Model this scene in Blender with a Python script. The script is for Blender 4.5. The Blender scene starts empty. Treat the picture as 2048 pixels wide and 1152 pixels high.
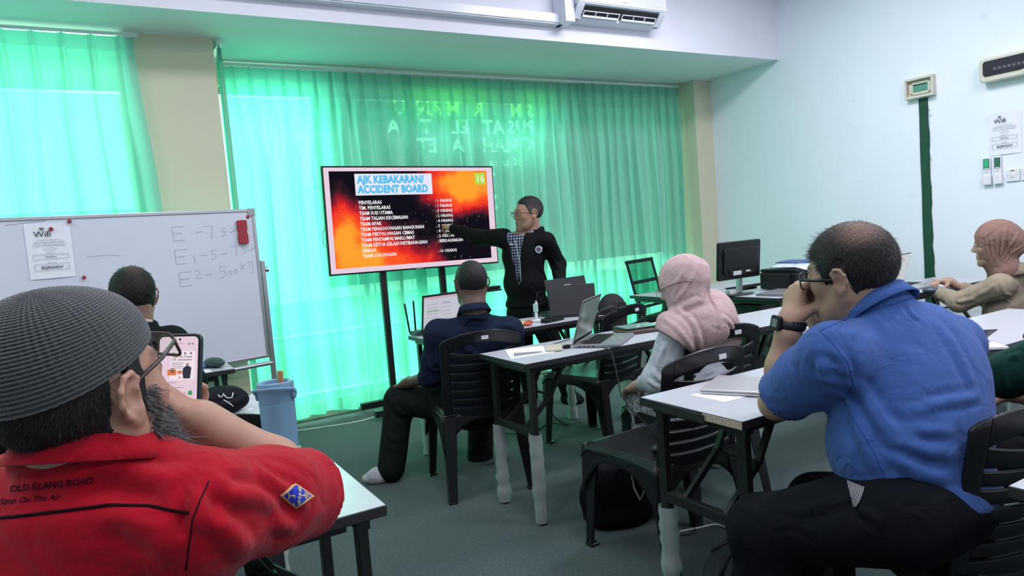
import bpy, math, random
import numpy as np
from mathutils import Vector, Matrix, Euler
# ------------------------------------------------------------------ camera, world, lights, exposure
C = bpy.context.scene.collection
SC = bpy.context.scene
HC = 1.32
F_PX, PIT, ROL, YAW = 1400.0, math.radians(4.37), math.radians(-4.56), math.radians(30.14)
FWD = np.array([math.sin(YAW)*math.cos(PIT), math.cos(YAW)*math.cos(PIT), -math.sin(PIT)])
_rt = np.array([math.cos(YAW), -math.sin(YAW), 0.0]); _up = np.cross(_rt, FWD)
RGT = math.cos(ROL)*_rt + math.sin(ROL)*_up
UPV = -math.sin(ROL)*_rt + math.cos(ROL)*_up
CAM0 = np.array([0, 0, HC])
cam_d = bpy.data.cameras.new('camera'); cam = bpy.data.objects.new('camera', cam_d); C.objects.link(cam)
cam_d.sensor_width = 36.0; cam_d.lens = F_PX/2048*36.0; cam_d.clip_start = 0.05
cam.matrix_world = Matrix(((RGT[0], UPV[0], -FWD[0], 0), (RGT[1], UPV[1], -FWD[1], 0), (RGT[2], UPV[2], -FWD[2], HC), (0, 0, 0, 1)))
SC.camera = cam
SC.view_settings.view_transform = 'Standard'; SC.view_settings.look = 'None'
SC.view_settings.gamma = 1.0; SC.view_settings.use_curve_mapping = False
SC.view_settings.exposure = 0.0
SC.cycles.use_denoising = True
SC.cycles.max_bounces = 10; SC.cycles.transparent_max_bounces = 24; SC.cycles.diffuse_bounces = 6
SC.cycles.transmission_bounces = 6; SC.cycles.sample_clamp_indirect = 6.0
SC.cycles.caustics_reflective = False; SC.cycles.caustics_refractive = False
w = bpy.data.worlds.new('sky'); SC.world = w; w.use_nodes = True
bg = w.node_tree.nodes['Background']; bg.inputs[0].default_value = (0.85, 1.0, 0.90, 1); bg.inputs[1].default_value = 2.6
def area(name, loc, rot, sx, sy, power, col):
    l = bpy.data.lights.new(name, 'AREA'); l.shape = 'RECTANGLE'; l.size = sx; l.size_y = sy; l.energy = power; l.color = col
    o = bpy.data.objects.new(name, l); o.location = loc; o.rotation_euler = rot; C.objects.link(o); return o
# daylight falling on the windows from outside
area('daylight_main', (2.6, 8.3, 2.6), (math.radians(-80), 0, 0), 5.6, 3.2, 800, (0.80, 1.0, 0.90))
area('daylight_left', (-1.2, 7.4, 2.6), (math.radians(-80), 0, 0), 3.4, 3.0, 300, (0.80, 1.0, 0.88))
# unseen ceiling lamps added as room fill light (fixtures are modelled further down)
FILL_LAMPS = [(-1.6, 0.6), (1.0, 0.6), (3.6, 0.6), (-1.6, 2.9), (1.0, 2.9), (3.6, 2.9), (1.0, -1.6), (3.6, -1.6)]
CEIL = 3.45
for lx, ly in FILL_LAMPS:
    area('ceiling_fill_light', (lx, ly, CEIL-0.05), (0, 0, 0), 1.15, 0.55, 30 if lx < 3 else 66, (0.92, 0.89, 1.0))

# ------------------------------------------------------------------ helpers
def V3(a): return np.array(a, float)
def P(px, py, d):           # a point d metres in front of the camera, seen at that place of the photograph
    return CAM0 + d*((px-1024)/F_PX*RGT - (py-576)/F_PX*UPV + FWD)
def PZ(px, py, z):
    r = (px-1024)/F_PX*RGT - (py-576)/F_PX*UPV + FWD
    return CAM0 + r*((z-HC)/r[2])
def lin(c):
    return tuple(((x/255.0)/12.92 if x/255.0 <= 0.04045 else ((x/255.0+0.055)/1.055)**2.4) for x in c)
def tag(o, label=None, cat=None, group=None, kind=None):
    if label: o['label'] = label
    if cat: o['category'] = cat
    if group: o['group'] = group
    if kind: o['kind'] = kind
    return o
class T:                    # a node-tree shorthand
    def __init__(s, m): s.t = m.node_tree; s.n = s.t.nodes
    def new(s, typ, **k):
        nd = s.n.new(typ)
        for a, b in k.items():
            if a.startswith('i_'):
                key = a[2:]; key = int(key) if key.isdigit() else key.replace('_', ' ')
                nd.inputs[key].default_value = b
            else: setattr(nd, a, b)
        return nd
    def ln(s, a, b): s.t.links.new(a, b)
def mat(name, col, rough=0.6, metal=0.0, spec=0.5, bump=0.0, bscale=50.0, stretch=(1, 1, 1), var=0.0, vscale=6.0, alpha=1.0,
        emit=None, estr=0.0, attr=False, sheen=0.0, sub=0.0, coat=0.0, bdist=0.01, det=3.0):
    m = bpy.data.materials.new(name); m.use_nodes = True; t = T(m); b = t.n['Principled BSDF']
    c = tuple(col)+(1,) if len(col) == 3 else tuple(col)
    b.inputs['Base Color'].default_value = c; b.inputs['Roughness'].default_value = rough
    b.inputs['Metallic'].default_value = metal; b.inputs['Specular IOR Level'].default_value = spec
    b.inputs['Alpha'].default_value = alpha
    if coat: b.inputs['Coat Weight'].default_value = coat; b.inputs['Coat Roughness'].default_value = 0.15
    if sheen: b.inputs['Sheen Weight'].default_value = sheen; b.inputs['Sheen Roughness'].default_value = 0.5
    if sub: b.inputs['Subsurface Weight'].default_value = sub; b.inputs['Subsurface Radius'].default_value = (0.012, 0.005, 0.003); b.inputs['Subsurface Scale'].default_value = 1.0
    if emit: b.inputs['Emission Color'].default_value = tuple(emit)+(1,); b.inputs['Emission Strength'].default_value = estr
    tc = None
    if bump or var:
        tc = t.new('ShaderNodeTexCoord'); mp = t.new('ShaderNodeMapping'); mp.inputs['Scale'].default_value = stretch
        t.ln(tc.outputs['Object'], mp.inputs['Vector'])
    src = None
    if attr:
        at = t.new('ShaderNodeAttribute', attribute_name='Col'); src = at.outputs['Color']; t.ln(src, b.inputs['Base Color'])
    if var:
        nz = t.new('ShaderNodeTexNoise', i_Scale=vscale, i_Detail=4.0); t.ln(mp.outputs[0], nz.inputs['Vector'])
        mr = t.new('ShaderNodeMapRange'); mr.inputs['From Min'].default_value = 0.25; mr.inputs['From Max'].default_value = 0.75
        mr.inputs['To Min'].default_value = 1-var; mr.inputs['To Max'].default_value = 1+var; t.ln(nz.outputs['Fac'], mr.inputs['Value'])
        mx = t.new('ShaderNodeVectorMath', operation='SCALE')
        if src: t.ln(src, mx.inputs[0])
        else: mx.inputs[0].default_value = c[:3]
        t.ln(mr.outputs[0], mx.inputs['Scale']); t.ln(mx.outputs[0], b.inputs['Base Color'])
    if bump:
        nz = t.new('ShaderNodeTexNoise', i_Scale=bscale, i_Detail=det); t.ln(mp.outputs[0], nz.inputs['Vector'])
        bp = t.new('ShaderNodeBump', i_Strength=bump, i_Distance=bdist); t.ln(nz.outputs['Fac'], bp.inputs['Height']); t.ln(bp.outputs[0], b.inputs['Normal'])
    return m

class MB:                   # collects geometry for ONE mesh
    def __init__(s): s.v = []; s.f = []
    def add(s, vs, fs):
        n = len(s.v); s.v += [tuple(map(float, p)) for p in vs]; s.f += [tuple(i+n for i in f) for f in fs]; return s
    def box(s, x0, x1, y0, y1, z0, z1, M=None):
        vs = [(x, y, z) for x in (x0, x1) for y in (y0, y1) for z in (z0, z1)]
        if M is not None: vs = [tuple(M @ Vector(p)) for p in vs]
        return s.add(vs, [(0, 1, 3, 2), (4, 6, 7, 5), (0, 4, 5, 1), (2, 3, 7, 6), (0, 2, 6, 4), (1, 5, 7, 3)])
    def bar(s, a, b, w, h=None, up=(0, 0, 1), w2=None, h2=None):       # square bar from a to b, w across, h along 'up'
        a = V3(a); b = V3(b); h = w if h is None else h; d = b-a; d /= np.linalg.norm(d); u = V3(up)
        if abs(d@u) > 0.98: u = V3((0, 1, 0))
        x = np.cross(d, u); x /= np.linalg.norm(x); y = np.cross(x, d)
        w2 = w if w2 is None else w2; h2 = h if h2 is None else h2
        vs = [a+x*sx*w/2+y*sy*h/2 for sx, sy in ((-1, -1), (1, -1), (1, 1), (-1, 1))]+[b+x*sx*w2/2+y*sy*h2/2 for sx, sy in ((-1, -1), (1, -1), (1, 1), (-1, 1))]
        return s.add(vs, [(3, 2, 1, 0), (4, 5, 6, 7), (0, 1, 5, 4), (1, 2, 6, 5), (2, 3, 7, 6), (3, 0, 4, 7)])
    def tube(s, pts, r, n=8, cap=True, flat=None):
        pts = [V3(p) for p in pts]; rs = r if hasattr(r, '__len__') else [r]*len(pts)
        N = len(pts); ring = []; t0 = pts[1]-pts[0]; t0 /= np.linalg.norm(t0)
        u = V3((0, 0, 1)) if abs(t0[2]) < 0.9 else V3((1, 0, 0))
        u = u-t0*(u@t0); u /= np.linalg.norm(u); vs = []
        for i, p in enumerate(pts):
            t = pts[min(i+1, N-1)]-pts[max(i-1, 0)]; t /= (np.linalg.norm(t)+1e-12)
            u = u-t*(u@t); u /= (np.linalg.norm(u)+1e-12); v = np.cross(t, u)
            for k in range(n):
                a = 2*math.pi*k/n; vs.append(p+rs[i]*(math.cos(a)*u+math.sin(a)*v*(flat or 1)))
        fs = [(i*n+k, i*n+(k+1) % n, (i+1)*n+(k+1) % n, (i+1)*n+k) for i in range(N-1) for k in range(n)]
        if cap: fs += [tuple(range(n-1, -1, -1)), tuple((N-1)*n+k for k in range(n))]
        return s.add(vs, fs)
    def cyl(s, a, b, r, r2=None, n=20): return s.tube([a, b], [r, r if r2 is None else r2], n)
    def lathe(s, prof, c=(0, 0, 0), n=32, axis=None, ex=1, ey=1):
        vs = []; M = axis
        for r, z in prof:
            for k in range(n):
                a = 2*math.pi*k/n; p = Vector((r*math.cos(a)*ex, r*math.sin(a)*ey, z))
                if M is not None: p = M @ p
                vs.append((p[0]+c[0], p[1]+c[1], p[2]+c[2]))
        N = len(prof); fs = [(i*n+k, i*n+(k+1) % n, (i+1)*n+(k+1) % n, (i+1)*n+k) for i in range(N-1) for k in range(n)]
        fs += [tuple(range(n-1, -1, -1)), tuple((N-1)*n+k for k in range(n))]
        return s.add(vs, fs)
    def prism(s, poly, h, M=None, z0=0.0):                          # polygon in XY raised by h
        n = len(poly); vs = [(x, y, z0) for x, y in poly]+[(x, y, z0+h) for x, y in poly]
        if M is not None: vs = [tuple(M @ Vector(p)) for p in vs]
        return s.add(vs, [tuple(range(n-1, -1, -1)), tuple(range(n, 2*n))]+[(i, (i+1) % n, n+(i+1) % n, n+i) for i in range(n)])
    def grid(s, fn, nu, nv, wrap=False):
        vs = [fn(i/nu, j/nv) for j in range(nv+1) for i in range(nu+1)]
        return s.add(vs, [(j*(nu+1)+i, j*(nu+1)+i+1, (j+1)*(nu+1)+i+1, (j+1)*(nu+1)+i) for j in range(nv) for i in range(nu)])
    def sphere(s, c, r, n=16, M=None):
        rr = r if hasattr(r, '__len__') else (r, r, r); vs = []; m = n//2
        for j in range(m+1):
            a = math.pi*j/m
            for i in range(n):
                b = 2*math.pi*i/n; p = Vector((rr[0]*math.sin(a)*math.cos(b), rr[1]*math.sin(a)*math.sin(b), rr[2]*math.cos(a)))
                if M is not None: p = M @ p
                vs.append((c[0]+p[0], c[1]+p[1], c[2]+p[2]))
        return s.add(vs, [(j*n+i, (j+1)*n+i, (j+1)*n+(i+1) % n, j*n+(i+1) % n) for j in range(m) for i in range(n)])
def rrect(w, h, r, n=5, cx=0, cy=0):
    out = []
    for sx, sy, a0 in ((1, 1, 0), (-1, 1, 90), (-1, -1, 180), (1, -1, 270)):
        for k in range(n+1):
            a = math.radians(a0+90*k/n); out.append((cx+sx*(w/2-r)+r*math.cos(a), cy+sy*(h/2-r)+r*math.sin(a)))
    return out
def root(name, loc=(0, 0, 0), rz=0.0, label=None, cat=None, group=None, kind=None, M=None):
    o = bpy.data.objects.new(name, None); C.objects.link(o); o.empty_display_size = 0.1
    o.matrix_world = M if M is not None else Matrix.Translation(Vector(loc)) @ Matrix.Rotation(rz, 4, 'Z')
    MW[o.name] = o.matrix_world.copy()
    return tag(o, label, cat, group, kind)
MW = {}                     # world matrices of roots and parts (parts share their root's frame)
def put(name, mb, m, parent=None, world=False, smooth=False, bev=0.0, seg=2, loc=None, rz=0.0, M=None, label=None, cat=None, group=None, kind=None, solid=0.0, auto=None, sub=0):
    me = bpy.data.meshes.new(name); vs = mb.v; W = None
    o = bpy.data.objects.new(name, me); C.objects.link(o)
    if parent is not None:
        o.parent = parent; W = MW[parent.name]; MW[o.name] = W
        if world: I = W.inverted(); vs = [tuple(I @ Vector(p)) for p in vs]
    else:
        W = M if M is not None else Matrix.Translation(Vector(loc if loc is not None else (0, 0, 0))) @ Matrix.Rotation(rz, 4, 'Z')
        o.matrix_world = W; MW[o.name] = W.copy()
        if world: I = W.inverted(); vs = [tuple(I @ Vector(p)) for p in vs]
    me.from_pydata(vs, [], mb.f); me.update()
    for x in (m if isinstance(m, (list, tuple)) else [m]): me.materials.append(x)
    if smooth: me.shade_smooth() if hasattr(me, 'shade_smooth') else [setattr(p, 'use_smooth', True) for p in me.polygons]
    if auto:
        import bmesh
        b = bmesh.new(); b.from_mesh(me)
        for e in b.edges:
            if len(e.link_faces) == 2 and e.calc_face_angle(0) > math.radians(auto): e.smooth = False
        for f in b.faces: f.smooth = True
        b.to_mesh(me); b.free()
    if solid: md = o.modifiers.new('solid', 'SOLIDIFY'); md.thickness = solid; md.offset = 0
    if bev: md = o.modifiers.new('bevel', 'BEVEL'); md.width = bev; md.segments = seg; md.limit_method = 'ANGLE'; md.angle_limit = math.radians(40)
    if sub: md = o.modifiers.new('subd', 'SUBSURF'); md.levels = sub; md.render_levels = sub
    return tag(o, label, cat, group, kind)
def copy_tree(o, parent=None, M=None):
    c = o.copy(); C.objects.link(c)
    for k in ('label', 'category', 'group', 'kind'):
        pass
    if parent is not None: c.parent = parent; c.matrix_parent_inverse = o.matrix_parent_inverse.copy()
    elif M is not None: c.matrix_world = M
    MW[c.name] = M if M is not None else MW.get(parent.name if parent else c.name, Matrix())
    for ch in list(o.children): copy_tree(ch, c, M)
    return c
_tc = {}
def text_mb(mb, s, size, M, ax='LEFT', bold=0.0, sx=1.0, res=2):
    key = (s, round(bold, 4), res)
    if key not in _tc:
        cu = bpy.data.curves.new('txt', 'FONT'); cu.body = s; cu.size = 1.0; cu.resolution_u = res; cu.offset = bold
        ob = bpy.data.objects.new('txt', cu); C.objects.link(ob)
        bpy.context.view_layer.update()
        dg = bpy.context.evaluated_depsgraph_get(); me = bpy.data.meshes.new_from_object(ob.evaluated_get(dg))
        _tc[key] = ([tuple(v.co) for v in me.vertices], [tuple(p.vertices) for p in me.polygons])
        bpy.data.meshes.remove(me); bpy.data.objects.remove(ob); bpy.data.curves.remove(cu)
    vs, fs = _tc[key]
    if not vs: return
    xs = [v[0] for v in vs]; w_ = max(xs)
    off = {'LEFT': 0, 'CENTER': -w_/2, 'RIGHT': -w_}[ax]
    mb.add([tuple(M @ Vector(((v[0]+off)*size*sx, v[1]*size, 0))) for v in vs], fs)
def frame(o, x, y):         # matrix with origin o, text x axis x, text y axis y
    x = Vector(x).normalized(); y = Vector(y).normalized(); z = x.cross(y)
    return Matrix(((x[0], y[0], z[0], o[0]), (x[1], y[1], z[1], o[1]), (x[2], y[2], z[2], o[2]), (0, 0, 0, 1)))

# ------------------------------------------------------------------ materials
def mat_wall(name, col, blot=0.05, marks=False):
    m = mat(name, col, 0.85, spec=0.2, bump=0.12, bscale=180, var=blot*0.5, vscale=2.0); t = T(m)
    if marks:               # faint patched spots and dabs left on the paint
        b = t.n['Principled BSDF']; src = b.inputs['Base Color'].links[0].from_socket
        tc = t.new('ShaderNodeTexCoord'); vo = t.new('ShaderNodeTexNoise', i_Scale=5.5, i_Detail=2.0); t.ln(tc.outputs['Object'], vo.inputs['Vector'])
        mr = t.new('ShaderNodeMapRange'); mr.inputs['From Min'].default_value = 0.70; mr.inputs['From Max'].default_value = 0.76; t.ln(vo.outputs['Fac'], mr.inputs['Value'])
        v2 = t.new('ShaderNodeTexVoronoi', i_Scale=3.2); t.ln(tc.outputs['Object'], v2.inputs['Vector'])
        m2 = t.new('ShaderNodeMapRange'); m2.inputs['From Min'].default_value = 0.020; m2.inputs['From Max'].default_value = 0.014; t.ln(v2.outputs['Distance'], m2.inputs['Value'])
        mx = t.new('ShaderNodeMix', data_type='RGBA'); mx.inputs[7].default_value = tuple(c*0.93 for c in col)+(1,); t.ln(mr.outputs[0], mx.inputs[0]); t.ln(src, mx.inputs[6])
        mx2 = t.new('ShaderNodeMix', data_type='RGBA'); mx2.inputs[7].default_value = tuple(c*0.6 for c in col)+(1,); t.ln(m2.outputs[0], mx2.inputs[0]); t.ln(mx.outputs[2], mx2.inputs[6])
        t.ln(mx2.outputs[2], b.inputs['Base Color'])
    return m
M_white = mat_wall('white_paint', (0.80, 0.80, 0.86))
M_right = mat_wall('white_paint_scuffed', (0.78, 0.84, 0.90), marks=True)
M_soffit = mat_wall('soffit_paint', (0.76, 0.80, 0.80))
M_cream = mat_wall('cream_paint', (0.64, 0.62, 0.46))
M_carpet = mat('carpet', (0.032, 0.060, 0.060), 0.95, spec=0.05, bump=1.0, bscale=330, var=0.75, vscale=120, sheen=0.25, bdist=0.004)
M_black = mat('black_plastic', (0.008, 0.009, 0.011), 0.32, spec=0.35, bump=0.03, bscale=300)
M_blackmatte = mat('black_matte', (0.008, 0.009, 0.010), 0.6, spec=0.3)
M_blackmetal = mat('black_metal', (0.010, 0.011, 0.012), 0.38, spec=0.45)
M_chrome = mat('steel', (0.55, 0.57, 0.58), 0.3, metal=1.0)
M_lam = mat('grey_laminate', (0.47, 0.49, 0.53), 0.28, spec=0.4, var=0.03, vscale=40)
M_edge = mat('black_edging', (0.014, 0.015, 0.018), 0.45)
M_chip = mat('chipboard', (0.42, 0.36, 0.26), 0.9, bump=0.5, bscale=260, var=0.4, vscale=160)
M_alu = mat('aluminium', (0.45, 0.46, 0.48), 0.35, metal=0.8)
M_paper = mat('white_paper', (0.78, 0.80, 0.84), 0.7, spec=0.2)
M_ink = mat('printed_ink', (0.02, 0.02, 0.025), 0.6)
M_greyink = mat('grey_print', (0.22, 0.23, 0.26), 0.6)
M_silver = mat('silver_laptop', (0.50, 0.50, 0.50), 0.35, metal=0.55)
M_whitepl = mat('white_plastic', (0.74, 0.75, 0.77), 0.35)
M_ivory = mat('ivory_plastic', (0.62, 0.60, 0.50), 0.4)
M_darkglass = mat('dark_window', (0.02, 0.022, 0.03), 0.12, spec=0.6)
M_green = mat('green_paint', (0.010, 0.060, 0.035), 0.5, var=0.2, vscale=14)
M_red = mat('red_plastic', (0.32, 0.015, 0.03), 0.5)
M_sticker = mat('sticker', (0.5, 0.52, 0.54), 0.6, var=0.25, vscale=300)
def mat_sheer(name, dcol, tcol, f_trans, f_clear):
    m = bpy.data.materials.new(name); m.use_nodes = True; t = T(m); t.n.remove(t.n['Principled BSDF']); out = t.n['Material Output']
    d = t.new('ShaderNodeBsdfDiffuse'); d.inputs[0].default_value = dcol+(1,)
    tr = t.new('ShaderNodeBsdfTranslucent'); tr.inputs[0].default_value = tcol+(1,)
    cl = t.new('ShaderNodeBsdfTransparent'); cl.inputs[0].default_value = (0.60, 1.0, 0.85, 1)
    a = t.new('ShaderNodeMixShader'); a.inputs[0].default_value = f_trans; t.ln(d.outputs[0], a.inputs[1]); t.ln(tr.outputs[0], a.inputs[2])
    b = t.new('ShaderNodeMixShader'); b.inputs[0].default_value = f_clear; t.ln(a.outputs[0], b.inputs[1]); t.ln(cl.outputs[0], b.inputs[2])
    tc = t.new('ShaderNodeTexCoord'); nz = t.new('ShaderNodeTexNoise', i_Scale=900.0, i_Detail=1.0); t.ln(tc.outputs['Object'], nz.inputs['Vector'])
    bp = t.new('ShaderNodeBump', i_Strength=0.15, i_Distance=0.001); t.ln(nz.outputs['Fac'], bp.inputs['Height'])
    t.ln(bp.outputs[0], d.inputs['Normal']); t.ln(b.outputs[0], out.inputs[0]); return m
M_curtain = mat_sheer('curtain_cloth', (0.50, 0.60, 0.62), (0.15, 0.88, 0.66), 0.50, 0.17)
M_tape = mat_sheer('curtain_tape', (0.32, 0.54, 0.52), (0.18, 0.74, 0.58), 0.42, 0.02)
def mat_glass(name, tint, mixg=0.06):
    m = bpy.data.materials.new(name); m.use_nodes = True; t = T(m); t.n.remove(t.n['Principled BSDF']); out = t.n['Material Output']
    a = t.new('ShaderNodeBsdfTransparent'); a.inputs[0].default_value = tint+(1,)
    g = t.new('ShaderNodeBsdfGlossy'); g.inputs['Roughness'].default_value = 0.03
    x = t.new('ShaderNodeMixShader'); x.inputs[0].default_value = mixg; t.ln(a.outputs[0], x.inputs[1]); t.ln(g.outputs[0], x.inputs[2]); t.ln(x.outputs[0], out.inputs[0]); return m
M_glass = mat_glass('window_glass', (0.76, 1.0, 0.91))
M_film = mat_glass('sign_film', (0.115, 0.14, 0.14), 0.03)
M_clearpl = mat_glass('clear_plastic', (0.80, 0.95, 0.90), 0.12)
M_wrap = mat_sheer('plastic_wrap_film', (0.62, 0.66, 0.66), (0.62, 0.70, 0.70), 0.35, 0.42)
def emis(name, col, s=1.0):
    return mat(name, (0.01, 0.01, 0.01), 0.3, emit=col, estr=s)

# ------------------------------------------------------------------ the room
XW, YF, YS, ZS = 5.62, 5.62, 4.41, 2.735    # right wall, window wall, front of the lowered ceiling, its underside
XL, YB = -3.6, -3.6
put('floor', MB().box(XL, XW, YB, YF+0.2, -0.1, 0), M_carpet, kind='structure')
put('ceiling', MB().box(XL, XW, YB, YS+0.05, CEIL, CEIL+0.1), M_white, kind='structure')
put('wall_right', MB().box(XW, XW+0.15, YB, YF+0.35, 0, CEIL+0.1), M_right, kind='structure')
put('wall_left', MB().box(XL-0.15, XL, YB, YF+0.35, 0, CEIL+0.1), M_white, kind='structure')
put('wall_back', MB().box(XL, XW, YB-0.15, YB, 0, CEIL+0.1), M_white, kind='structure')
put('ceiling_soffit', MB().box(XL, XW, YS+0.02, YF+0.35, ZS, ZS+0.25), M_soffit, kind='structure')
put('wall_bulkhead', MB().box(XL, XW, YS, YS+0.2, ZS-0.001, CEIL), M_white, kind='structure')
# window wall: sill strip, head strip, pilasters
wf = MB(); wf.box(XL, XW, YF, YF+0.3, 0, 0.10); wf.box(XL, XW, YF, YF+0.3, 2.60, ZS); wf.box(5.30, XW, YF, YF+0.3, 0.1, 2.6); wf.box(0.30, 0.80, YF-0.01, YF+0.3, 0.1, 2.6); wf.box(XL, -2.6, YF, YF+0.3, 0.1, 2.6)
put('wall_front', wf, M_cream, kind='structure')
put('trim_pilaster_right', MB().box(5.38, XW, 5.27, YF, 0, ZS), M_cream, kind='structure')
put('trim_pilaster_left', MB().box(0.24, 0.775, 4.93, YF, 0, ZS), M_cream, kind='structure')
put('baseboard_front', MB().box(0.78, 5.38, 5.50, YF, 0, 0.05), M_cream, kind='structure', bev=0.004)
# windows
def window(n, x0, x1, z0, z1, y, nx, zs, M=M_glass):
    r = root('window_%d' % n, (x0, y, z0), kind='structure'); w_ = x1-x0; h_ = z1-z0
    fr = MB()
    for a in (0, w_-0.05): fr.box(a, a+0.05, 0, 0.08, 0, h_)
    for a in (0, h_-0.05): fr.box(0, w_, 0, 0.08, a, a+0.05)
    for i in range(1, nx): fr.box(w_*i/nx-0.02, w_*i/nx+0.02, 0.01, 0.07, 0, h_)
    for z in zs: fr.box(0, w_, 0.01, 0.07, z-z0-0.02, z-z0+0.02)
    put('window_frame', fr, M_alu, r); put('glass_pane', MB().box(0.02, w_-0.02, 0.035, 0.041, 0.02, h_-0.02), M, r); return r
window(1, 0.80, 5.30, 0.10, 2.60, YF+0.12, 4, [0.62])
window(2, -2.6, 0.30, 0.10, 2.60, YF+0.12, 3, [0.62, 1.7])
# street outside
put('floor_outside', MB().box(-12, 16, YF+0.4, 22, -0.35, -0.25), mat('pavement', (0.30, 0.34, 0.32), 0.9, bump=0.3, bscale=20), kind='structure')
def tree(x, y, s, lab):
    rnd = random.Random(int(x*100)); r = root('street_tree', (x, y, -0.25), 0, lab, 'tree', 'trees beyond the window')
    put('trunk', MB().tube([(0, 0, 0), (0.05, 0, 1.0*s), (0, 0.05, 2.2*s)], [0.09, 0.07, 0.05], 8), mat('bark', (0.10, 0.07, 0.04), 0.9), r)
    b = MB()
    for k in range(420):
        a = rnd.random()*6.28; q = rnd.random()**0.5*1.1*s; z = (1.6+rnd.random()*1.8)*s
        c = Vector((q*math.cos(a), q*math.sin(a), z)); d = Vector((rnd.uniform(-1, 1), rnd.uniform(-1, 1), rnd.uniform(-1, 1))).normalized(); e = d.orthogonal().normalized()
        b.add([c, c+d*0.13+e*0.05, c+d*0.26, c+d*0.13-e*0.05], [(0, 1, 2, 3)])
    put('foliage', b, mat('leaves', (0.22, 0.42, 0.03), 0.6), r)
tree(4.0, 9.6, 1.1, 'leafy yellow-green tree seen faintly through the curtain right of the man at the screen')
tree(7.2, 11.2, 1.0, 'leafy yellow-green tree seen faintly through the curtain near the right pilaster')

# sign film stuck on the window, its lettering cut out so that it reads the wrong way round from inside
YG = YF+0.118
r = root('window_sign', (3.0, YG, 2.0), 0, 'dark sign film on the window glass with mirrored bright lettering', 'sign')
M_yel = mat_glass('yellow_film', (0.75, 0.95, 0.16), 0.03)
def cutout(words):          # film sheet with the letters cut out of it; returns sheet and the coloured letter panes
    from mathutils.geometry import tessellate_polygon
    holes = []; isl = []; pane = MB()
    for s_, size, xr, z, yel in words:
        t_ = MB(); M_ = frame((xr, YG-0.004, z), (-1, 0, 0), (0, 0, 1)); text_mb(t_, s_, size, M_, bold=0.022, res=1)
        if yel: pane.add(t_.v, t_.f)
        key = {}; idx = []
        for p in t_.v:
            k = (round(p[0], 4), round(p[2], 4)); key.setdefault(k, len(key)); idx.append(key[k])
        pts = [None]*len(key)
        for k, i in key.items(): pts[i] = k
        cnt = {}
        for f in t_.f:
            for i in range(len(f)):
                e = (idx[f[i]], idx[f[(i+1) % len(f)]])
                if e[0] != e[1]: cnt[e] = cnt.get(e, 0)+1
        nx = {e[0]: e[1] for e in cnt if (e[1], e[0]) not in cnt}
        while nx:
            st, cu = nx.popitem(); loop = [st]
            while cu != st and cu in nx: loop.append(cu); cu = nx.pop(cu)
            if len(loop) > 2:
                poly = [pts[i] for i in loop]; ar = sum(poly[i][0]*poly[(i+1) % len(poly)][1]-poly[(i+1) % len(poly)][0]*poly[i][1] for i in range(len(poly)))
                holes.append((ar, poly))
    big = max(holes, key=lambda h: abs(h[0]))[0]
    outer = [p for ar, p in holes if ar*big > 0]; isl = [p for ar, p in holes if ar*big < 0]
    rect = [(fx0, 1.0), (fx1, 1.0), (fx1, 2.56), (fx0, 2.56)]
    sheet = MB()
    def tess(polys):
        pl = [[Vector((x, z, 0)) for x, z in p] for p in polys]; flat = [q for p in pl for q in p]
        sheet.add([(q[0], YG-0.003, q[1]) for q in flat], [t for t in tessellate_polygon(pl)])
    tess([rect]+outer)
    for p in isl: tess([p])
    return sheet, pane
fx0, fx1 = 1.60, 5.28
sheet, pane = cutout([('S M      R   M AN  U', 0.17, 3.72, 2.425, 1), ('PUS AT   EL    T    A', 0.175, 3.72, 2.265, 0), ('KEMAH    A   ET', 0.175, 3.72, 2.10, 0), ('M  w  ka', 0.10, 3.54, 1.965, 0), ('ryt', 0.09, 3.25, 1.86, 0), ('em', 0.09, 3.25, 1.66, 0), ('e', 0.09, 3.25, 1.56, 0), ('igi', 0.08, 3.25, 1.22, 0)])
put('film', sheet, M_film, r, world=True)
put('yellow_letter_film', pane, M_yel, r, world=True, label='yellow see-through mirrored letters')

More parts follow.
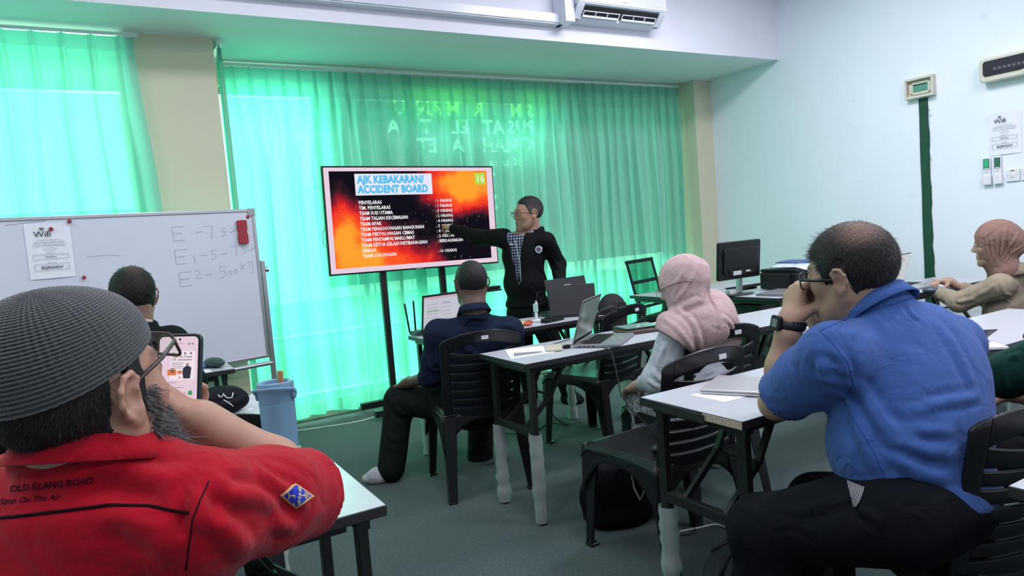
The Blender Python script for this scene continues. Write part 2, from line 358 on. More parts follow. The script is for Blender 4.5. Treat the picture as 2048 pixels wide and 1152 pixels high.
# ------------------------------------------------------------------ curtains
def curtain(name, path, z0, z1, n, lab, group, seed=1, amp=0.05, lean=0.0, flare=0.0, ptch=0.125, rootloc=None):
    """a pinch-pleated drape hanging along path(u) -> (x, y); normal n"""
    rnd = np.random.RandomState(seed)
    (xa, ya), (xb, yb) = path; L = math.hypot(xb-xa, yb-ya); npl = max(2, int(round(L/ptch)))
    r = root(name, ((xa+xb)/2, (ya+yb)/2, z0), 0, lab, 'curtain', group)
    off = rnd.uniform(-0.25, 0.25, npl+1); ph = rnd.uniform(0, 6.28, 6); am = rnd.uniform(0.55, 1.35, npl+2)
    tape = 0.085
    nu = npl*26; dx, dy = (xb-xa)/L, (yb-ya)/L
    def pt(u, v):           # u along, v from top (0) to bottom (1)
        z = z1+(z0-z1)*v; h = v*(z1-z0)
        s = u*npl; k = int(min(npl-1, math.floor(s))); t = s-k            # pleat centre at t = 0.5
        w_ = (t-0.5)
        # pinch: three thin fins standing forward of the tape
        pin = 0.032*math.exp(-(w_/0.10)**2)*(0.75+0.25*math.cos(w_*2*math.pi/0.066))
        a = am[k]*(1-t)+am[k+1]*t
        low = 1.25*amp*a*(0.5+0.5*math.cos(2*math.pi*w_+0.5*math.sin(h*1.2+k*1.7)))
        low += 0.30*amp*math.cos(2*math.pi*(s*0.5)+ph[0]+h*0.6)+0.22*amp*math.cos(2*math.pi*s*1.63+ph[1]+h*0.4)
        g = min(1.0, max(0.0, (h-0.07)/0.75)); g = g*g*(3-2*g)
        narrow = 0.040*math.exp(-(w_/(0.10+0.16*g))**2)
        d = pin if h < tape else (1-g)*narrow+g*low
        sh = (lean+flare*(u-0.5))*(h/(z1-z0))+0.018*math.sin(h*1.9+ph[2]+s*0.7)*g
        # sideways overhang makes the folds overlap
        sh += g*0.018*math.sin(2*math.pi*w_*1.0+ph[3])
        zz = z+(0.012*math.sin(s*1.3+ph[4]) if v > 0.98 else 0)
        q = u*L+sh
        return (xa+dx*q+n[0]*d, ya+dy*q+n[1]*d, zz)
    vt = [0, tape/(z1-z0)*0.5, tape/(z1-z0)]
    def strip(v0, v1, m):
        b = MB(); b.grid(lambda i, j: pt(i, v0+(v1-v0)*j), nu, m); return b
    tv = tape/(z1-z0); hv = 1-0.11/(z1-z0)
    put('heading_tape', strip(0, tv, 4), M_tape, r, world=True, smooth=True)
    put('drape', strip(tv, hv, 60), M_curtain, r, world=True, smooth=True)
    put('hem', strip(hv, 1, 4), M_tape, r, world=True, smooth=True)
    return r
G1 = 'green pleated curtain panels on the window wall'
ZR = 2.69
curtain('curtain', ((-1.30, 4.87), (0.31, 4.87)), 0.10, ZR, (0, -1), 'green pleated curtain behind the whiteboard, left of the cream pillar', G1, 3, 0.05, 0.05, 0.04, ptch=0.145)
curtain('curtain', ((0.80, 4.94), (0.86, 5.40)), 0.04, ZR, (0.6, -0.8), 'narrow curtain return hanging along the right side of the cream pillar', G1, 5, 0.03, ptch=0.12)
curtain('curtain', ((0.90, 5.45), (2.36, 5.46)), 0.045, ZR, (0, -1), 'brightest green curtain panel, between the cream pillar and the television', G1, 7, 0.055, 0.02)
curtain('curtain', ((2.30, 5.48), (4.16, 5.48)), 0.045, ZR, (0, -1), 'green curtain panel hanging behind the television and the standing man', G1, 11, 0.045, -0.02)
curtain('curtain', ((4.06, 5.45), (5.34, 5.45)), 0.045, ZR, (0, -1), 'rightmost green curtain panel, ending at the right pilaster', G1, 17, 0.05, 0.0, ptch=0.115)
rl = MB(); rl.box(0.86, 5.36, 5.44, 5.475, ZR+0.005, ZR+0.026)
put('curtain_rail', rl, M_whitepl, loc=(0.86, 5.45, ZR), world=True, label='thin white curtain rail above the wide window curtains', cat='curtain rail', bev=0.003)
rl = MB(); rl.box(-1.4, 0.34, 4.86, 4.895, ZR+0.005, ZR+0.026)
put('curtain_rail', rl, M_whitepl, loc=(-1.4, 4.87, ZR), world=True, label='white curtain rail left of the cream pillar', cat='curtain rail', bev=0.003)
put('curtain_rail', MB().box(0.795, 0.83, 4.90, 5.42, ZR+0.005, ZR+0.026), M_whitepl, loc=(0.8, 4.95, ZR), world=True, label='short white curtain rail running back along the cream pillar', cat='curtain rail', bev=0.003)
# the end of the nearer rail: bracket shown by the pillar
for lx, ly in FILL_LAMPS:  # out-of-view panels housing the added fill lamps
    o = root('ceiling_fill_panel', (lx, ly, CEIL-0.03), 0, 'flat white fill lamp panel added above the desks, out of view', 'lamp', 'added fill lamps above the classroom')
    put('frame', MB().box(-0.60, 0.60, -0.30, 0.30, -0.01, 0.03), M_whitepl, o)

# ------------------------------------------------------------------ things on the bulkhead and right wall
r = root('air_conditioner', (3.60, YS, 2.87), 0, 'white split air conditioner on the bulkhead above the curtains', 'air conditioner')
prof = [(0.0, 0.0), (0.13, -0.004), (0.195, 0.055), (0.215, 0.075), (0.222, 0.27), (0.20, 0.295), (0.0, 0.30)]
def acp(x0, x1, pr_, m, nm, bev=0.0, **k):
    b = MB(); n = len(pr_); b.add([(x, -a, z) for x in (x0, x1) for a, z in pr_], [tuple(range(n)), tuple(range(2*n-1, n-1, -1))]+[(i, n+i, n+(i+1) % n, (i+1) % n) for i in range(n)]); return put(nm, b, m, r, bev=bev, **k)
M_acw = mat('ac_white', (0.72, 0.74, 0.82), 0.3)
M_acg = mat('ac_grille_dark', (0.01, 0.01, 0.012), 0.5)
X0, X1 = -0.41, 0.44
acp(X0, X1, [(0.0, 0.0), (0.12, 0.0), (0.135, 0.03), (0.165, 0.07), (0.19, 0.085), (0.212, 0.09), (0.22, 0.27), (0.20, 0.295), (0.0, 0.30)], M_acw, 'housing', 0.004)
acp(X0+0.005, X1-0.005, [(0.2125, 0.098), (0.218, 0.098), (0.226, 0.27), (0.2185, 0.27)], M_acw, 'front_panel', 0.002)
acp(X0, X0+0.06, [(0.10, 0.0), (0.125, 0.0), (0.195, 0.07), (0.21, 0.092), (0.17, 0.09)], M_acw, 'outlet_cheek'); acp(X1-0.06, X1, [(0.10, 0.0), (0.125, 0.0), (0.195, 0.07), (0.21, 0.092), (0.17, 0.09)], M_acw, 'outlet_cheek')
acp(X0+0.06, X1-0.06, [(0.134, 0.022), (0.137, 0.020), (0.192, 0.080), (0.188, 0.083)], M_acg, 'outlet')
for k in range(2):
    b = MB(); xa = X0+0.075+k*0.365; xb = xa+0.335
    def lv(x, t, o=0.0): return (x, -(0.140+0.05*t), 0.012+0.06*t+o)
    b.bar(lv(xa, 0.12), lv(xb, 0.12), 0.008, 0.014); b.bar(lv(xa, 0.62), lv(xb, 0.62), 0.005, 0.006)
    for j in range(4): b.bar(lv(xa+(xb-xa)*j/3, 0.1), lv(xa+(xb-xa)*j/3, 0.66), 0.007, 0.006)
    put('louver', b, M_acw, r)
b = MB(); b.box(0.0, 0.045, -0.2262, -0.2255, 0.125, 0.133); b.box(0.30, 0.36, -0.2256, -0.225, 0.122, 0.125); put('front_mark', b, mat('white_mark', (0.95, 0.95, 1.0), 0.3), r, label='small pale maker mark and strip')
r = root('cable_duct', (1.0, YS-0.001, 2.84), 0, 'long white pipe duct running along the bulkhead to the air conditioner', 'duct')
put('duct_body', MB().box(-3.0, 2.14, -0.075, 0, -0.005, 0.075), M_acw, r, bev=0.004); put('duct_cover', MB().box(-3.0, 2.10, -0.085, -0.075, 0.004, 0.066), M_acw, r, bev=0.003)
put('duct_end', MB().box(2.10, 2.185, -0.16, 0, -0.005, 0.22), M_acw, r, bev=0.005)

def onwall(name, y, z, label, cat, group=None):      # local x runs along the wall to the right (towards -Y), z up, y out of the wall is -x of the room
    M = Matrix(((0, 1, 0, XW), (-1, 0, 0, y), (0, 0, 1, z), (0, 0, 0, 1)))
    return root(name, M=M, label=label, cat=cat, group=group)
r = onwall('switch_box', 3.115, 2.20, 'ivory open-fronted switch box at the top of the dark green trunking', 'switch box')
b = MB()
for z0, z1 in ((-0.078, -0.06), (0.06, 0.078)): b.box(-0.108, 0.108, -0.055, 0, z0, z1)
for x0, x1 in ((-0.108, -0.094), (0.094, 0.108)): b.box(x0, x1, -0.055, 0, -0.06, 0.06)
put('case', b, M_ivory, r, bev=0.002)
put('mounting_plate', MB().box(-0.094, 0.094, -0.012, -0.002, -0.06, 0.06), M_ivory, r)
b = MB(); b.prism(rrect(0.14, 0.095, 0.02), 0.012, Matrix(((1, 0, 0, 0), (0, 0, -1, -0.012), (0, 1, 0, 0), (0, 0, 0, 1)))); put('inner_ring', b, M_ivory, r)
put('opening', MB().box(-0.055, 0.055, -0.0262, -0.0245, -0.03, 0.03), mat('greenish_plate', (0.10, 0.28, 0.20), 0.4), r); put('terminal_strip', MB().box(-0.055, 0.05, -0.03, -0.026, 0.022, 0.028), M_blackmatte, r)
for x_ in (-0.07, 0.075): put('bracket', MB().box(x_-0.01, x_+0.006, -0.032, -0.024, -0.035, 0.035), M_ivory, r)
put('hinge', MB().box(-0.116, -0.108, -0.03, -0.01, 0.03, 0.045).box(-0.116, -0.108, -0.03, -0.01, -0.045, -0.03), M_ivory, r)
b = MB(); n = 46; rr_ = random.Random(4)
left = [(-0.036, -2.12*0+0)]
zt = [2.12-0.003-i*(2.10/n) for i in range(n+1)]
lpts = [(-0.036+0.0015*math.sin(i*0.5), z) for i, z in enumerate(zt)]; rpts = [(0.037+rr_.uniform(-0.004, 0.004)+(0.006 if i > 26 else 0), z) for i, z in enumerate(zt)]
vs = [(x, -0.006, z) for x, z in lpts]+[(x, -0.006, z) for x, z in rpts]+[(x, 0, z) for x, z in lpts]+[(x, 0, z) for x, z in rpts]; N = n+1
fs = [(i, i+1, N+i+1, N+i) for i in range(n)]+[(2*N+i, i, i+1, 2*N+i+1)[::-1] for i in range(n)]+[(N+i, N+i+1, 3*N+i+1, 3*N+i) for i in range(n)]
b.add(vs, fs); M = Matrix(((0, 1, 0, XW), (-1, 0, 0, 3.107), (0, 0, 1, 0), (0, 0, 0, 1)))
put('green_strip', b, M_green, M=M, label='dark green painted strip running down the wall from the switch box', cat='wall strip')
b = MB()
for i in range(60):
    z = rr_.uniform(0.7, 2.1); x = 0.040+abs(rr_.gauss(0, 0.006)); h_ = rr_.uniform(0.004, 0.03); w_ = rr_.uniform(0.002, 0.007)
    b.box(x, x+w_, -0.0016, 0, z, z+h_)
tag(put('torn_paint', b, mat('torn_paint', (0.75, 0.77, 0.78), 0.9), M=M), 'ragged torn paint edge along the right of the green strip', 'torn paint', kind='stuff')
r = onwall('breaker_panel', 2.37, 2.21, 'white breaker panel with smoked window at the right edge of the wall', 'breaker panel')
b = MB(); b.prism(rrect(0.60, 0.17, 0.03), 0.08, Matrix(((1, 0, 0, 0), (0, 0, -1, 0), (0, 1, 0, 0), (0, 0, 0, 1)))); put('case', b, M_ivory, r, bev=0.012, seg=3)
b = MB(); b.prism(rrect(0.54, 0.105, 0.02), 0.012, Matrix(((1, 0, 0, 0.0), (0, 0, -1, -0.078), (0, 1, 0, 0.008), (0, 0, 0, 1)))); put('smoked_window', b, M_darkglass, r, bev=0.004)
b = MB()
for k in range(14): b.box(-0.20+k*0.03, -0.18+k*0.03, -0.0925, -0.090, -0.012, 0.006)
put('breaker_row', b, mat('breaker_grey', (0.10, 0.10, 0.11), 0.5), r)
put('latch', MB().lathe([(0.028, 0), (0.026, 0.008), (0.0, 0.009)], (0, -0.078, -0.048), 20, Matrix.Rotation(math.pi/2, 4, 'X')), M_ivory, r)

def wifi_paper(r, flip=False):       # A4 notice, local x right, z up, y towards the wall
    w_, h_ = 0.21, 0.297
    b = MB(); b.grid(lambda i, j: (w_*(i-0.5), -0.003-0.004*math.sin(3.14*i)*(1 if j < 0.9 else 1.6), h_*(j-0.5)), 8, 8); put('sheet', b, M_paper, r, smooth=True)
    F = lambda x, z: frame((x, -0.012, z), (1, 0, 0), (0, 0, 1)); ink = MB(); gr = MB()
    text_mb(ink, 'Wifi', 0.046, F(-0.028, 0.075), 'CENTER')
    for rad in (0.007, 0.013, 0.019):
        b_ = [(-0.028+rad*math.sin(a), -0.012, 0.106+rad*math.cos(a)) for a in np.linspace(-0.8, 0.8, 9)]; c_ = [(-0.028+(rad-0.0035)*math.sin(a), -0.012, 0.106+(rad-0.0035)*math.cos(a)) for a in np.linspace(-0.8, 0.8, 9)]
        ink.add(b_+c_, [(i, i+1, 10+i, 9+i) for i in range(8)])
    ink.box(-0.055, 0.05, -0.0125, -0.012, 0.058, 0.0592)
    text_mb(gr, 'MULTI MEGA RESOURCES', 0.0125, F(0, 0.040), 'CENTER'); text_mb(gr, 'PUSAT LATIHAN KEMAHIRAN', 0.0115, F(0, 0.025), 'CENTER')
    b_ = [(0.03*math.cos(a), -0.012, 0.008+0.006*math.sin(a)) for a in np.linspace(0, 6.2832, 17)]
    gr.tube([(-0.032, -0.012, 0.008)]+[(x, -0.012, z) for x, _, z in b_[8:17]]+[(0.032, -0.012, 0.008)], 0.0006, 4); gr.tube([(x, -0.012, z) for x, _, z in b_[:9]], 0.0006, 4)
    text_mb(gr, 'Network', 0.010, F(0, -0.014), 'CENTER'); text_mb(gr, 'Password', 0.010, F(0, -0.066), 'CENTER')
    for z0, z1 in ((-0.045, -0.02), (-0.105, -0.072)):
        for q in ((-0.08, 0.08, z0, z0+0.0012), (-0.08, 0.08, z1, z1+0.0012), (-0.08, -0.0788, z0, z1), (0.0788, 0.08, z0, z1)): ink.box(q[0], q[1], -0.0125, -0.012, q[2], q[3])
    text_mb(ink, 'HalalMart', 0.014, F(0, -0.037), 'CENTER'); text_mb(ink, 'BQR6565vf', 0.021, F(0, -0.096), 'CENTER', bold=0.012)
    put('printing', ink, M_ink, r); put('fine_print', gr, M_greyink, r)
r = onwall('wifi_notice', 2.547, 1.757, 'white printed wifi notice taped on the wall below the breaker panel', 'notice'); wifi_paper(r)
for k, (y, lab, g) in enumerate(((2.664, 'left white remote control with bright green screen in its wall holder', (0.05, 0.42, 0.22)), (2.592, 'right white remote control with darker green screen, beside the sockets', (0.04, 0.16, 0.10)))):
    r = onwall('remote_control', y, 1.503, lab, 'remote control')
    put('body', MB().box(-0.024, 0.024, -0.022, -0.004, -0.09, 0.10), M_whitepl, r, bev=0.006); put('holder', MB().box(-0.028, 0.028, -0.03, 0, -0.10, -0.03), M_whitepl, r, bev=0.004)
    put('bezel', MB().box(-0.019, 0.019, -0.0235, -0.022, 0.012, 0.088), M_green, r); put('display', MB().box(-0.015, 0.015, -0.0245, -0.0235, 0.026, 0.084), mat('lcd_green', g, 0.25), r)
    put('button_row', MB().box(-0.015, 0.015, -0.0245, -0.0225, 0.014, 0.021), M_whitepl, r)
    b = MB()
    for x_, z_ in ((-0.01, -0.005), (0, 0.003), (0.01, -0.005), (0, -0.012)): b.box(x_-0.003, x_+0.003, -0.0228, -0.0215, z_-0.002, z_+0.002)
    put('button', b, M_greyink, r)
for k, y in enumerate((2.50, 2.405)):
    r = onwall('wall_switch', y, 1.455, ['square white wall switch with a small red mark, beside the remote controls', 'white wall plate at the right edge of the photo beside the red-marked switch'][k], 'wall switch')
    put('plate', MB().box(-0.043, 0.043, -0.012, 0, -0.043, 0.043), M_whitepl, r, bev=0.003); put('rocker', MB().box(-0.013, 0.013, -0.017, -0.011, -0.015, 0.015), M_whitepl, r, bev=0.003)
    if k == 0: put('red_mark', MB().box(-0.012, 0.012, -0.0125, -0.0118, 0.029, 0.036), M_red, r, label='small red mark')
    for x_ in (-0.031, 0.031): put('screw', MB().cyl((x_, -0.0118, 0), (x_, -0.0135, 0), 0.003, n=8), M_greyink, r)

# ------------------------------------------------------------------ tables
def table(x0, y0, L, lab, D=0.43, wraps=True, chipped=False, rz=0.0, group='folding training tables in rows'):
    r = root('folding_table', (x0, y0, 0), rz, lab, 'table', group); H = 0.75
    put('tabletop', MB().box(0, L, 0, D, H-0.024, H), M_edge, r, bev=0.002); put('laminate', MB().box(0.002, L-0.002, 0.002, D-0.002, H-0.001, H+0.0008), M_lam, r)
    if chipped: put('bare_edge', MB().box(-0.002, 0.004, 0.002, 0.15, H-0.023, H-0.002), M_chip, r, label='bare chipboard where the edging broke off'); put('loose_edging', MB().bar((-0.002, 0.43, H-0.012), (-0.006, 0.14, H-0.018), 0.003, 0.026), M_edge, r)
    for e, sx in ((0.05, 1), (L-0.05, -1)):
        for y in (0.045, D-0.045):
            l = put('leg', MB().box(e-0.0125, e+0.0125, y-0.0175, y+0.0175, 0.012, H-0.024), M_blackmetal, r, bev=0.003)
            put('foot_cap', MB().box(e-0.015, e+0.015, y-0.02, y+0.02, 0, 0.02), M_blackmatte, l, bev=0.003)
            if wraps:
                rn = random.Random(int(x0*77+e*13+y*7)); h = rn.uniform(0.36, 0.42)
                pts = [(e+rn.uniform(-.003, .003), y+rn.uniform(-.003, .003), h*i/16+0.008) for i in range(17)]
                rs = [0.030+(rn.uniform(-0.005, 0.008) if i < 10 else rn.uniform(-0.001, 0.002)) for i in range(17)]
                put('plastic_wrap', MB().tube(pts, rs, 14, cap=False), M_wrap, l, smooth=True)
        put('cross_bar', MB().box(e-0.0125, e+0.0125, 0.06, D-0.06, 0.40, 0.435), M_blackmetal, r, bev=0.003)
        put('top_rail', MB().box(e-0.015, e+0.015, 0.02, D-0.02, H-0.05, H-0.024), M_blackmetal, r)
        for y in (0.13, D-0.13):
            b = MB(); b.bar((e, y, 0.425), (e+sx*0.16, y, 0.56), 0.016, 0.02, (0, 0, 1)); b.bar((e+sx*0.15, y, 0.55), (e+sx*0.25, y, H-0.03), 0.02, 0.016); put('brace', b, M_chrome if False else M_blackmetal, r)
        put('brace_link', MB().bar((e+sx*0.155, 0.13, 0.555), (e+sx*0.155, D-0.13, 0.555), 0.010), M_blackmetal, r)
    put('frame_rail', MB().box(0.08, L-0.08, 0.05, 0.07, H-0.055, H-0.024).box(0.08, L-0.08, D-0.07, D-0.05, H-0.055, H-0.024), M_blackmetal, r)
    return r
table(1.485, 1.345, 1.2, 'grey folding table with a chipped near corner, under the closed silver laptop', chipped=True)
table(2.70, 1.345, 1.2, 'grey folding table at the right behind the blue-shirted man')
table(1.545, 2.60, 1.2, 'grey folding table in front of the pink-hijab woman with the open grey laptop')
table(2.76, 2.42, 1.2, 'grey folding table just right of the pink-hijab woman')
table(4.15, 2.50, 1.2, 'grey folding table under the hands of the woman in the tan blazer')
table(1.575, 3.60, 1.2, 'grey folding table nearest the television, between the seated navy man and the standing man')
table(-0.717, 1.455, 1.2, 'grey folding table in the left foreground beside the red-shirted man')
table(-0.70, 2.58, 1.2, 'grey folding table with a black cap lying on it, second row on the left')
table(-0.67, 3.79, 1.2, 'grey folding table of the dark-suited man in front of the whiteboard')
table(1.487, 0.255, 1.2, 'grey folding table corner at the lower right edge, nearest the camera')
table(3.88, 3.15, 1.25, 'grey desk against the right wall carrying the computer monitor', D=0.58)
table(3.66, 4.02, 1.1, 'small grey table by the window curtain near the mesh office chair', D=0.40)

# ------------------------------------------------------------------ plastic chairs
def chair_mesh():
    q = {}
    hw = lambda v: 0.205+0.008*v                               # half width of the back at height fraction v
    def S(u, v):                                               # back surface
        x = u*hw(v); y = -0.205-0.085*v-0.045*(1-u*u)*(0.4+0.6*v)+0.02; z = 0.40+0.46*v
        return (x, y, z)
    top = lambda u: 1.0-0.10*abs(u)**2.2-(0.02*max(0, (abs(u)-0.90)/0.10)**2)
    b = MB()
    def band(lo, hi, u0, u1, nu=18, nv=2):
        b.grid(lambda i, j: S(u0+(u1-u0)*i, lo(u0+(u1-u0)*i)*(1-j)+hi(u0+(u1-u0)*i)*j), nu, nv)
    for s in (-1, 1): band(lambda u: 0.0, top, s*1.0 if s < 0 else 0.80, -0.80 if s < 0 else 1.0, 4, 26)
    lens_lo = lambda u: 0.74+0.045*(u/0.8)**2*1.0; lens_hi = lambda u: 0.87-0.085*(u/0.8)**2
    band(lambda u: max(lens_hi(u), lens_lo(u)), top, -0.8, 0.8, 24, 4)
    prev = lambda u: lens_lo(u)
    zs_ = [0.645, 0.545, 0.445, 0.345, 0.245, 0.145]
    upper = lens_lo; bow = lambda u: 0.02*(u/0.8)**2
    for i, z in enumerate(zs_+[0.0]):
        lo = (lambda u, z=z: z+0.011+bow(u)) if z else (lambda u: 0.0)
        band(lo, upper, -0.8, 0.8, 24, 2)
        upper = (lambda u, z=z: z-0.011+bow(u))
    q['backrest'] = b
    b = MB()                                                   # seat with rolled front and sides
    def seat(i, j):
        u = 2*i-1; v = j; x = u*(0.215+0.012*v); y = -0.20+0.44*v
        z = 0.445-0.012*(1-u*u)*(0.3+0.7*(1-abs(2*v-1)))
        if abs(u) > 0.93: z -= 0.035*((abs(u)-0.93)/0.07)
        if v > 0.92: z -= 0.03*((v-0.92)/0.08)
        return (x, y, z)
    b.grid(seat, 28, 24); q['seat'] = b
    sk = MB()                                                  # skirt: arched apron between the legs
    def apron(a, c, n):
        def f(i, j):
            x = a[0]+(c[0]-a[0])*i; y = a[1]+(c[1]-a[1])*i; arch = 0.04+0.17*abs(2*i-1)**2.6
            z = 0.435-arch*j; return (x*(1+0.03*j), y*(1+0.03*j), z)
        sk.grid(f, 20, 5)
    c4 = [(-0.222, 0.235), (0.222, 0.235), (0.215, -0.205), (-0.215, -0.205)]
    for i in range(4): apron(c4[i], c4[(i+1) % 4], 20)
    q['apron'] = sk
    q['legs'] = []
    for sx, sy in ((-1, 1), (1, 1), (-1, -1), (1, -1)):
        l = MB(); tx, ty = sx*0.205, sy*0.215-(0 if sy > 0 else -0.012); bx, by = sx*0.225, (0.240 if sy > 0 else -0.270)
        w0, w1 = 0.062, 0.036
        rings = []
        for t in np.linspace(0, 1, 7):
            x = tx+(bx-tx)*t; y = ty+(by-ty)*t; z = 0.43*(1-t)+0.0*t; w_ = w0+(w1-w0)*t
            rings.append([(x-sx*w_, y+sy*0.006, z), (x+sx*0.006, y+sy*0.006, z), (x+sx*0.006, y-sy*w_, z), (x-sx*0.001, y-sy*w_, z), (x-sx*0.001, y-sy*0.001, z), (x-sx*w_, y-sy*0.001, z)])
        vs = [p for rg in rings for p in rg]; n = 6
        l.add(vs, [(i*n+k, i*n+(k+1) % n, (i+1)*n+(k+1) % n, (i+1)*n+k) for i in range(6) for k in range(n)]+[tuple(range(n)), tuple(range(7*n-1, 6*n-1, -1))])
        l.box(*sorted((bx-sx*w1, bx+sx*0.008)), *sorted((by+sy*0.008, by-sy*w1)), 0.0, 0.012)
        q['legs'].append(l)
    return q
CH = chair_mesh()
def chair(x, y, rz, lab, stickers=True):
    r = root('plastic_chair', (x, y, 0), math.radians(rz), lab, 'chair', 'black plastic chairs of the classroom')
    put('seat', CH['seat'], M_black, r, smooth=True, solid=0.008); put('backrest', CH['backrest'], M_black, r, auto=50, solid=0.011, bev=0.0025)
    put('apron', CH['apron'], M_black, r, smooth=True, solid=0.006)
    for l in CH['legs']: put('leg', l, M_black, r, bev=0.004)
    if stickers: put('sticker', MB().box(-0.018, 0.018, -0.348, -0.346, 0.820, 0.838, ), M_sticker, r, label='small pale label sticker')
    return r
chair(1.65, 3.36, -12, 'black plastic chair in which the man in the navy shirt sits')
chair(2.56, 3.47, 14, 'empty black plastic chair beyond the open grey laptop')
chair(1.86, 2.11, 1, 'empty black plastic chair pushed against the chipped table, nearest the pink-hijab woman')
chair(2.33, 2.43, -4, 'black plastic chair in which the pink-hijab woman sits')
chair(1.88, 1.03, -12, 'black plastic chair behind the blue-shirted man, at the lower right')
chair(0.18, 2.52, 3, 'empty black plastic chair behind the raised forearm of the red-shirted man')
chair(0.05, 3.35, 0, 'black plastic chair of the dark-suited man facing the whiteboard')
chair(-0.14, 0.85, -25, 'black plastic chair under the red-shirted man')
chair(4.45, 2.10, 12, 'black plastic chair under the woman in the tan blazer')

# mesh office chair by the window
r = root('mesh_office_chair', (4.45, 4.75, 0), math.radians(200), 'black office chair with see-through mesh back by the window curtain', 'chair')
M_mesh = mat_sheer('chair_mesh', (0.02, 0.03, 0.03), (0.10, 0.30, 0.24), 0.5, 0.22)
b = MB(); b.tube([(-0.23, -0.22, 0.50), (-0.235, -0.27, 0.72), (-0.235, -0.33, 0.98)], 0.013, 8); b.tube([(0.23, -0.22, 0.50), (0.235, -0.27, 0.72), (0.235, -0.33, 0.98)], 0.013, 8); b.bar((-0.24, -0.33, 0.98), (0.24, -0.33, 0.98), 0.03); b.bar((-0.235, -0.285, 0.79), (0.235, -0.285, 0.79), 0.028); b.bar((-0.23, -0.24, 0.56), (0.23, -0.24, 0.56), 0.024); put('back_frame', b, M_blackmatte, r)
put('mesh_back', MB().grid(lambda i, j: (-0.23+0.46*i, -0.245-0.085*j-0.02*math.sin(3.14*i), 0.58+0.39*j), 8, 8), M_mesh, r, smooth=True)
put('seat', MB().box(-0.24, 0.24, -0.22, 0.24, 0.43, 0.49), M_blackmatte, r, bev=0.025, seg=3)
for s in (-1, 1):
    put('armrest', MB().tube([(s*0.25, -0.26, 0.68), (s*0.27, 0.02, 0.69), (s*0.27, 0.14, 0.66), (s*0.26, 0.17, 0.55), (s*0.24, 0.14, 0.46)], 0.016, 8), M_blackmatte, r, smooth=True)
put('post', MB().cyl((0, 0, 0.1), (0, 0, 0.43), 0.025), M_blackmetal, r)
b = MB()
for k in range(5): a = k*1.2566; b.bar((0, 0, 0.10), (0.28*math.cos(a), 0.28*math.sin(a), 0.06), 0.04, 0.03, w2=0.02)
put('base', b, M_blackmatte, r)
for k in range(5): a = k*1.2566; put('caster', MB().cyl((0.28*math.cos(a)-0.02, 0.28*math.sin(a), 0.028), (0.28*math.cos(a)+0.02, 0.28*math.sin(a), 0.028), 0.028, n=14), M_blackmatte, r)

# ------------------------------------------------------------------ television on its stand
TX0, TX1, TZ0, TZ1, TY = 1.462, 2.905, 1.102, 1.918, 5.18
Mtv = Matrix.Translation(((TX0+TX1)/2, TY, (TZ0+TZ1)/2)) @ Matrix.Rotation(math.radians(1.15), 4, 'Y')
r = root('television', M=Mtv, label='large wide television showing a red fire slide in front of the curtains', cat='television')
TW, TH = TX1-TX0, TZ1-TZ0
b = MB(); b.box(-TW/2, TW/2, 0, 0.035, -TH/2, TH/2); b.box(-TW/2+0.15, TW/2-0.15, 0.035, 0.07, -TH/2+0.08, TH/2-0.2); put('casing', b, M_blackmatte, r, bev=0.004)
SW, SH = TW/2-0.011, TH/2-0.013
put('slide_border', MB().box(-SW, SW, -0.002, 0, -SH, SH), emis('slide_border', (0.82, 0.62, 0.74), 0.95), r, label='pale pink slide border on the screen')
m = bpy.data.materials.new('slide_fire'); m.use_nodes = True; t = T(m); t.n.remove(t.n['Principled BSDF'])
tc = t.new('ShaderNodeTexCoord'); sp = t.new('ShaderNodeSeparateXYZ'); t.ln(tc.outputs['Object'], sp.inputs[0])
def blob(cx, cz, rx, rz):
    mp = t.new('ShaderNodeMapping'); mp.inputs['Location'].default_value = (-cx/rx, 0, -cz/rz); mp.inputs['Scale'].default_value = (1/rx, 0, 1/rz); t.ln(tc.outputs['Object'], mp.inputs[0])
    l = t.new('ShaderNodeVectorMath', operation='LENGTH'); t.ln(mp.outputs[0], l.inputs[0]); mr = t.new('ShaderNodeMapRange', interpolation_type='SMOOTHSTEP'); mr.inputs['From Min'].default_value = 1.0; mr.inputs['From Max'].default_value = 0.0; t.ln(l.outputs['Value'], mr.inputs['Value']); return mr.outputs[0]
nz = t.new('ShaderNodeTexNoise', i_Scale=4.5, i_Detail=8.0, i_Roughness=0.62); t.ln(tc.outputs['Object'], nz.inputs['Vector'])
def mth(op, a, b_=None):
    n_ = t.new('ShaderNodeMath', operation=op)
    for i, q in enumerate((a, b_)):
        if q is None: continue
        if isinstance(q, (int, float)): n_.inputs[i].default_value = q
        else: t.ln(q, n_.inputs[i])
    return n_.outputs[0]
heat = mth('ADD', mth('MULTIPLY', blob(0.46, 0.27, 0.62, 0.36), 1.25), mth('MULTIPLY', blob(-0.50, -0.24, 0.50, 0.46), 0.95))
heat = mth('ADD', heat, mth('MULTIPLY', blob(-0.52, 0.02, 0.2, 0.3), 0.25)); heat = mth('ADD', heat, mth('MULTIPLY', blob(0.0, -0.36, 0.8, 0.26), 0.55)); heat = mth('ADD', heat, mth('MULTIPLY', blob(-0.64, -0.1, 0.16, 0.5), 0.3))
heat = mth('SUBTRACT', heat, mth('MULTIPLY', blob(0.52, -0.30, 0.42, 0.34), 0.9)); heat = mth('SUBTRACT', heat, mth('MULTIPLY', blob(-0.25, 0.18, 0.35, 0.3), 0.2))
heat = mth('ADD', heat, mth('MULTIPLY', mth('SUBTRACT', nz.outputs['Fac'], 0.5), 0.95))
cr = t.new('ShaderNodeValToRGB'); t.ln(heat, cr.inputs[0]); e = cr.color_ramp.elements
e[0].position = 0.0; e[0].color = (0.006, 0.005, 0.010, 1); e[1].position = 1.0; e[1].color = (1.0, 0.36, 0.03, 1)
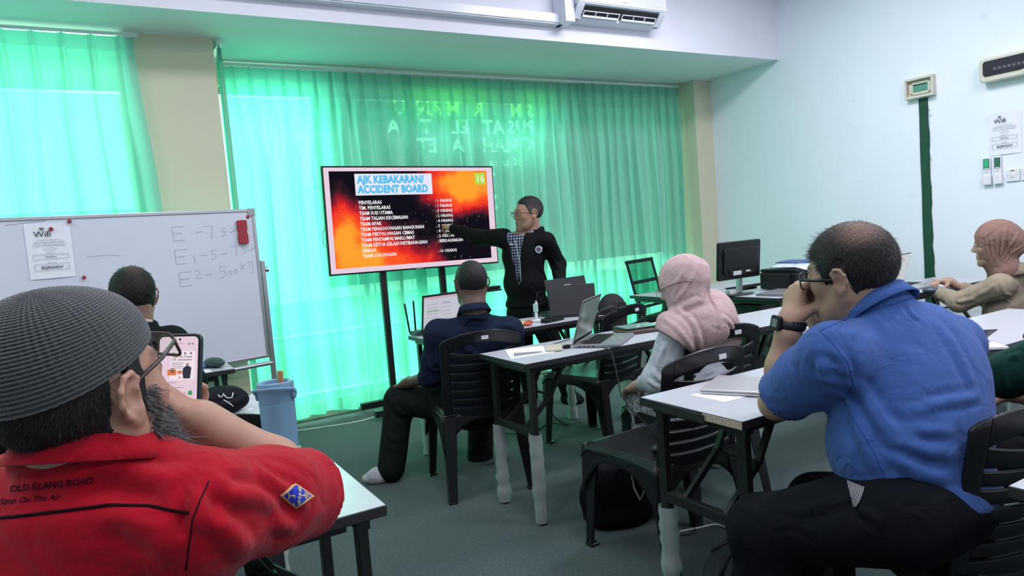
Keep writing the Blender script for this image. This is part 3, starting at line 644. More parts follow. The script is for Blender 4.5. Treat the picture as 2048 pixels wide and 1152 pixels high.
for p_, c_ in ((0.16, (0.03, 0.012, 0.02, 1)), (0.34, (0.28, 0.012, 0.025, 1)), (0.55, (0.85, 0.03, 0.02, 1)), (0.78, (1.0, 0.10, 0.02, 1))): q_ = e.new(p_); q_.color = c_
em = t.new('ShaderNodeEmission', i_Strength=1.0); t.ln(cr.outputs[0], em.inputs[0]); t.ln(em.outputs[0], t.n['Material Output'].inputs[0])
sc_ = put('screen', MB().box(-0.672, 0.655, -0.0035, -0.002, -0.358, 0.368), m, r, label='red and orange fire slide background')
F = lambda x, z, y=-0.0045: frame((x, y, z), (1, 0, 0), (0, 0, 1))
put('title_box', MB().box(-0.478, 0.155, -0.0042, -0.0035, 0.185, 0.348), emis('title_box', (0.78, 0.80, 0.93), 0.95), sc_, label='white title box')
b = MB(); text_mb(b, 'AJK KEBAKARAN/', 0.080, F(-0.458, 0.278, -0.0046), bold=0.045, sx=0.86); text_mb(b, 'ACCIDENT BOARD', 0.080, F(-0.458, 0.203, -0.0046), bold=0.045, sx=0.83); put('title', b, emis('title_blue', (0.03, 0.45, 0.80), 1.0), sc_, label='blue slide title')
b = MB(); L1 = ['PENYELARAS', 'TIM. PENYELARAS', 'TEAM SUIS UTAMA', 'TEAM TALIAN KECEMASAN', 'TEAM APAK', 'TEAM PENGOSONGAN BANGUNAN', 'TEAM PERTOLONGAN CEMAS', 'TEAM PENYAMPAI MAKLUMAT', 'TEAM KETUA KELAS/UNIT/BAHAGIAN', 'SEMASA.', 'TEAM SOKONGAN']
L2 = [': 1 ORANG', ': 1 ORANG', ': 3 ORANG', ': 2 ORANG', ': 4 ORANG', ': 5 ORANG', ': 4 ORANG', ': 2 ORANG', ': BERDASARKAN', '', ': 10 ORANG']
for i in range(11):
    z = 0.118-i*0.0405
    text_mb(b, L1[i], 0.038, F(-0.462, z), bold=0.022, sx=0.84, res=1)
    if L2[i]: text_mb(b, L2[i], 0.035, F(0.170, z+0.002), bold=0.018, sx=0.88, res=1)
put('slide_text', b, emis('slide_white', (0.92, 0.90, 0.92), 1.0), sc_, label='white slide text')
put('page_box', MB().box(0.545, 0.640, -0.0042, -0.0035, 0.255, 0.352), emis('lime', (0.42, 0.66, 0.03), 1.0), sc_, label='lime page number box')
b = MB(); text_mb(b, '16', 0.085, F(0.592, 0.275, -0.0046), 'CENTER'); put('page_number', b, emis('slide_white2', (0.92, 0.95, 0.85), 1.0), sc_)
rn = random.Random(5); b = MB()
for k in range(110):
    x = rn.uniform(-0.66, 0.64); z = rn.uniform(-0.35, 0.15) if rn.random() < 0.75 else rn.uniform(-0.35, 0.35); a = rn.uniform(0.7, 2.2); l_ = rn.uniform(0.003, 0.013)
    dx, dz = math.cos(a)*l_, math.sin(a)*l_; b.add([(x, -0.0041, z), (x+0.0016, -0.0041, z), (x+dx+0.001, -0.0041, z+dz), (x+dx, -0.0041, z+dz)], [(0, 1, 2, 3)])
tag(put('sparks', b, emis('sparks', (0.95, 0.72, 0.6), 1.0), sc_), kind='stuff')
put('maker_mark', MB().box(-0.03, 0.03, -0.0008, 0.0, -TH/2+0.003, -TH/2+0.009), M_alu, r, label='small silver maker mark below the screen')
r = root('television_stand', (2.15, 5.26, 0), 0, 'black two-post stand holding up the television', 'stand')
for x in (-0.255, 0.255):
    put('post', MB().box(x-0.024, x+0.024, -0.01, 0.03, 0.05, 1.5), M_blackmetal, r, bev=0.003)
put('foot', MB().box(-0.50, 0.50, -0.25, -0.20, 0.03, 0.08).box(-0.50, 0.50, 0.08, 0.13, 0.03, 0.08).box(-0.30, -0.24, -0.25, 0.13, 0.04, 0.09).box(0.24, 0.30, -0.25, 0.13, 0.04, 0.09), M_blackmetal, r, bev=0.003)
put('mount', MB().box(-0.36, 0.36, -0.03, -0.01, 1.40, 1.46).box(-0.36, 0.36, -0.03, -0.01, 1.66, 1.72), M_blackmetal, r)
put('cable_loop', MB().tube([(-0.66, -0.02, 1.52), (-0.70, -0.02, 1.44), (-0.705, -0.02, 1.36), (-0.66, -0.02, 1.30)], 0.002, 5), M_blackmatte, r)
put('shelf', MB().box(0.25, 0.68, -0.22, 0.10, 0.865, 0.88), M_blackmetal, r, bev=0.003)
r = root('set_top_box', (2.74, 5.12, 0.88), 0.1, 'small black device on the stand shelf right of the television posts', 'device')
put('case', MB().box(-0.10, 0.10, -0.05, 0.05, 0, 0.025), M_black, r, bev=0.006); put('cable', MB().tube([(-0.10, 0.0, 0.02), (-0.14, -0.02, 0.03), (-0.10, -0.06, 0.012), (-0.02, -0.08, 0.01)], 0.003, 6), M_blackmatte, r)

# ------------------------------------------------------------------ whiteboard on its stand
wa = math.radians(10.6)     # turned towards the room
Mw = Matrix.Translation((0.865, 4.74, 0)) @ Matrix.Rotation(wa, 4, 'Z')
r = root('whiteboard', M=Mw, label='wide white marker board on a wheeled stand in front of the left curtain', cat='whiteboard')
WL, Z0, Z1 = 1.80, 0.665, 1.60
M_board = mat('board_white', (0.62, 0.65, 0.72), 0.22, spec=0.5, var=0.03, vscale=3)
put('board', MB().box(-WL, 0, -0.012, 0.0, Z0, Z1), M_board, r)
b = MB(); b.box(-WL-0.015, 0.015, -0.018, 0.008, Z1-0.004, Z1+0.016); b.box(-WL-0.015, 0.015, -0.018, 0.008, Z0-0.016, Z0+0.004); b.box(-0.004, 0.016, -0.018, 0.008, Z0, Z1); b.box(-WL-0.016, -WL+0.004, -0.018, 0.008, Z0, Z1); put('frame', b, M_alu, r, bev=0.003)
put('corner_cap', MB().box(-0.03, 0.018, -0.021, 0.01, Z1-0.03, Z1+0.018), mat('grey_cap', (0.33, 0.34, 0.36), 0.5), r, bev=0.003)
for x in (0.035, -WL-0.035):
    l = put('post', MB().box(x-0.014, x+0.014, -0.014, 0.014, 0.08, 1.28), M_alu, r, bev=0.003); put('base_bar', MB().box(x-0.02, x+0.02, -0.28, 0.28, 0.05, 0.09), M_alu, l, bev=0.004)
    put('clamp_knob', MB().cyl((x+0.014, 0, 1.22), (x+0.035, 0, 1.22), 0.018, n=12), M_chrome, l)
    for y in (-0.26, 0.26): put('caster', MB().cyl((x-0.012, y, 0.025), (x+0.012, y, 0.025), 0.025, n=12), M_blackmatte, l)
put('cross_tube', MB().cyl((-WL-0.03, 0.0, Z0-0.055), (0.03, 0.0, Z0-0.055), 0.016, n=12), M_alu, r)
b = MB(); Fw = lambda x, z: frame((x, -0.0128, z), (1, 0, 0), (0, 0, 1))
def stroke(pts, w_=0.0017): b.tube([(x, -0.0130, z) for x, z in pts], w_, 4, flat=0.15)
def glyph(ch, x, z, s=0.075):
    G = {'E': [[(1, 1), (0, .98), (.02, 0), (1, .02)], [(.05, .5), (.8, .52)]], '7': [[(0, .9), (.7, .95), (.55, 0)]], '5': [[(.9, 1), (.2, .95), (.2, .6), (.7, .55), (.75, .2), (.1, 0)]], '1': [[(.3, .7), (.35, 0)]], '2': [[(.1, .8), (.5, .95), (.7, .7), (.1, .1), (.9, .05)]], '0': [[(.3, .6), (0, .3), (.3, 0), (.6, .3), (.3, .6)]], '-': [[(0, .4), (.9, .45)]], '.': [[(.2, .0), (.3, .02)]], 'k': [[(.3, 1.2), (.3, .3)], [(.8, .9), (.35, .6), (.9, .4)]], 'g': [[(.8, .9), (.2, .8), (.3, .5), (.8, .8), (.75, -.2), (.3, -.2)]], '~': [[(0, .3), (.4, .2), (1.2, .7)]]}
    for pl in G[ch]: stroke([(x+p*s*0.8, z+q*s) for p, q in pl])
for ch, x, z, s in (('E', -0.49, 1.44, .085), ('-', -0.36, 1.46, .06), ('7', -0.305, 1.44, .085), ('.', -0.25, 1.445, .06), ('5', -0.21, 1.45, .05), ('~', -0.16, 1.46, .05),
                    ('E', -0.49, 1.30, .085), ('1', -0.40, 1.30, .07), ('-', -0.34, 1.32, .05), ('5', -0.29, 1.31, .06), ('-', -0.22, 1.32, .05), ('7', -0.16, 1.32, .07), ('.', -0.115, 1.33, .05), ('5', -0.09, 1.335, .045), ('~', -0.05, 1.34, .04),
                    ('E', -0.48, 1.165, .085), ('2', -0.39, 1.20, .06), ('-', -0.33, 1.20, .05), ('5', -0.25, 1.19, .075), ('0', -0.19, 1.205, .05), ('0', -0.155, 1.21, .05), ('k', -0.12, 1.21, .06), ('g', -0.075, 1.22, .07)): glyph(ch, x, z, s)
stroke([(-1.30, 1.575), (-1.2, 1.585), (-1.12, 1.59)], 0.0015); stroke([(-0.95, 1.38), (-0.85, 1.385), (-0.78, 1.375)], 0.001)
put('marker_writing', b, mat('faded_marker', (0.30, 0.33, 0.37), 0.7), r, label='faint handwritten marker notes')
def onboard(x, z): return Mw @ Matrix.Translation((x, -0.0125, z))
r = root('wifi_notice', M=onboard(-1.115, 1.43), label='white printed wifi notice pinned with magnets to the whiteboard', cat='notice'); wifi_paper(r)
for k, (x, z, lab) in enumerate(((-1.010, 1.582, 'red round magnet above the right corner of the notice on the whiteboard'), (-1.10, 1.545, 'red round magnet on the notice itself'), (-0.975, 1.27, 'red round magnet below the right corner of the notice on the whiteboard'), (-0.030, 1.565, 'red round magnet in the top right corner of the whiteboard'))):
    put('magnet', MB().lathe([(0.010, 0), (0.011, 0.003), (0.008, 0.009), (0, 0.010)], (0, 0, 0), 16, Matrix.Rotation(math.pi/2, 4, 'X')), M_red, M=onboard(x, z) @ Matrix.Translation((0, -0.012 if k < 3 else 0, 0)), label=lab, cat='magnet', group='red magnets on the whiteboard', smooth=True)
b = MB(); b.prism([(-.027, -.075), (.027, -.075), (.030, -.068), (.030, -.02), (.025, 0), (.030, .02), (.030, .068), (.026, .075), (-.026, .075), (-.030, .068), (-.030, .02), (-.025, 0), (-.030, -.02), (-.030, -.068)], 0.025, Matrix(((1, 0, 0, 0), (0, 0, -1, 0), (0, 1, 0, 0), (0, 0, 0, 1))))
put('board_eraser', b, M_red, M=onboard(-0.078, 1.47), label='red magnetic board eraser stuck at the top right of the whiteboard', cat='eraser', bev=0.004)

# ------------------------------------------------------------------ implicit surfaces for bodies and clothes
def RM(az, pitch=0, roll=0):            # columns: right, forward, up; az clockwise from +Y in degrees, pitch up, roll to the right
    a, p, r = map(math.radians, (az, pitch, roll))
    F_ = np.array([math.sin(a)*math.cos(p), math.cos(a)*math.cos(p), math.sin(p)]); R_ = np.array([math.cos(a), -math.sin(a), 0.0]); U_ = np.cross(R_, F_)
    return np.array([math.cos(r)*R_-math.sin(r)*U_, F_, math.sin(r)*R_+math.cos(r)*U_]).T
def cone(a, b, ra, rb=None, k=0.02, op=1): return ('c', V3(a), V3(b), ra, ra if rb is None else rb, k, op)
def ell(c, r, R=None, k=0.02, op=1): return ('e', V3(c), V3(r), np.eye(3) if R is None else np.array(R), 0, k, op)
def chain(pts, rs, k=0.02, op=1): return [cone(pts[i], pts[i+1], rs[i], rs[i+1], k, op) for i in range(len(pts)-1)]
def mesh_sdf(prims, h=0.006, folds=(), noise=0.0, nscale=20.0, clips=(), post=None, seed=0):
    """surface-nets mesh of the smooth union of prims; folds = [(polyline, width, height)], clips = [(point, normal)] cut away along normal"""
    lo = np.full(3, 1e9); hi = -lo
    for p in prims:
        if p[6] < 0: continue
        if p[0] == 'c': m0 = np.minimum(p[1]-p[3], p[2]-p[4]); m1 = np.maximum(p[1]+p[3], p[2]+p[4])
        else: rr = np.sqrt((p[3]**2) @ (p[2]**2)); m0 = p[1]-rr; m1 = p[1]+rr
        lo = np.minimum(lo, m0); hi = np.maximum(hi, m1)
    lo -= 4*h+0.012; hi += 4*h+0.012
    n = np.ceil((hi-lo)/h).astype(int)+1
    ax = [(lo[i]+h*np.arange(n[i])).astype(np.float32) for i in range(3)]
    D = np.full(tuple(n), 0.2, np.float32)
    def block(m0, m1):
        i0 = np.clip(np.floor((m0-lo)/h).astype(int), 0, n-1); i1 = np.clip(np.ceil((m1-lo)/h).astype(int)+1, 1, n)
        return tuple(slice(i0[i], i1[i]) for i in range(3))
    def sub_axes(s): return ax[0][s[0]][:, None, None], ax[1][s[1]][None, :, None], ax[2][s[2]][None, None, :]
    for kind, a, b, r1, r2, k, op in prims:
        mg = max(k, 0.0)+5*h
        if kind == 'c':
            s = block(np.minimum(a-r1, b-r2)-mg, np.maximum(a+r1, b+r2)+mg); X, Y, Z = sub_axes(s)
            d = b-a; L2 = float(d@d)+1e-12
            t = np.clip(((X-a[0])*d[0]+(Y-a[1])*d[1]+(Z-a[2])*d[2])/L2, 0, 1)
            q = np.sqrt((X-a[0]-t*d[0])**2+(Y-a[1]-t*d[1])**2+(Z-a[2]-t*d[2])**2)-(r1+(r2-r1)*t)
        else:
            R = r1; rr = np.sqrt((R**2) @ (b**2)); s = block(a-rr-mg, a+rr+mg); X, Y, Z = sub_axes(s)
            X = X-a[0]; Y = Y-a[1]; Z = Z-a[2]; u = [(X*R[0, i]+Y*R[1, i]+Z*R[2, i])/b[i] for i in range(3)]
            k0 = np.sqrt(u[0]**2+u[1]**2+u[2]**2)+1e-9; k1 = np.sqrt((u[0]/b[0])**2+(u[1]/b[1])**2+(u[2]/b[2])**2)+1e-9
            q = k0*(k0-1)/k1
        Db = D[s]
        if op > 0:
            g = np.clip(0.5+0.5*(Db-q)/k, 0, 1); D[s] = Db*(1-g)+q*g-k*g*(1-g)
        else:
            g = np.clip(0.5-0.5*(Db+q)/k, 0, 1); D[s] = Db*(1-g)-q*g+k*g*(1-g)
    def samp(p):
        g = (p-lo)/h; i = np.clip(g.astype(int), 0, n-2); f_ = np.clip(g-i, 0, 1); v = 0.0
        for a in (0, 1):
            for b in (0, 1):
                for c in (0, 1): v += float(D[i[0]+a, i[1]+b, i[2]+c])*(f_[0] if a else 1-f_[0])*(f_[1] if b else 1-f_[1])*(f_[2] if c else 1-f_[2])
        return v
    for pl, w_, hh in folds:            # snap each fold line onto the surface, then raise a crease with a groove beside it
        hh = hh*1.0; q = []
        pl = [V3(p) for p in pl]
        for a, b in zip(pl[:-1], pl[1:]):
            k_ = max(1, int(np.linalg.norm(b-a)/.018)); q += [a+(b-a)*i/k_ for i in range(k_)]
        q.append(pl[-1]); sn = []
        for p in q:
            ok = True
            for _ in range(6):
                d0 = samp(p)
                if d0 > .19: ok = False; break
                gr = np.array([samp(p+e)-samp(p-e) for e in np.eye(3)*h]); gn = np.linalg.norm(gr)
                if gn < 1e-6: ok = False; break
                p = p-gr/gn*d0
            if ok: sn.append(p)
        if len(sn) < 2: continue
        m0 = np.min(sn, axis=0)-4*w_; m1 = np.max(sn, axis=0)+4*w_; s = block(m0, m1); X, Y, Z = sub_axes(s); best = None; L_ = len(sn)-1; tt = None
        for j, (a, b) in enumerate(zip(sn[:-1], sn[1:])):
            d = b-a; t = np.clip(((X-a[0])*d[0]+(Y-a[1])*d[1]+(Z-a[2])*d[2])/(float(d@d)+1e-12), 0, 1)
            q_ = (X-a[0]-t*d[0])**2+(Y-a[1]-t*d[1])**2+(Z-a[2]-t*d[2])**2
            if best is None: best = q_; tt = (j+t)/L_
            else: m_ = q_ < best; best = np.where(m_, q_, best); tt = np.where(m_, (j+t)/L_, tt)
        rr_ = np.sqrt(best); tap = np.sin(np.pi*np.clip(tt*.94+.03, 0, 1))**.6
        D[s] -= (hh*tap*(np.exp(-best/(w_*w_))-.55*np.exp(-((rr_-2.0*w_)/(.8*w_))**2))).astype(np.float32)
    X, Y, Z = sub_axes((slice(None),)*3)
    if noise:
        rs = np.random.RandomState(seed); acc = 0
        for o in range(5):
            v = rs.normal(size=3); v /= np.linalg.norm(v); f = nscale*(0.7+0.5*o); v2 = rs.normal(size=3)*f*0.35
            acc = acc+np.sin(X*v[0]*f+Y*v[1]*f+Z*v[2]*f+rs.uniform(0, 6)+1.6*np.sin(X*v2[0]+Y*v2[1]+Z*v2[2]+rs.uniform(0, 6)))/(1+0.5*o)
        D += (noise*acc/2).astype(np.float32)
    for c, nn in clips:
        c = V3(c); nn = V3(nn)/np.linalg.norm(nn); D = np.maximum(D, ((X-c[0])*nn[0]+(Y-c[1])*nn[1]+(Z-c[2])*nn[2]).astype(np.float32))
    if post is not None: D = post(D, X, Y, Z)
    return nets(D, lo, h)
def nets(D, lo, h):
    S = D < 0; n = D.shape
    c = np.zeros(tuple(k-1 for k in n), np.int8)
    for i in (0, 1):
        for j in (0, 1):
            for k in (0, 1): c += S[i:n[0]-1+i, j:n[1]-1+j, k:n[2]-1+k]
    act = (c > 0) & (c < 8); idx = np.full(act.shape, -1, np.int64); I = np.argwhere(act); idx[act] = np.arange(len(I))
    vs = {}
    for i in (0, 1):
        for j in (0, 1):
            for k in (0, 1): vs[i, j, k] = D[I[:, 0]+i, I[:, 1]+j, I[:, 2]+k].astype(np.float64)
    acc = np.zeros((len(I), 3)); cnt = np.zeros(len(I))
    for a in range(3):
        o = [b for b in range(3) if b != a]
        for u in (0, 1):
            for v in (0, 1):
                k0 = [0, 0, 0]; k0[o[0]] = u; k0[o[1]] = v; k1 = list(k0); k1[a] = 1
                d0 = vs[tuple(k0)]; d1 = vs[tuple(k1)]; m = (d0 < 0) != (d1 < 0); t = np.where(m, d0/np.where(m, d0-d1, 1), 0)
                p = np.zeros((len(I), 3)); p[:, a] = t; p[:, o[0]] = u; p[:, o[1]] = v; acc += p*m[:, None]; cnt += m
    Vt = (I+acc/cnt[:, None])*h+lo
    F_ = []
    for a in range(3):
        o = [b for b in range(3) if b != a]
        s0 = [slice(None)]*3; s1 = [slice(None)]*3; s0[a] = slice(0, n[a]-1); s1[a] = slice(1, n[a])
        A = S[tuple(s0)]; B = S[tuple(s1)]; E = np.argwhere(A != B)
        E = E[(E[:, o[0]] > 0) & (E[:, o[1]] > 0) & (E[:, o[0]] < n[o[0]]-1) & (E[:, o[1]] < n[o[1]]-1)]
        ins = A[E[:, 0], E[:, 1], E[:, 2]]
        q = []
        for u, v in ((0, 0), (-1, 0), (-1, -1), (0, -1)):
            e = E.copy(); e[:, o[0]] += u; e[:, o[1]] += v; q.append(idx[e[:, 0], e[:, 1], e[:, 2]])
        q = np.stack(q, 1); flip = ins if a != 1 else ~ins
        q[~flip] = q[~flip][:, ::-1]; F_.append(q)
    return Vt, np.concatenate(F_)
def put_np(name, Vt, Fq, m, parent, cols=None, label=None, smooth_it=0):
    if smooth_it:                       # light relaxation to lose the grid feel
        e = np.concatenate([Fq[:, [0, 1]], Fq[:, [1, 2]], Fq[:, [2, 3]], Fq[:, [3, 0]]])
        for _ in range(smooth_it):
            s = np.zeros_like(Vt); c = np.zeros(len(Vt)); np.add.at(s, e[:, 0], Vt[e[:, 1]]); np.add.at(s, e[:, 1], Vt[e[:, 0]]); np.add.at(c, e[:, 0], 1); np.add.at(c, e[:, 1], 1)
            Vt = Vt*0.5+0.5*s/np.maximum(c, 1)[:, None]
    Iw = np.array(MW[parent.name].inverted()); L = Vt @ Iw[:3, :3].T+Iw[:3, 3]
    me = bpy.data.meshes.new(name); me.vertices.add(len(L)); me.vertices.foreach_set('co', L.astype(np.float32).ravel())
    me.loops.add(Fq.size); me.loops.foreach_set('vertex_index', Fq.astype(np.int32).ravel())
    me.polygons.add(len(Fq)); me.polygons.foreach_set('loop_start', (np.arange(len(Fq))*4).astype(np.int32)); me.polygons.foreach_set('loop_total', np.full(len(Fq), 4, np.int32))
    me.update(calc_edges=True); me.validate(); me.materials.append(m); me.shade_smooth()
    if cols is not None:
        at = me.color_attributes.new('Col', 'FLOAT_COLOR', 'POINT'); cc = np.ones((len(L), 4), np.float32); cc[:, :3] = cols; at.data.foreach_set('color', cc.ravel())
    o = bpy.data.objects.new(name, me); C.objects.link(o); o.parent = parent; MW[o.name] = MW[parent.name]
    return tag(o, label)
def join_np(*ms):
    V_, F_, n = [], [], 0
    for v, f in ms: V_.append(v); F_.append(f+n); n += len(v)
    return np.concatenate(V_), np.concatenate(F_)

from mathutils.bvhtree import BVHTree
class Head:
    def __init__(s, c, az, pitch=0, roll=0, sc=1.0): s.c = V3(c); s.R = RM(az, pitch, roll); s.s = sc
    def w(s, *p): return s.c+s.R @ (V3(p)*s.s)
    def M(s):
        m = Matrix.Identity(4)
        for i in range(3):
            for j in range(3): m[i][j] = s.R[i, j]*s.s
            m[i][3] = s.c[i]
        return m
    def loc(s, V_): return ((V_-s.c) @ s.R)/s.s
    def prims(s, ears=True, fat=0.0, detail=True):
        R, q = s.R, s.s
        def e(c, r, k=0.02, op=1, R2=None): return ell(s.w(*c), V3(r)*q, R if R2 is None else R @ R2, k*q, op)
        def cn(a, b, r1, r2=None, k=0.012, op=1): return cone(s.w(*a), s.w(*b), r1*q, (r1 if r2 is None else r2)*q, k*q, op)
        P_ = [e((0, -.014, .030), (.076, .096, .088), .02), e((0, .028, -.03), (.064+fat*.5, .062, .086), .035), e((0, .036, -.082), (.046+fat, .044, .034), .03), cn((-.012, .074, -.104), (.012, .074, -.104), .015, k=.022),
              cn((-.058-fat*.6, -.002, -.045), (-.040-fat, .040, -.088), .018, .018, k=.03), cn((.058+fat*.6, -.002, -.045), (.040+fat, .040, -.088), .018, .018, k=.03),
              e((.040, .056, -.022), (.024, .022, .020), .025), e((-.040, .056, -.022), (.024, .022, .020), .025),
              cn((-.034, .078, .022), (.034, .078, .022), .011, k=.018), cn((0, .084, .014), (0, .104, -.026), .0075, .0105, k=.012),
              e((.011, .096, -.031), (.008, .010, .007), .008), e((-.011, .096, -.031), (.008, .010, .007), .008),
              cn((-.018, .086, -.060), (.018, .086, -.060), .0065, k=.008), cn((-.016, .085, -.071), (.016, .085, -.071), .0075, k=.008), cn((-.02, .092, -.0655), (.02, .092, -.0655), .0018, k=.004, op=-1),
              e((.032, .094, .004), (.016, .013, .010), .012, -1), e((-.032, .094, .004), (.016, .013, .010), .012, -1),
              e((.032, .0790, .003), (.0155, .0120, .0120), .004), e((-.032, .0790, .003), (.0155, .0120, .0120), .004)]
        if ears:
            for sx in (-1, 1):
                T_ = np.array(Matrix.Rotation(math.radians(-sx*24), 3, 'Z'))
                P_.append(e((sx*.081, -.008, -.004), (.0065, .019, .029), .008, 1, T_)); P_.append(e((sx*.080, .002, -.024), (.007, .009, .013), .008))
                if detail:
                    hx = [(.078, .010, .004), (.083, .010, .018), (.088, .0, .029), (.092, -.014, .028), (.094, -.025, .014), (.092, -.027, -.004), (.087, -.018, -.022), (.083, -.006, -.034), (.080, .003, -.034)]
                    P_ += [cn((sx*a[0], a[1], a[2]), (sx*b[0], b[1], b[2]), .0042, k=.005) for a, b in zip(hx[:-1], hx[1:])]
                    P_.append(e((sx*.090, -.003, -.004), (.007, .009, .012), .005, -1))
        return P_
    def neck(s, base, r0=.056, r1=.064, k=.035): return [cone(s.w(0, -.022, -.055), base, r0*s.s, r1, k)]

def skin_cols(V_, H, base, brow=True, lipc=None, stub=0.0, red=0.05):
    L = H.loc(V_); x, y, z = L[:, 0], L[:, 1], L[:, 2]; n = len(L)
    c = np.tile(V3(base), (n, 1)).astype(np.float64)
    f = 0.96+0.05*np.sin(x*90+3)*np.sin(y*70)*np.sin(z*80); c *= f[:, None]
    def mixin(w_, col): nonlocal c; w_ = np.clip(w_, 0, 1)[:, None]; c = c*(1-w_)+V3(col)*w_
    near = (np.abs(x) < 0.11) & (y > -0.03) & (z > -0.14) & (z < 0.12) & (y < .14)
    lip = np.exp(-((np.abs(x)/0.021)**4+((z+.0655)/0.0095)**4))*(y > .07)*near; mixin(lip*0.75, lipc or (base[0]*0.9, base[1]*0.55, base[2]*0.5))
    if stub:
        s_ = np.clip((-.045-z)/.02, 0, 1)*(y > .01)*near+np.exp(-(((z+.045)/.008)**2+(x/.03)**2))*(y > .07)*near; mixin(s_*stub*(1-lip), (.05, .045, .045))
    if brow:
        b = np.exp(-(((np.abs(x)-.033)/.019)**4+((z-.026-.004*np.cos((np.abs(x)-.03)*60))/.0045)**2))*(y > .05)*near; mixin(b*0.85, (.012, .010, .010))
    ch = np.exp(-(((np.abs(x)-.05)/.02)**2+((z+.02)/.02)**2))*(y > .03)*near; mixin(ch*0.25, (base[0]*1.05, base[1]*0.75, base[2]*0.7))
    return c
M_skin = mat('skin', (0.4, 0.22, 0.15), 0.5, spec=0.35, attr=True, bump=0.10, bscale=420, sub=0.06, bdist=0.002)
M_hair = mat('hair', (0.01, 0.01, 0.01), 0.55, attr=True, spec=0.25, bump=0.7, bscale=260, stretch=(1, 1, 0.25), bdist=0.004)
M_strand = mat('hair_strands', (0.010, 0.009, 0.009), 0.5, spec=0.3)
M_grey = mat('grey_beard', (0.10, 0.095, 0.095), 0.6, spec=0.3, var=0.7, vscale=120)
M_eye = mat('eye_white', (0.55, 0.53, 0.50), 0.2); M_iris = mat('iris', (0.012, 0.008, 0.006), 0.1)
M_lens = mat_glass('lens_glass', (0.92, 0.97, 0.95), 0.10)
def eyes(H, parent):
    for sx in (-1, 1):
        e = put('eye', MB().sphere((0, 0, 0), 0.0112, 14, None), M_eye, parent)
        e.data.transform(MW[parent.name].inverted() @ H.M() @ Matrix.Translation((sx*.032, .0815, .003))); e.data.shade_smooth()
        i = put('iris', MB().sphere((0, 0, 0), (0.0055, 0.002, 0.0055), 12), M_iris, e); i.data.transform(MW[parent.name].inverted() @ H.M() @ Matrix.Translation((sx*.032, .0925, .003)))
def glasses(H, parent, m, wdt=.050, hgt=.034, r=.0018, rr=.012, dx=0, dy=0, dz=0, tilt=0.0, lab=None, temple=.0024):
    A = H.M() @ Matrix.Translation((dx, .098+dy, .0+dz)) @ Matrix.Rotation(math.radians(tilt), 4, 'X')
    g = MB(); ln = MB(); h = lambda p: tuple(A @ Vector(p))
    for sx in (-1, 1):
        o = rrect(wdt, hgt, rr, 5, sx*.033, 0); pts = [h((x, -0.006*(abs(x)/.06)**2, z)) for x, z in o]
        g.tube(pts+[pts[0]], r*H.s, 6, cap=False); ln.add(pts, [tuple(range(len(pts)))])
        x0 = sx*(.033+wdt/2)
        g.tube([h((x0, -.006, .009)), h((x0+sx*.005, -.010, .009))], r*1.3*H.s, 6)
        g.tube([h((x0+sx*.005, -.010, .009)), h((sx*.077, -.05, .008)), h((sx*.080, -.098, .007)), h((sx*.078, -.118, -.010)), h((sx*.077, -.123, -.024))], temple*H.s, 6)
    g.tube([h((-.010, 0, .006)), h((0, .003, .009)), h((.010, 0, .006))], r*H.s, 6)
    o = put('glasses', g, m, parent, world=True, smooth=True, label=lab); put('lens', ln, M_lens, o, world=True); return o
def hair_region(front=.062, side=.0, nape=-.075, temple_y=.035, sideburn=-.02):
    """signed: negative where hair grows, in head coordinates"""
    def f(x, y, z):
        ax_ = np.abs(x)
        line = np.where(y > temple_y, front-0.25*(ax_)-0.35*np.clip(y-.06, 0, 1), np.where(y > -.0, sideburn+0*y, np.where(y > -.03, .028+(y+.03)*.0, nape)))
        # smooth the steps
        t1 = np.clip((y-temple_y+.012)/.024, 0, 1); t2 = np.clip((y+.002)/.008, 0, 1); t3 = np.clip((-.022-y)/.012, 0, 1)
        a = front-0.22*ax_-0.3*np.clip(y-.06, 0, 1)
        line = nape*t3+(1-t3)*(.034*(1-t2)+t2*(sideburn*(1-t1)+a*t1))
        return line-z
    return f
def hair_shell(H, parent, thick=.009, reg=None, col=(.010, .009, .009), bald=None, res=.004, name='hair', noise=.0012, m=None):
    reg = reg or hair_region(); P_ = H.prims(ears=False)
    def post(D, X, Y, Z):
        x = X-H.c[0]; y = Y-H.c[1]; z = Z-H.c[2]; R = H.R
        lx = (x*R[0, 0]+y*R[1, 0]+z*R[2, 0])/H.s; ly = (x*R[0, 1]+y*R[1, 1]+z*R[2, 1])/H.s; lz = (x*R[0, 2]+y*R[1, 2]+z*R[2, 2])/H.s
        g = reg(lx, ly, lz)*H.s
        th = thick*np.clip(-g/0.02, 0.25, 1)
        nz = noise*np.sin(lx*420+3*np.sin(lz*90))*np.sin(ly*380+2*np.sin(lz*70))
        return np.maximum(D-th-nz, g).astype(np.float32)
    Vt, Fq = mesh_sdf(P_, res, post=post); L = H.loc(Vt); c = np.tile(V3(col), (len(L), 1)).astype(float)
    if bald:
        (bx, by, bz), br, bc = bald; w_ = np.exp(-(((L[:, 0]-bx)/br[0])**2+((L[:, 1]-by)/br[1])**2+((L[:, 2]-bz)/br[2])**2)*1.0); w_ = np.clip(w_*1.5-.25, 0, 1)[:, None]*(0.75+.25*np.sin(L[:, :1]*700)*np.sin(L[:, 1:2]*500)); c = c*(1-w_)+V3(bc)*w_
    o = put_np(name, Vt, Fq, m or M_hair, parent, c); return o, Vt, L
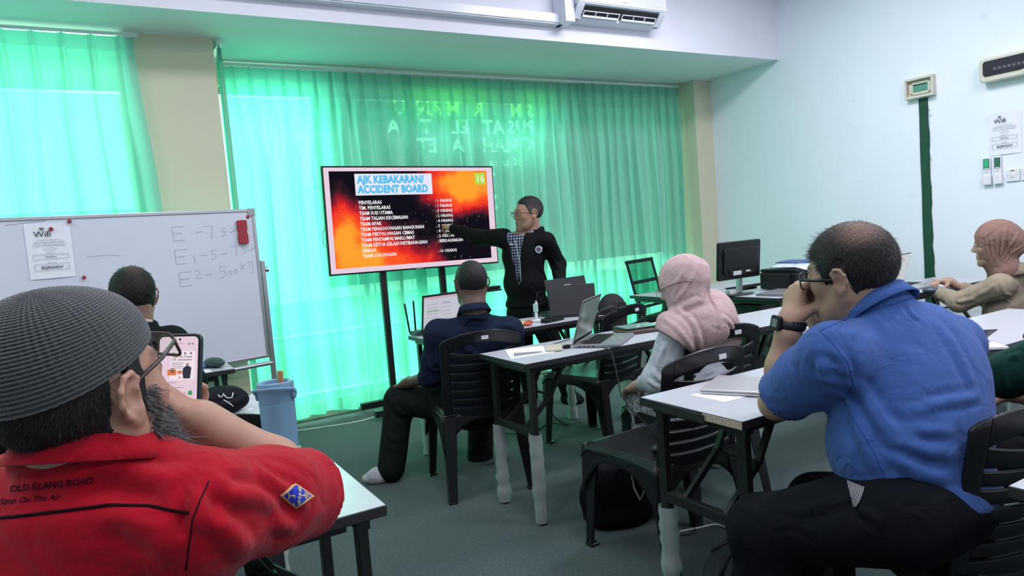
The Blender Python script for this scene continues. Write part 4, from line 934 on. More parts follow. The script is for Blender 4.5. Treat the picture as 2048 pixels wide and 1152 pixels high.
def strands(H, parent, n, reg, length=.016, w_=.0007, m=None, seed=0, lift=.5, off=.004, skip=None, flow=(0, -.6, -1), name='hair_strands', curl=0.0, surf=None, box=((-.09, .09), (-.12, .11), (-.14, .13))):
    """short tapered hairs rooted on the skull"""
    rs = np.random.RandomState(seed); b = MB(); cnt = 0; tries = 0
    while cnt < n and tries < n*20:
        tries += 1; d = rs.normal(size=3); d /= np.linalg.norm(d)
        c0 = V3((0, -.014, .030)); p = c0+d*V3((.076, .096, .088))
        if p[2] < -.02: p = V3((p[0]*0.95, p[1]*0.93, -.02-(abs(d[2]))*.10))
        if surf is not None: p = V3((rs.uniform(-.08, .08), rs.uniform(.0, .11), rs.uniform(-.125, .01)))
        if reg(np.array([p[0]]), np.array([p[1]]), np.array([p[2]]))[0] > -0.001: continue
        if skip is not None and rs.rand() < skip(p): continue
        nrm = (p-c0)/V3((.076, .096, .088))**2; nrm /= np.linalg.norm(nrm); f = V3(flow); f = f-nrm*(f@nrm); f /= np.linalg.norm(f)+1e-9
        f = f+rs.normal(size=3)*.35; t = f*(1-lift)+nrm*lift; t /= np.linalg.norm(t); s_ = np.cross(t, nrm); s_ /= np.linalg.norm(s_)+1e-9
        if surf is not None:
            h_ = surf.find_nearest(Vector(H.w(*p)))
            if h_[0] is None or h_[3] > .04: continue
            p = (V3(h_[0])-H.c) @ H.R/H.s; nrm = np.array(h_[1]) @ H.R; nrm = nrm if nrm @ (p-V3((0, -.01, -.03))) > 0 else -nrm
            if reg(np.array([p[0]]), np.array([p[1]]), np.array([p[2]]))[0] > 0: continue
            f = V3(flow); f = f-nrm*(f@nrm); f /= np.linalg.norm(f)+1e-9; f = f+rs.normal(size=3)*.35; t = f*(1-lift)+nrm*lift; t /= np.linalg.norm(t); s_ = np.cross(t, nrm); s_ /= np.linalg.norm(s_)+1e-9
        L_ = length*rs.uniform(.6, 1.25); a = p+nrm*off; m1 = a+t*L_*.55; e_ = a+t*L_*.85+f*L_*.25+rs.normal(size=3)*curl
        q = [a-s_*w_, a+s_*w_, m1+s_*w_*.8, m1-s_*w_*.8, e_]
        b.add([H.w(*v) for v in q], [(0, 1, 2, 3), (3, 2, 4)]); cnt += 1
    return put(name, b, m or M_strand, parent, world=True)

def hand(wr, d, n, th, curl=(.3, .35, .25), spread=.06, sc=1.0, thumb=(.5, .3), fingers=None, k=.005):
    """wrist wr, finger direction d, palm-side normal n, th = side the thumb is on; curls in radians toward n"""
    wr = V3(wr); d = V3(d)/np.linalg.norm(d); n = V3(n)-d*(V3(n)@d); n /= np.linalg.norm(n); t = np.cross(d, n); t = t if t@V3(th) > 0 else -t
    P_ = []; kn = []
    for i, (off, ln) in enumerate(((.031, .088), (.010, .092), (-.011, .087), (-.031, .078))):
        a = wr+t*off*.62*sc+d*.008*sc; b = wr+t*off*sc+d*ln*sc; kn.append(b)
        P_.append(cone(a, b, .0135*sc, .0115*sc, .014*sc))
    P_.append(ell(wr+d*.045*sc+n*.006*sc, V3((.036, .044, .013))*sc, np.array([t, d, n]).T, .012*sc)); P_.append(cone(wr-d*.03*sc, wr+d*.012*sc, .027*sc, .026*sc, .02*sc))
    for i, ln in enumerate((.072, .080, .074, .058)):
        cu = fingers[i] if fingers else (curl[0], curl[1], curl[2]); p = kn[i]; ang = 0; sp = (1.5-i)*spread; r = (.0098, .0100, .0095, .0082)[i]
        for j, fr in enumerate((.46, .30, .24)):
            ang += cu[j]; dd = (d*math.cos(ang)+n*math.sin(ang))+t*sp*math.cos(ang); dd /= np.linalg.norm(dd); q = p+dd*ln*fr*sc
            P_.append(cone(p, q, r*sc*(1-.08*j), r*sc*(1-.08*(j+1)), k*sc)); p = q
    b = wr+t*.026*sc+d*.014*sc+n*.008*sc; a1, a2 = thumb
    dd = d*math.cos(.75)+t*math.sin(.75)*(1-a1*.6)+n*a1; dd /= np.linalg.norm(dd); q = b+dd*.040*sc; P_.append(cone(b, q, .0155*sc, .0125*sc, .012*sc))
    d2 = dd+n*a2*.5-t*a2*.6+d*.3; d2 /= np.linalg.norm(d2); q2 = q+d2*.032*sc; P_.append(cone(q, q2, .0120*sc, .0105*sc, k*sc)); d3 = d2+n*a2*.3-t*a2*.4; d3 /= np.linalg.norm(d3); P_.append(cone(q2, q2+d3*.024*sc, .0105*sc, .0088*sc, k*sc))
    return P_
def simple(prims, name, m, parent, h=.006, cols=None, label=None, sm=1, **k):
    v, f = mesh_sdf(prims, h, **k); return put_np(name, v, f, m, parent, cols, label, sm)
def cloth(name, col, rough=.85, bump=.25, bscale=700, var=.06, sheen=.0, **k):
    m = mat(name, col, rough, spec=.08, bump=bump, bscale=bscale, var=var, vscale=30, sheen=sheen, bdist=.002, **k); t = T(m)   # weave plus soft creases
    b0 = [n for n in t.n if n.type == 'BUMP'][0]; tc = t.new('ShaderNodeTexCoord'); nz = t.new('ShaderNodeTexNoise', i_Scale=13.0, i_Detail=3.0, i_Roughness=.45); nz.inputs['Distortion'].default_value = 1.2
    t.ln(tc.outputs['Object'], nz.inputs['Vector']); b1 = t.new('ShaderNodeBump', i_Strength=.55, i_Distance=.022); t.ln(nz.outputs['Fac'], b1.inputs['Height']); t.ln(b1.outputs[0], b0.inputs['Normal']); return m

def collar(name, c, R, r0, r1, h, flap, m, parent, open_deg=50, ex=1.0, ey=1.1, drop=.012, lab=None, points=0.0):
    """turned-down collar round the neck; R columns right/forward/up of the neck; opening faces forward"""
    b = MB(); c = V3(c); prof = [(r0, 0.0), ((r0+r1)/2-.001, h*.5), (r1, h), (r1+.005, h+.003), (r1+.010, h), (r0*.5+r1*.5+.014, h-flap*.5), (r0+.020, h-flap)]
    N = 48; K = len(prof); vs = []
    for i in range(N+1):
        a = math.radians(90+open_deg/2+(360-open_deg)*i/N); fr = max(0.0, math.sin(a))
        for k, (r_, z) in enumerate(prof):
            z2 = z-drop*fr*2.2-(points*max(0, fr-.3) if k >= 5 else 0)
            vs.append(c+R[:, 0]*r_*math.cos(a)*ex+R[:, 1]*r_*math.sin(a)*ey+R[:, 2]*z2)
    b.add(vs, [(i*K+k, i*K+k+1, (i+1)*K+k+1, (i+1)*K+k) for i in range(N) for k in range(K-1)])
    return put(name, b, m, parent, world=True, smooth=True, solid=.003, label=lab)
def hem_cut(a, b, t, r=.12, k=.003):      # hollow a sleeve from a to b open at fraction t
    a, b = V3(a), V3(b); d = (b-a)/np.linalg.norm(b-a); return ell(a+(b-a)*t+d*r, (r, r, r), None, k, -1)

# ------------------------------------------------------------------ people
def person(lab, base): return root('person', tuple(base), 0, lab, 'person', None)
def up(p, x=0, y=0, z=0): return V3(p)+V3((x, y, z))
DOWN, UPZ = V3((0, 0, -1)), V3((0, 0, 1))

# --- the man standing at the screen
p = person('standing man in black zip jacket and glasses pointing at the television', (2.92, 4.55, 0))
H = Head(P(1056, 427, 5.12), -84, 0, -4, 1.04); A = RM(238)
nb = P(1066, 468, 5.16); Ls = P(1092, 482, 5.10); Rs = P(1006, 476, 5.16)
Lel, Lwr = P(1116, 528, 5.22), P(1120, 566, 5.06); Rel, Rwr = P(956, 474, 5.30), P(908, 458, 5.46)
chest, belly, hip = P(1047, 512, 5.18), P(1050, 565, 5.20), P(1056, 618, 5.24)
lk, la = P(1048, 705, 5.38), P(1060, 782, 5.50); rk, ra = P(1112, 708, 5.26), P(1135, 778, 5.34)
lh_, rh_ = P(1038, 632, 5.28), P(1080, 632, 5.24)
handR = hand(Rwr, P(862, 446, 5.60)-Rwr, (0, 0, -1), (1, 0, 0), fingers=[(.05, .05, .05), (1.1, 1.3, .8), (1.2, 1.3, .8), (1.2, 1.3, .8)], thumb=(.6, .5), sc=1.02)
handL = hand(Lwr, P(1126, 584, 4.98)-Lwr, (0, 0, -1), (-1, 0, 0), curl=(.35, .3, .2), sc=1.0)
body = H.prims()+H.neck(nb, .055, .065)+[ell(chest, (.15, .09, .15), A, .04), ell(belly, (.14, .09, .15), A, .05), ell(hip, (.15, .10, .12), A, .05), cone(Ls, Rs, .045, .045, .05)]+chain([Ls, Lel, Lwr], [.045, .037, .026])+chain([Rs, Rel, Rwr], [.045, .037, .026])+chain([lh_, lk, la], [.07, .05, .035])+chain([rh_, rk, ra], [.07, .05, .035])+handR+handL
v, f = mesh_sdf(body, .0048); put_np('body', v, f, M_skin, p, skin_cols(v, H, (.36, .205, .14), stub=.25), smooth_it=1)
eyes(H, p); hair_shell(H, p, .006, hair_region(front=.074, nape=-.055, sideburn=.0), (.016, .015, .015), bald=((-.07, .0, .03), (.04, .08, .03), (.075, .070, .068)))
glasses(H, p, mat('glasses_frame_brown', (.05, .015, .01), .3), wdt=.046, hgt=.034, r=.0016, dz=.0, dy=.012)
put('undershirt', MB().sphere(tuple(P(1054, 476, 5.13)), .040, 16), mat('undershirt', (.55, .57, .6), .8), p, world=True, smooth=True)
m = cloth('check_shirt', (.40, .42, .50)); t = T(m); tc = t.new('ShaderNodeTexCoord'); wv = t.new('ShaderNodeVectorMath', operation='SCALE'); t.ln(tc.outputs['Object'], wv.inputs[0]); wv.inputs['Scale'].default_value = 1.0
rotm = t.new('ShaderNodeMapping'); rotm.inputs['Rotation'].default_value = (0, 0, math.radians(-122)); t.ln(wv.outputs[0], rotm.inputs[0])
sp = t.new('ShaderNodeSeparateXYZ'); t.ln(rotm.outputs[0], sp.inputs[0])
def stripes(sock, fr):
    a = t.new('ShaderNodeMath', operation='MULTIPLY'); a.inputs[1].default_value = fr; t.ln(sock, a.inputs[0]); b_ = t.new('ShaderNodeMath', operation='FRACT'); t.ln(a.outputs[0], b_.inputs[0]); c_ = t.new('ShaderNodeMath', operation='LESS_THAN'); c_.inputs[1].default_value = .52; t.ln(b_.outputs[0], c_.inputs[0]); return c_.outputs[0]
s1, s2 = stripes(sp.outputs['Z'], 48), stripes(sp.outputs['X'], 48); ad = t.new('ShaderNodeMath', operation='ADD'); t.ln(s1, ad.inputs[0]); t.ln(s2, ad.inputs[1])
cr = t.new('ShaderNodeValToRGB'); cr.color_ramp.interpolation = 'CONSTANT'; cr.color_ramp.elements[0].color = (.42, .44, .52, 1); cr.color_ramp.elements[1].position = .45; cr.color_ramp.elements[1].color = (.07, .08, .13, 1)
hf = t.new('ShaderNodeMath', operation='MULTIPLY'); hf.inputs[1].default_value = .5; t.ln(ad.outputs[0], hf.inputs[0]); t.ln(hf.outputs[0], cr.inputs[0]); q_ = cr.color_ramp.elements.new(.95); q_.color = (.015, .018, .03, 1); t.ln(cr.outputs[0], t.n['Principled BSDF'].inputs['Base Color'])
sh_ = [ell(chest, (.158, .105, .16), A, .04), ell(belly, (.150, .11, .16), A, .05), cone(Ls, Rs, .05, .05, .05), cone(nb, up(nb, 0, 0, .035), .062, .060, .02)]
simple(sh_, 'shirt', m, p, .006, label='dark and white checked shirt')
F2 = A[:, 1]; R2 = A[:, 0]
def vcut(D, X, Y, Z):
    x = (X-chest[0])*R2[0]+(Y-chest[1])*R2[1]; y = (X-chest[0])*F2[0]+(Y-chest[1])*F2[1]; z = Z-chest[2]
    w_ = np.clip(.004+.062*(z+.20)/.36, .0, .08); g = np.maximum(np.abs(x-.006)-w_, -(y-.02)); g = np.maximum(g, -(z+.20))
    return np.maximum(D, -g).astype(np.float32)
jk = [ell(chest, (.172, .118, .17), A, .04), ell(belly, (.172, .125, .17), A, .05), ell(up(hip, 0, 0, .035), (.178, .13, .10), A, .05), cone(Ls, Rs, .062, .062, .05)]
jk += chain([Ls, Lel, Lwr], [.066, .056, .044], .03)+chain([Rs, Rel, Rwr], [.068, .058, .043], .03)
jf = [([P(1100, 520, 5.08), P(1120, 530, 5.10), P(1132, 545, 5.08)], .012, .010), ([P(975, 490, 5.15), P(960, 465, 5.2)], .012, .010), ([P(1010, 470, 5.05), P(1000, 520, 5.05), P(1015, 590, 5.08)], .014, .010), ([P(1088, 500, 5.0), P(1095, 560, 5.0)], .014, .010), ([P(1060, 580, 5.05), P(1085, 600, 5.06)], .012, .008)]
M_jk = cloth('black_jacket', (.0065, .0075, .0085), .8)
simple(jk, 'jacket', M_jk, p, .006, folds=jf, noise=.003, nscale=14, clips=[(P(1056, 612, 5.24), (0, 0, -1))], post=vcut)
collar('jacket_collar', nb+UPZ*.016, A, .074, .070, .030, .055, M_jk, p, 70, points=.06); collar('shirt_collar', nb+UPZ*.014, A, .062, .060, .034, .040, m, p, 36, points=.03)
zt = [nb+R2*s_+F2*f_+UPZ*z_ for s_, f_, z_ in ()]
put('zip', MB().tube([P(1030, 480, 5.03), P(1040, 525, 5.03), P(1042, 562, 5.035), P(1037, 568, 5.03)], .0025, 6), M_chrome, p, world=True)
Ab = RM(238); lg = P(1077, 499, 5.03)
def disc(c, r_, m_, nm, off=0.0, Rr=Ab, par=None, lab=None, n=28, ex=1, ey=1):
    b = MB(); c = V3(c)+Rr[:, 1]*off; b.add([c+Rr[:, 0]*r_*ex*math.cos(a)+Rr[:, 2]*r_*ey*math.sin(a) for a in np.linspace(0, 2*math.pi, n, endpoint=False)]+[c+Rr[:, 0]*r_*ex*math.cos(a)+Rr[:, 2]*r_*ey*math.sin(a)-Rr[:, 1]*.01 for a in np.linspace(0, 2*math.pi, n, endpoint=False)], [tuple(range(n))]+[(i, (i+1) % n, n+(i+1) % n, n+i) for i in range(n)])
    return put(nm, b, m_, par or p, world=True, label=lab)
d0 = disc(lg, .026, mat('badge_white', (.6, .62, .66), .6), 'jacket_badge', 0, lab='round white and blue chest badge')
disc(lg, .017, mat('badge_blue', (.03, .04, .16), .6), 'badge_center', .0015, par=d0); disc(lg, .009, mat('badge_red', (.4, .12, .14), .6), 'badge_emblem', .003, par=d0)
put('name_mark', MB().bar(P(1019, 488, 5.03), P(1026, 488.5, 5.03), .004, .008), mat('mark_white', (.6, .6, .6), .5), p, world=True)
M_tr = cloth('black_trousers', (.007, .008, .010), .85)
tr = chain([lh_, lk, la], [.092, .075, .062], .03)+chain([rh_, rk, ra], [.092, .075, .062], .03)+[ell(hip, (.162, .12, .12), A, .05)]
simple(tr, 'trousers', M_tr, p, .007, noise=.004, nscale=14, folds=[([P(1040, 700, 5.3), P(1060, 712, 5.3)], .012, .01), ([P(1100, 712, 5.2), P(1125, 720, 5.2)], .012, .01)])
def sock(name, an, toe, m_, par, r=.036, toec=None, hh=None):
    an = V3(an); toe = V3(toe); heel = V3((an[0], an[1], .04))-(toe-V3((an[0], an[1], toe[2])))*.16; toe = V3((toe[0], toe[1], .032))
    ball = heel*.35+toe*.65; ball[2] = .04
    S_ = [cone(an, heel, r+.004, .038, .03), cone(heel, ball, .038, .040, .03), cone(ball, toe, .040, .026, .03), cone(an, ball, .032, .03, .03)]
    v, f = mesh_sdf(S_, .005, clips=[((0, 0, .003), (0, 0, -1))]); return put_np(name, v, f, m_, par, None, None, 1)
M_sock = cloth('dark_sock', (.012, .016, .017), .9)
sock('sock', up(la, 0, 0, -.02), PZ(1036, 801, .03), M_sock, p); sock('sock', up(ra, 0, 0, -.02), PZ(1162, 800, .03), M_sock, p)

# --- the man in the navy shirt, seen from behind
p = person('seated man in navy shirt seen from behind, working at the laptop below the television', (1.67, 3.40, 0))
H = Head(P(942, 568, 3.70), 8, -2, 0, 1.02); A = RM(22)
nb = P(948, 622, 3.66); Ls, Rs = P(878, 668, 3.66), P(1018, 662, 3.72); chest, belly, hip = P(955, 700, 3.72), P(952, 770, 3.76), P(952, 822, 3.78)
Lel, Lwr = P(866, 752, 3.70), P(813, 766, 3.90); Rel, Rwr = P(1030, 735, 4.0), P(985, 690, 4.2)
lh_, lk, la = P(905, 808, 3.80), P(800, 800, 3.98), P(782, 938, 3.92); rh_, rk, ra = P(995, 812, 3.86), P(965, 790, 4.25), P(960, 915, 4.2)
handL = hand(Lwr, P(792, 775, 3.99)-Lwr, (0, 0, -1), (1, 0, 0), curl=(.4, .5, .4)); handR = hand(Rwr, (-.4, .9, -.1), (0, 0, -1), (-1, 0, 0), curl=(.3, .4, .2))
body = H.prims()+H.neck(nb, .060, .070)+[ell(chest, (.16, .095, .17), A, .05), ell(belly, (.15, .10, .14), A, .05), ell(hip, (.16, .12, .09), A, .05), cone(Ls, Rs, .05, .05, .05)]+chain([Ls, Lel, Lwr], [.05, .040, .027])+chain([Rs, Rel, Rwr], [.05, .040, .027])+chain([lh_, lk, la], [.08, .055, .038])+chain([rh_, rk, ra], [.08, .055, .038])+handL+handR
v, f = mesh_sdf(body, .0048); put_np('body', v, f, M_skin, p, skin_cols(v, H, (.115, .070, .050)), smooth_it=1); eyes(H, p)
hair_shell(H, p, .005, hair_region(nape=-.062), (.012, .011, .012), bald=((.01, -.06, .09), (.03, .03, .03), (.035, .028, .026)), noise=.0008)
shp = [ell(chest, (.205, .122, .19), A, .05), ell(belly, (.19, .125, .15), A, .05), ell(up(hip, 0, 0, .02), (.19, .135, .08), A, .05), cone(Ls, Rs, .074, .074, .06), cone(nb-UPZ*.02, nb, .080, .062, .03)]
shp += chain([Ls, Lel*.62+Ls*.38, Lel*.9+Lwr*.1], [.072, .064, .060], .03)+chain([Rs, Rel, Rwr*.7+Rel*.3], [.072, .06, .045], .03)+[cone(Lel*.97+Lwr*.03, Lel*.80+Lwr*.20, .058, .052, .01)]
nf = [([P(900, 625, 3.55), P(925, 640, 3.53), P(965, 640, 3.53), P(985, 622, 3.56)], .008, .007), ([P(880, 690, 3.55), P(872, 730, 3.6)], .012, .008), ([P(850, 715, 3.62), P(862, 742, 3.62), P(885, 748, 3.62)], .008, .010), ([P(1000, 640, 3.6), P(1030, 655, 3.65)], .012, .008), ([P(915, 690, 3.55), P(960, 720, 3.55)], .016, .006)]
M_navy = cloth('navy_shirt', (.010, .016, .036), .8)
simple(shp, 'shirt', M_navy, p, .006, folds=nf, noise=.004, nscale=13, label='navy shirt')
collar('shirt_collar', nb-UPZ*.006, RM(15, -14), .070, .064, .034, .036, M_navy, p, 60)
simple(chain([lh_, lk, la], [.100, .082, .076], .04)+chain([rh_, rk, ra], [.100, .082, .076], .04)+[ell(hip, (.175, .13, .10), A, .05)], 'trousers', cloth('dark_trousers', (.009, .012, .012), .85), p, .007, noise=.004, nscale=14, folds=[([P(775, 800, 3.85), P(800, 830, 3.87), P(826, 830, 3.88)], .014, .010), ([P(770, 870, 3.85), P(800, 885, 3.85)], .014, .008)])
so = sock('sock', up(la, 0, 0, -.02), PZ(733, 958, .03), cloth('white_sock', (.42, .42, .45), .9), p)
wm = MB(); wd = (Lwr-Lel)/np.linalg.norm(Lwr-Lel); wc = Lwr-wd*.02; wm.tube([wc-wd*.011, wc+wd*.011], .031, 18); put('wristwatch', wm, M_chrome, p, world=True, smooth=True)
disc(wc+UPZ*.0, .020, M_blackmatte, 'watch_face', .036, RM(200, 20), p)

# --- the man in the dark suit in front of the whiteboard
p = person('man in dark suit with thinning crown seen from behind, facing the whiteboard', (0.05, 3.40, 0))
H = Head(P(265, 594, 3.02), -6, -4, 2, 1.04); A = RM(0)
nb = P(272, 648, 3.02); Ls, Rs = P(205, 692, 3.0), P(342, 686, 3.02); chest, belly, hip = P(276, 745, 3.05), P(280, 830, 3.08), P(284, 905, 3.12)
Rel, Rwr = P(385, 765, 3.18), P(355, 752, 3.42); Lel, Lwr = P(160, 775, 3.2), P(220, 760, 3.42)
hn = hand(Rwr, (-.3, 1, 0), (0, 0, -1), (-1, 0, 0))+hand(Lwr, (.3, 1, 0), (0, 0, -1), (1, 0, 0))
lg_ = chain([up(hip, -.10, 0, 0), up(hip, -.12, .42, .0), V3((up(hip, -.12, .42)[0], up(hip, 0, .40)[1], .08))], [.085, .06, .04]); lg2 = chain([up(hip, .10, 0, 0), up(hip, .12, .42, .0), V3((up(hip, .12, .42)[0], up(hip, 0, .40)[1], .08))], [.085, .06, .04])
body = H.prims()+H.neck(nb, .060, .07)+[ell(chest, (.15, .095, .17), A, .05), ell(belly, (.15, .10, .14), A, .05), ell(hip, (.16, .12, .09), A, .05), cone(Ls, Rs, .05, .05, .05)]+chain([Ls, Lel, Lwr], [.05, .040, .027])+chain([Rs, Rel, Rwr], [.05, .040, .027])+lg_+lg2+hn
v, f = mesh_sdf(body, .005); put_np('body', v, f, M_skin, p, skin_cols(v, H, (.27, .155, .11)), smooth_it=1); eyes(H, p)
reg = hair_region(nape=-.070); hair_shell(H, p, .010, reg, (.011, .010, .010), bald=((.0, -.05, .098), (.035, .045, .04), (.10, .068, .055)))
strands(H, p, 1500, reg, .018, .0009, seed=2, lift=.45, skip=lambda q: 0.9*math.exp(-((q[0]/.035)**2+((q[1]+.05)/.045)**2)) if q[2] > .05 else 0)
g = MB(); g.tube([H.w(.085, .04, .006), H.w(.086, -.005, .012), H.w(.086, -.02, -.002)], .002, 6); put('glasses', g, M_chrome, p, world=True)
M_suit = cloth('black_suit', (.007, .009, .011), .75)
simple([ell(chest, (.195, .125, .19), A, .05), ell(belly, (.185, .13, .16), A, .05), ell(hip, (.19, .14, .10), A, .05), cone(Ls, Rs, .070, .070, .05), cone(nb, up(nb, 0, .0, .012), .085, .068, .03)]+chain([Rs, Rel, Rwr*.75+Rel*.25], [.070, .060, .046], .03)+chain([Ls, Lel, Lwr*.75+Lel*.25], [.070, .060, .046], .03), 'suit_jacket', M_suit, p, .0065, noise=.003, nscale=12, folds=[([P(340, 660, 2.95), P(362, 690, 2.96), P(372, 730, 3.0)], .010, .006), ([P(250, 640, 2.93), P(275, 652, 2.92), P(300, 640, 2.94)], .010, .010)])
put('shirt_collar', MB().tube([H.w(-.055, -.055, -.108), H.w(-.02, -.078, -.102), H.w(.02, -.078, -.102), H.w(.055, -.05, -.108)], .008, 8), mat('pinkish_collar', (.5, .42, .42), .8), p, world=True, smooth=True)
simple([cone(a, b, ra+.02, rb+.02, .03) for _, a, b, ra, rb, _, _ in lg_+lg2], 'trousers', M_tr, p, .008)

# --- hijab wearers
def hijab(H, p, m, extra, folds, clips=(), res=.005, open_w=.050, open_h=.070, open_z=-.025, thick=.018, sm=1, name='headscarf', lab=None, noise=.0018, flat=.0):
    P_ = [ell(H.w(0, -.016, .034), V3((.076, .098, .088))*H.s+thick, H.R, .03), ell(H.w(0, .012, -.035), V3((.062, .066, .085))*H.s+thick, H.R, .04), cone(H.w(0, -.01, -.07), H.w(0, -.03, -.14), .062*H.s+thick*.6, .075*H.s+thick*.6, .05)]+list(extra)
    def post(D, X, Y, Z):
        x = X-H.c[0]; y = Y-H.c[1]; z = Z-H.c[2]; R = H.R
        lx = (x*R[0, 0]+y*R[1, 0]+z*R[2, 0])/H.s; ly = (x*R[0, 1]+y*R[1, 1]+z*R[2, 1])/H.s; lz = (x*R[0, 2]+y*R[1, 2]+z*R[2, 2])/H.s
        g = np.maximum((np.sqrt((lx/open_w)**2+((lz-open_z)/open_h)**2)-1)*open_w, -(ly-.005))*H.s
        return np.maximum(D, -g).astype(np.float32)
    return simple(P_, name, m, p, res, label=lab, folds=folds, clips=clips, post=post, noise=noise, nscale=16, sm=sm)
def pleats(H, a, b, n, spread, w_=.006, hh=.007):
    """fan of soft cloth folds between two head-local anchors"""
    out = []
    for i in range(n):
        t = (i/(n-1)-.5) if n > 1 else 0; q = [H.w(*(V3(a)*(1-u)+V3(b)*u+V3(spread)*t*(.35+.9*u)+V3((0, 0, .02))*math.sin(u*3.14))) for u in (0, .33, .66, 1)]
        out.append((q, w_*H.s, hh))
    return out

p = person('woman in pale pink headscarf and glasses seated at the open grey laptop', (2.33, 2.30, 0))
H = Head(P(1366, 572, 3.06), -28, -14, 0, 1.0); A = RM(4)
nb = P(1392, 640, 3.06); Ls, Rs = P(1345, 682, 3.02), P(1455, 672, 3.20); chest, belly, hip = P(1400, 715, 3.14), P(1400, 765, 3.16), P(1400, 815, 3.16)
Lel, Lwr = P(1312, 760, 3.06), P(1274, 772, 3.28); Rel, Rwr = P(1400, 730, 3.45), P(1330, 740, 3.6)
lh_, lk, la = P(1365, 815, 3.16), P(1288, 800, 3.42), P(1300, 905, 3.36); rh_, rk, ra = P(1440, 810, 3.25), P(1370, 790, 3.62), P(1370, 890, 3.6)
hn = hand(Lwr, P(1252, 782, 3.40)-Lwr, (0, 0, -1), (1, 0, 0), sc=.92)+hand(Rwr, P(1310, 745, 3.7)-Rwr, (0, 0, -1), (-1, 0, 0), sc=.92)
body = H.prims(ears=False)+H.neck(nb, .048, .055)+[ell(chest, (.14, .09, .15), A, .05), ell(belly, (.13, .09, .12), A, .05), ell(hip, (.15, .12, .09), A, .05), cone(Ls, Rs, .04, .04, .05)]+chain([Ls, Lel, Lwr], [.042, .034, .023])+chain([Rs, Rel, Rwr], [.042, .034, .023])+chain([lh_, lk, la], [.07, .05, .035])+chain([rh_, rk, ra], [.07, .05, .035])+hn
v, f = mesh_sdf(body, .0048); put_np('body', v, f, M_skin, p, skin_cols(v, H, (.44, .28, .20)), smooth_it=1); eyes(H, p)
M_pink = cloth('pink_scarf', (.50, .36, .36), .85, bump=.35, bscale=900)
ex = [ell(P(1398, 652, 3.08), (.150, .140, .105), RM(4, -10), .05), cone(P(1350, 668, 3.0), P(1445, 668, 3.16), .085, .090, .05), ell(P(1425, 625, 3.12), (.10, .09, .10), A, .06), cone(P(1330, 640, 3.0), P(1365, 680, 2.98), .030, .045, .04)]
fo = [([P(1408, 520, 3.02), P(1412, 560, 2.98), P(1402, 600, 2.97), P(1350, 618, 2.98)], .012, .011), ([P(1420, 560, 3.02), P(1424, 600, 3.0), P(1424, 650, 2.99)], .008, .014), ([P(1350, 612, 2.98), P(1385, 650, 2.96), P(1400, 700, 2.98)], .010, .011), ([P(1390, 540, 2.98), P(1370, 580, 2.96), P(1345, 605, 2.97)], .008, .008), ([P(1375, 530, 2.97), P(1350, 570, 2.96), P(1336, 600, 2.97)], .007, .007), ([P(1430, 640, 3.0), P(1450, 650, 3.03), P(1470, 665, 3.08)], .010, .010), ([P(1330, 640, 2.98), P(1360, 670, 2.95), P(1385, 700, 2.97)], .009, .007), ([P(1352, 560, 2.96), P(1338, 575, 2.97)], .008, .006)]
hjo = hijab(H, p, M_pink, ex, fo, clips=[(P(1340, 677, 3.0), (P(1310, 700, 3)-P(1350, 640, 3))), (P(1400, 716, 3.1), (0, 0, -1))], thick=.017, open_w=.052, open_h=.070, open_z=-.028, lab='pale pink headscarf')
gso = glasses(H, p, mat('thin_metal_frame', (.30, .18, .15), .3, metal=.6), wdt=.048, hgt=.036, r=.0012, dy=.014, dz=-.002, temple=.0015)
M_wt = cloth('white_blouse', (.46, .50, .54), .8)
simple([ell(chest, (.165, .115, .165), A, .05), ell(belly, (.165, .12, .13), A, .05), ell(hip, (.175, .14, .09), A, .05)]+chain([Ls, Lel], [.066, .064], .03)+[cone(Lel, Lwr*.55+Lel*.45, .062, .042, .03)]+chain([Rs, Rel, Rwr*.7+Rel*.3], [.06, .055, .04], .03), 'blouse', M_wt, p, .006, noise=.004, nscale=15, folds=[([P(1300, 740, 2.98), P(1320, 760, 2.98), P(1345, 762, 3.0)], .009, .009), ([P(1292, 760, 3.0), P(1315, 778, 2.98)], .008, .008), ([P(1325, 690, 2.96), P(1312, 730, 2.97)], .009, .008)], label='white blouse')
m = cloth('floral_trousers', (.42, .46, .46)); t = T(m); tc = t.new('ShaderNodeTexCoord'); n1 = t.new('ShaderNodeTexNoise', i_Scale=26.0, i_Detail=5.0); n1.inputs['Distortion'].default_value = 1.4; t.ln(tc.outputs['Object'], n1.inputs['Vector'])
cr = t.new('ShaderNodeValToRGB'); cr.color_ramp.elements[0].position = .47; cr.color_ramp.elements[0].color = (.42, .46, .46, 1); cr.color_ramp.elements[1].position = .53; cr.color_ramp.elements[1].color = (.075, .05, .065, 1); t.ln(n1.outputs['Fac'], cr.inputs[0])
ce = cr.color_ramp.elements.new(.60); ce.color = (.38, .40, .40, 1); t.ln(cr.outputs[0], t.n['Principled BSDF'].inputs['Base Color'])
simple(chain([lh_, lk, la], [.098, .085, .080], .04)+chain([rh_, rk, ra], [.098, .085, .080], .04)+[ell(hip, (.17, .135, .09), A, .05)], 'trousers', m, p, .007, noise=.004, nscale=14, label='white trousers with dark floral print')
sock('sock', up(la, 0, 0, -.02), V3((la[0]-.04, la[1]+.17, .03)), cloth('pale_sock', (.4, .38, .36), .9), p); sock('sock', up(ra, 0, 0, -.02), V3((ra[0]-.02, ra[1]+.17, .03)), bpy.data.materials['pale_sock'], p)

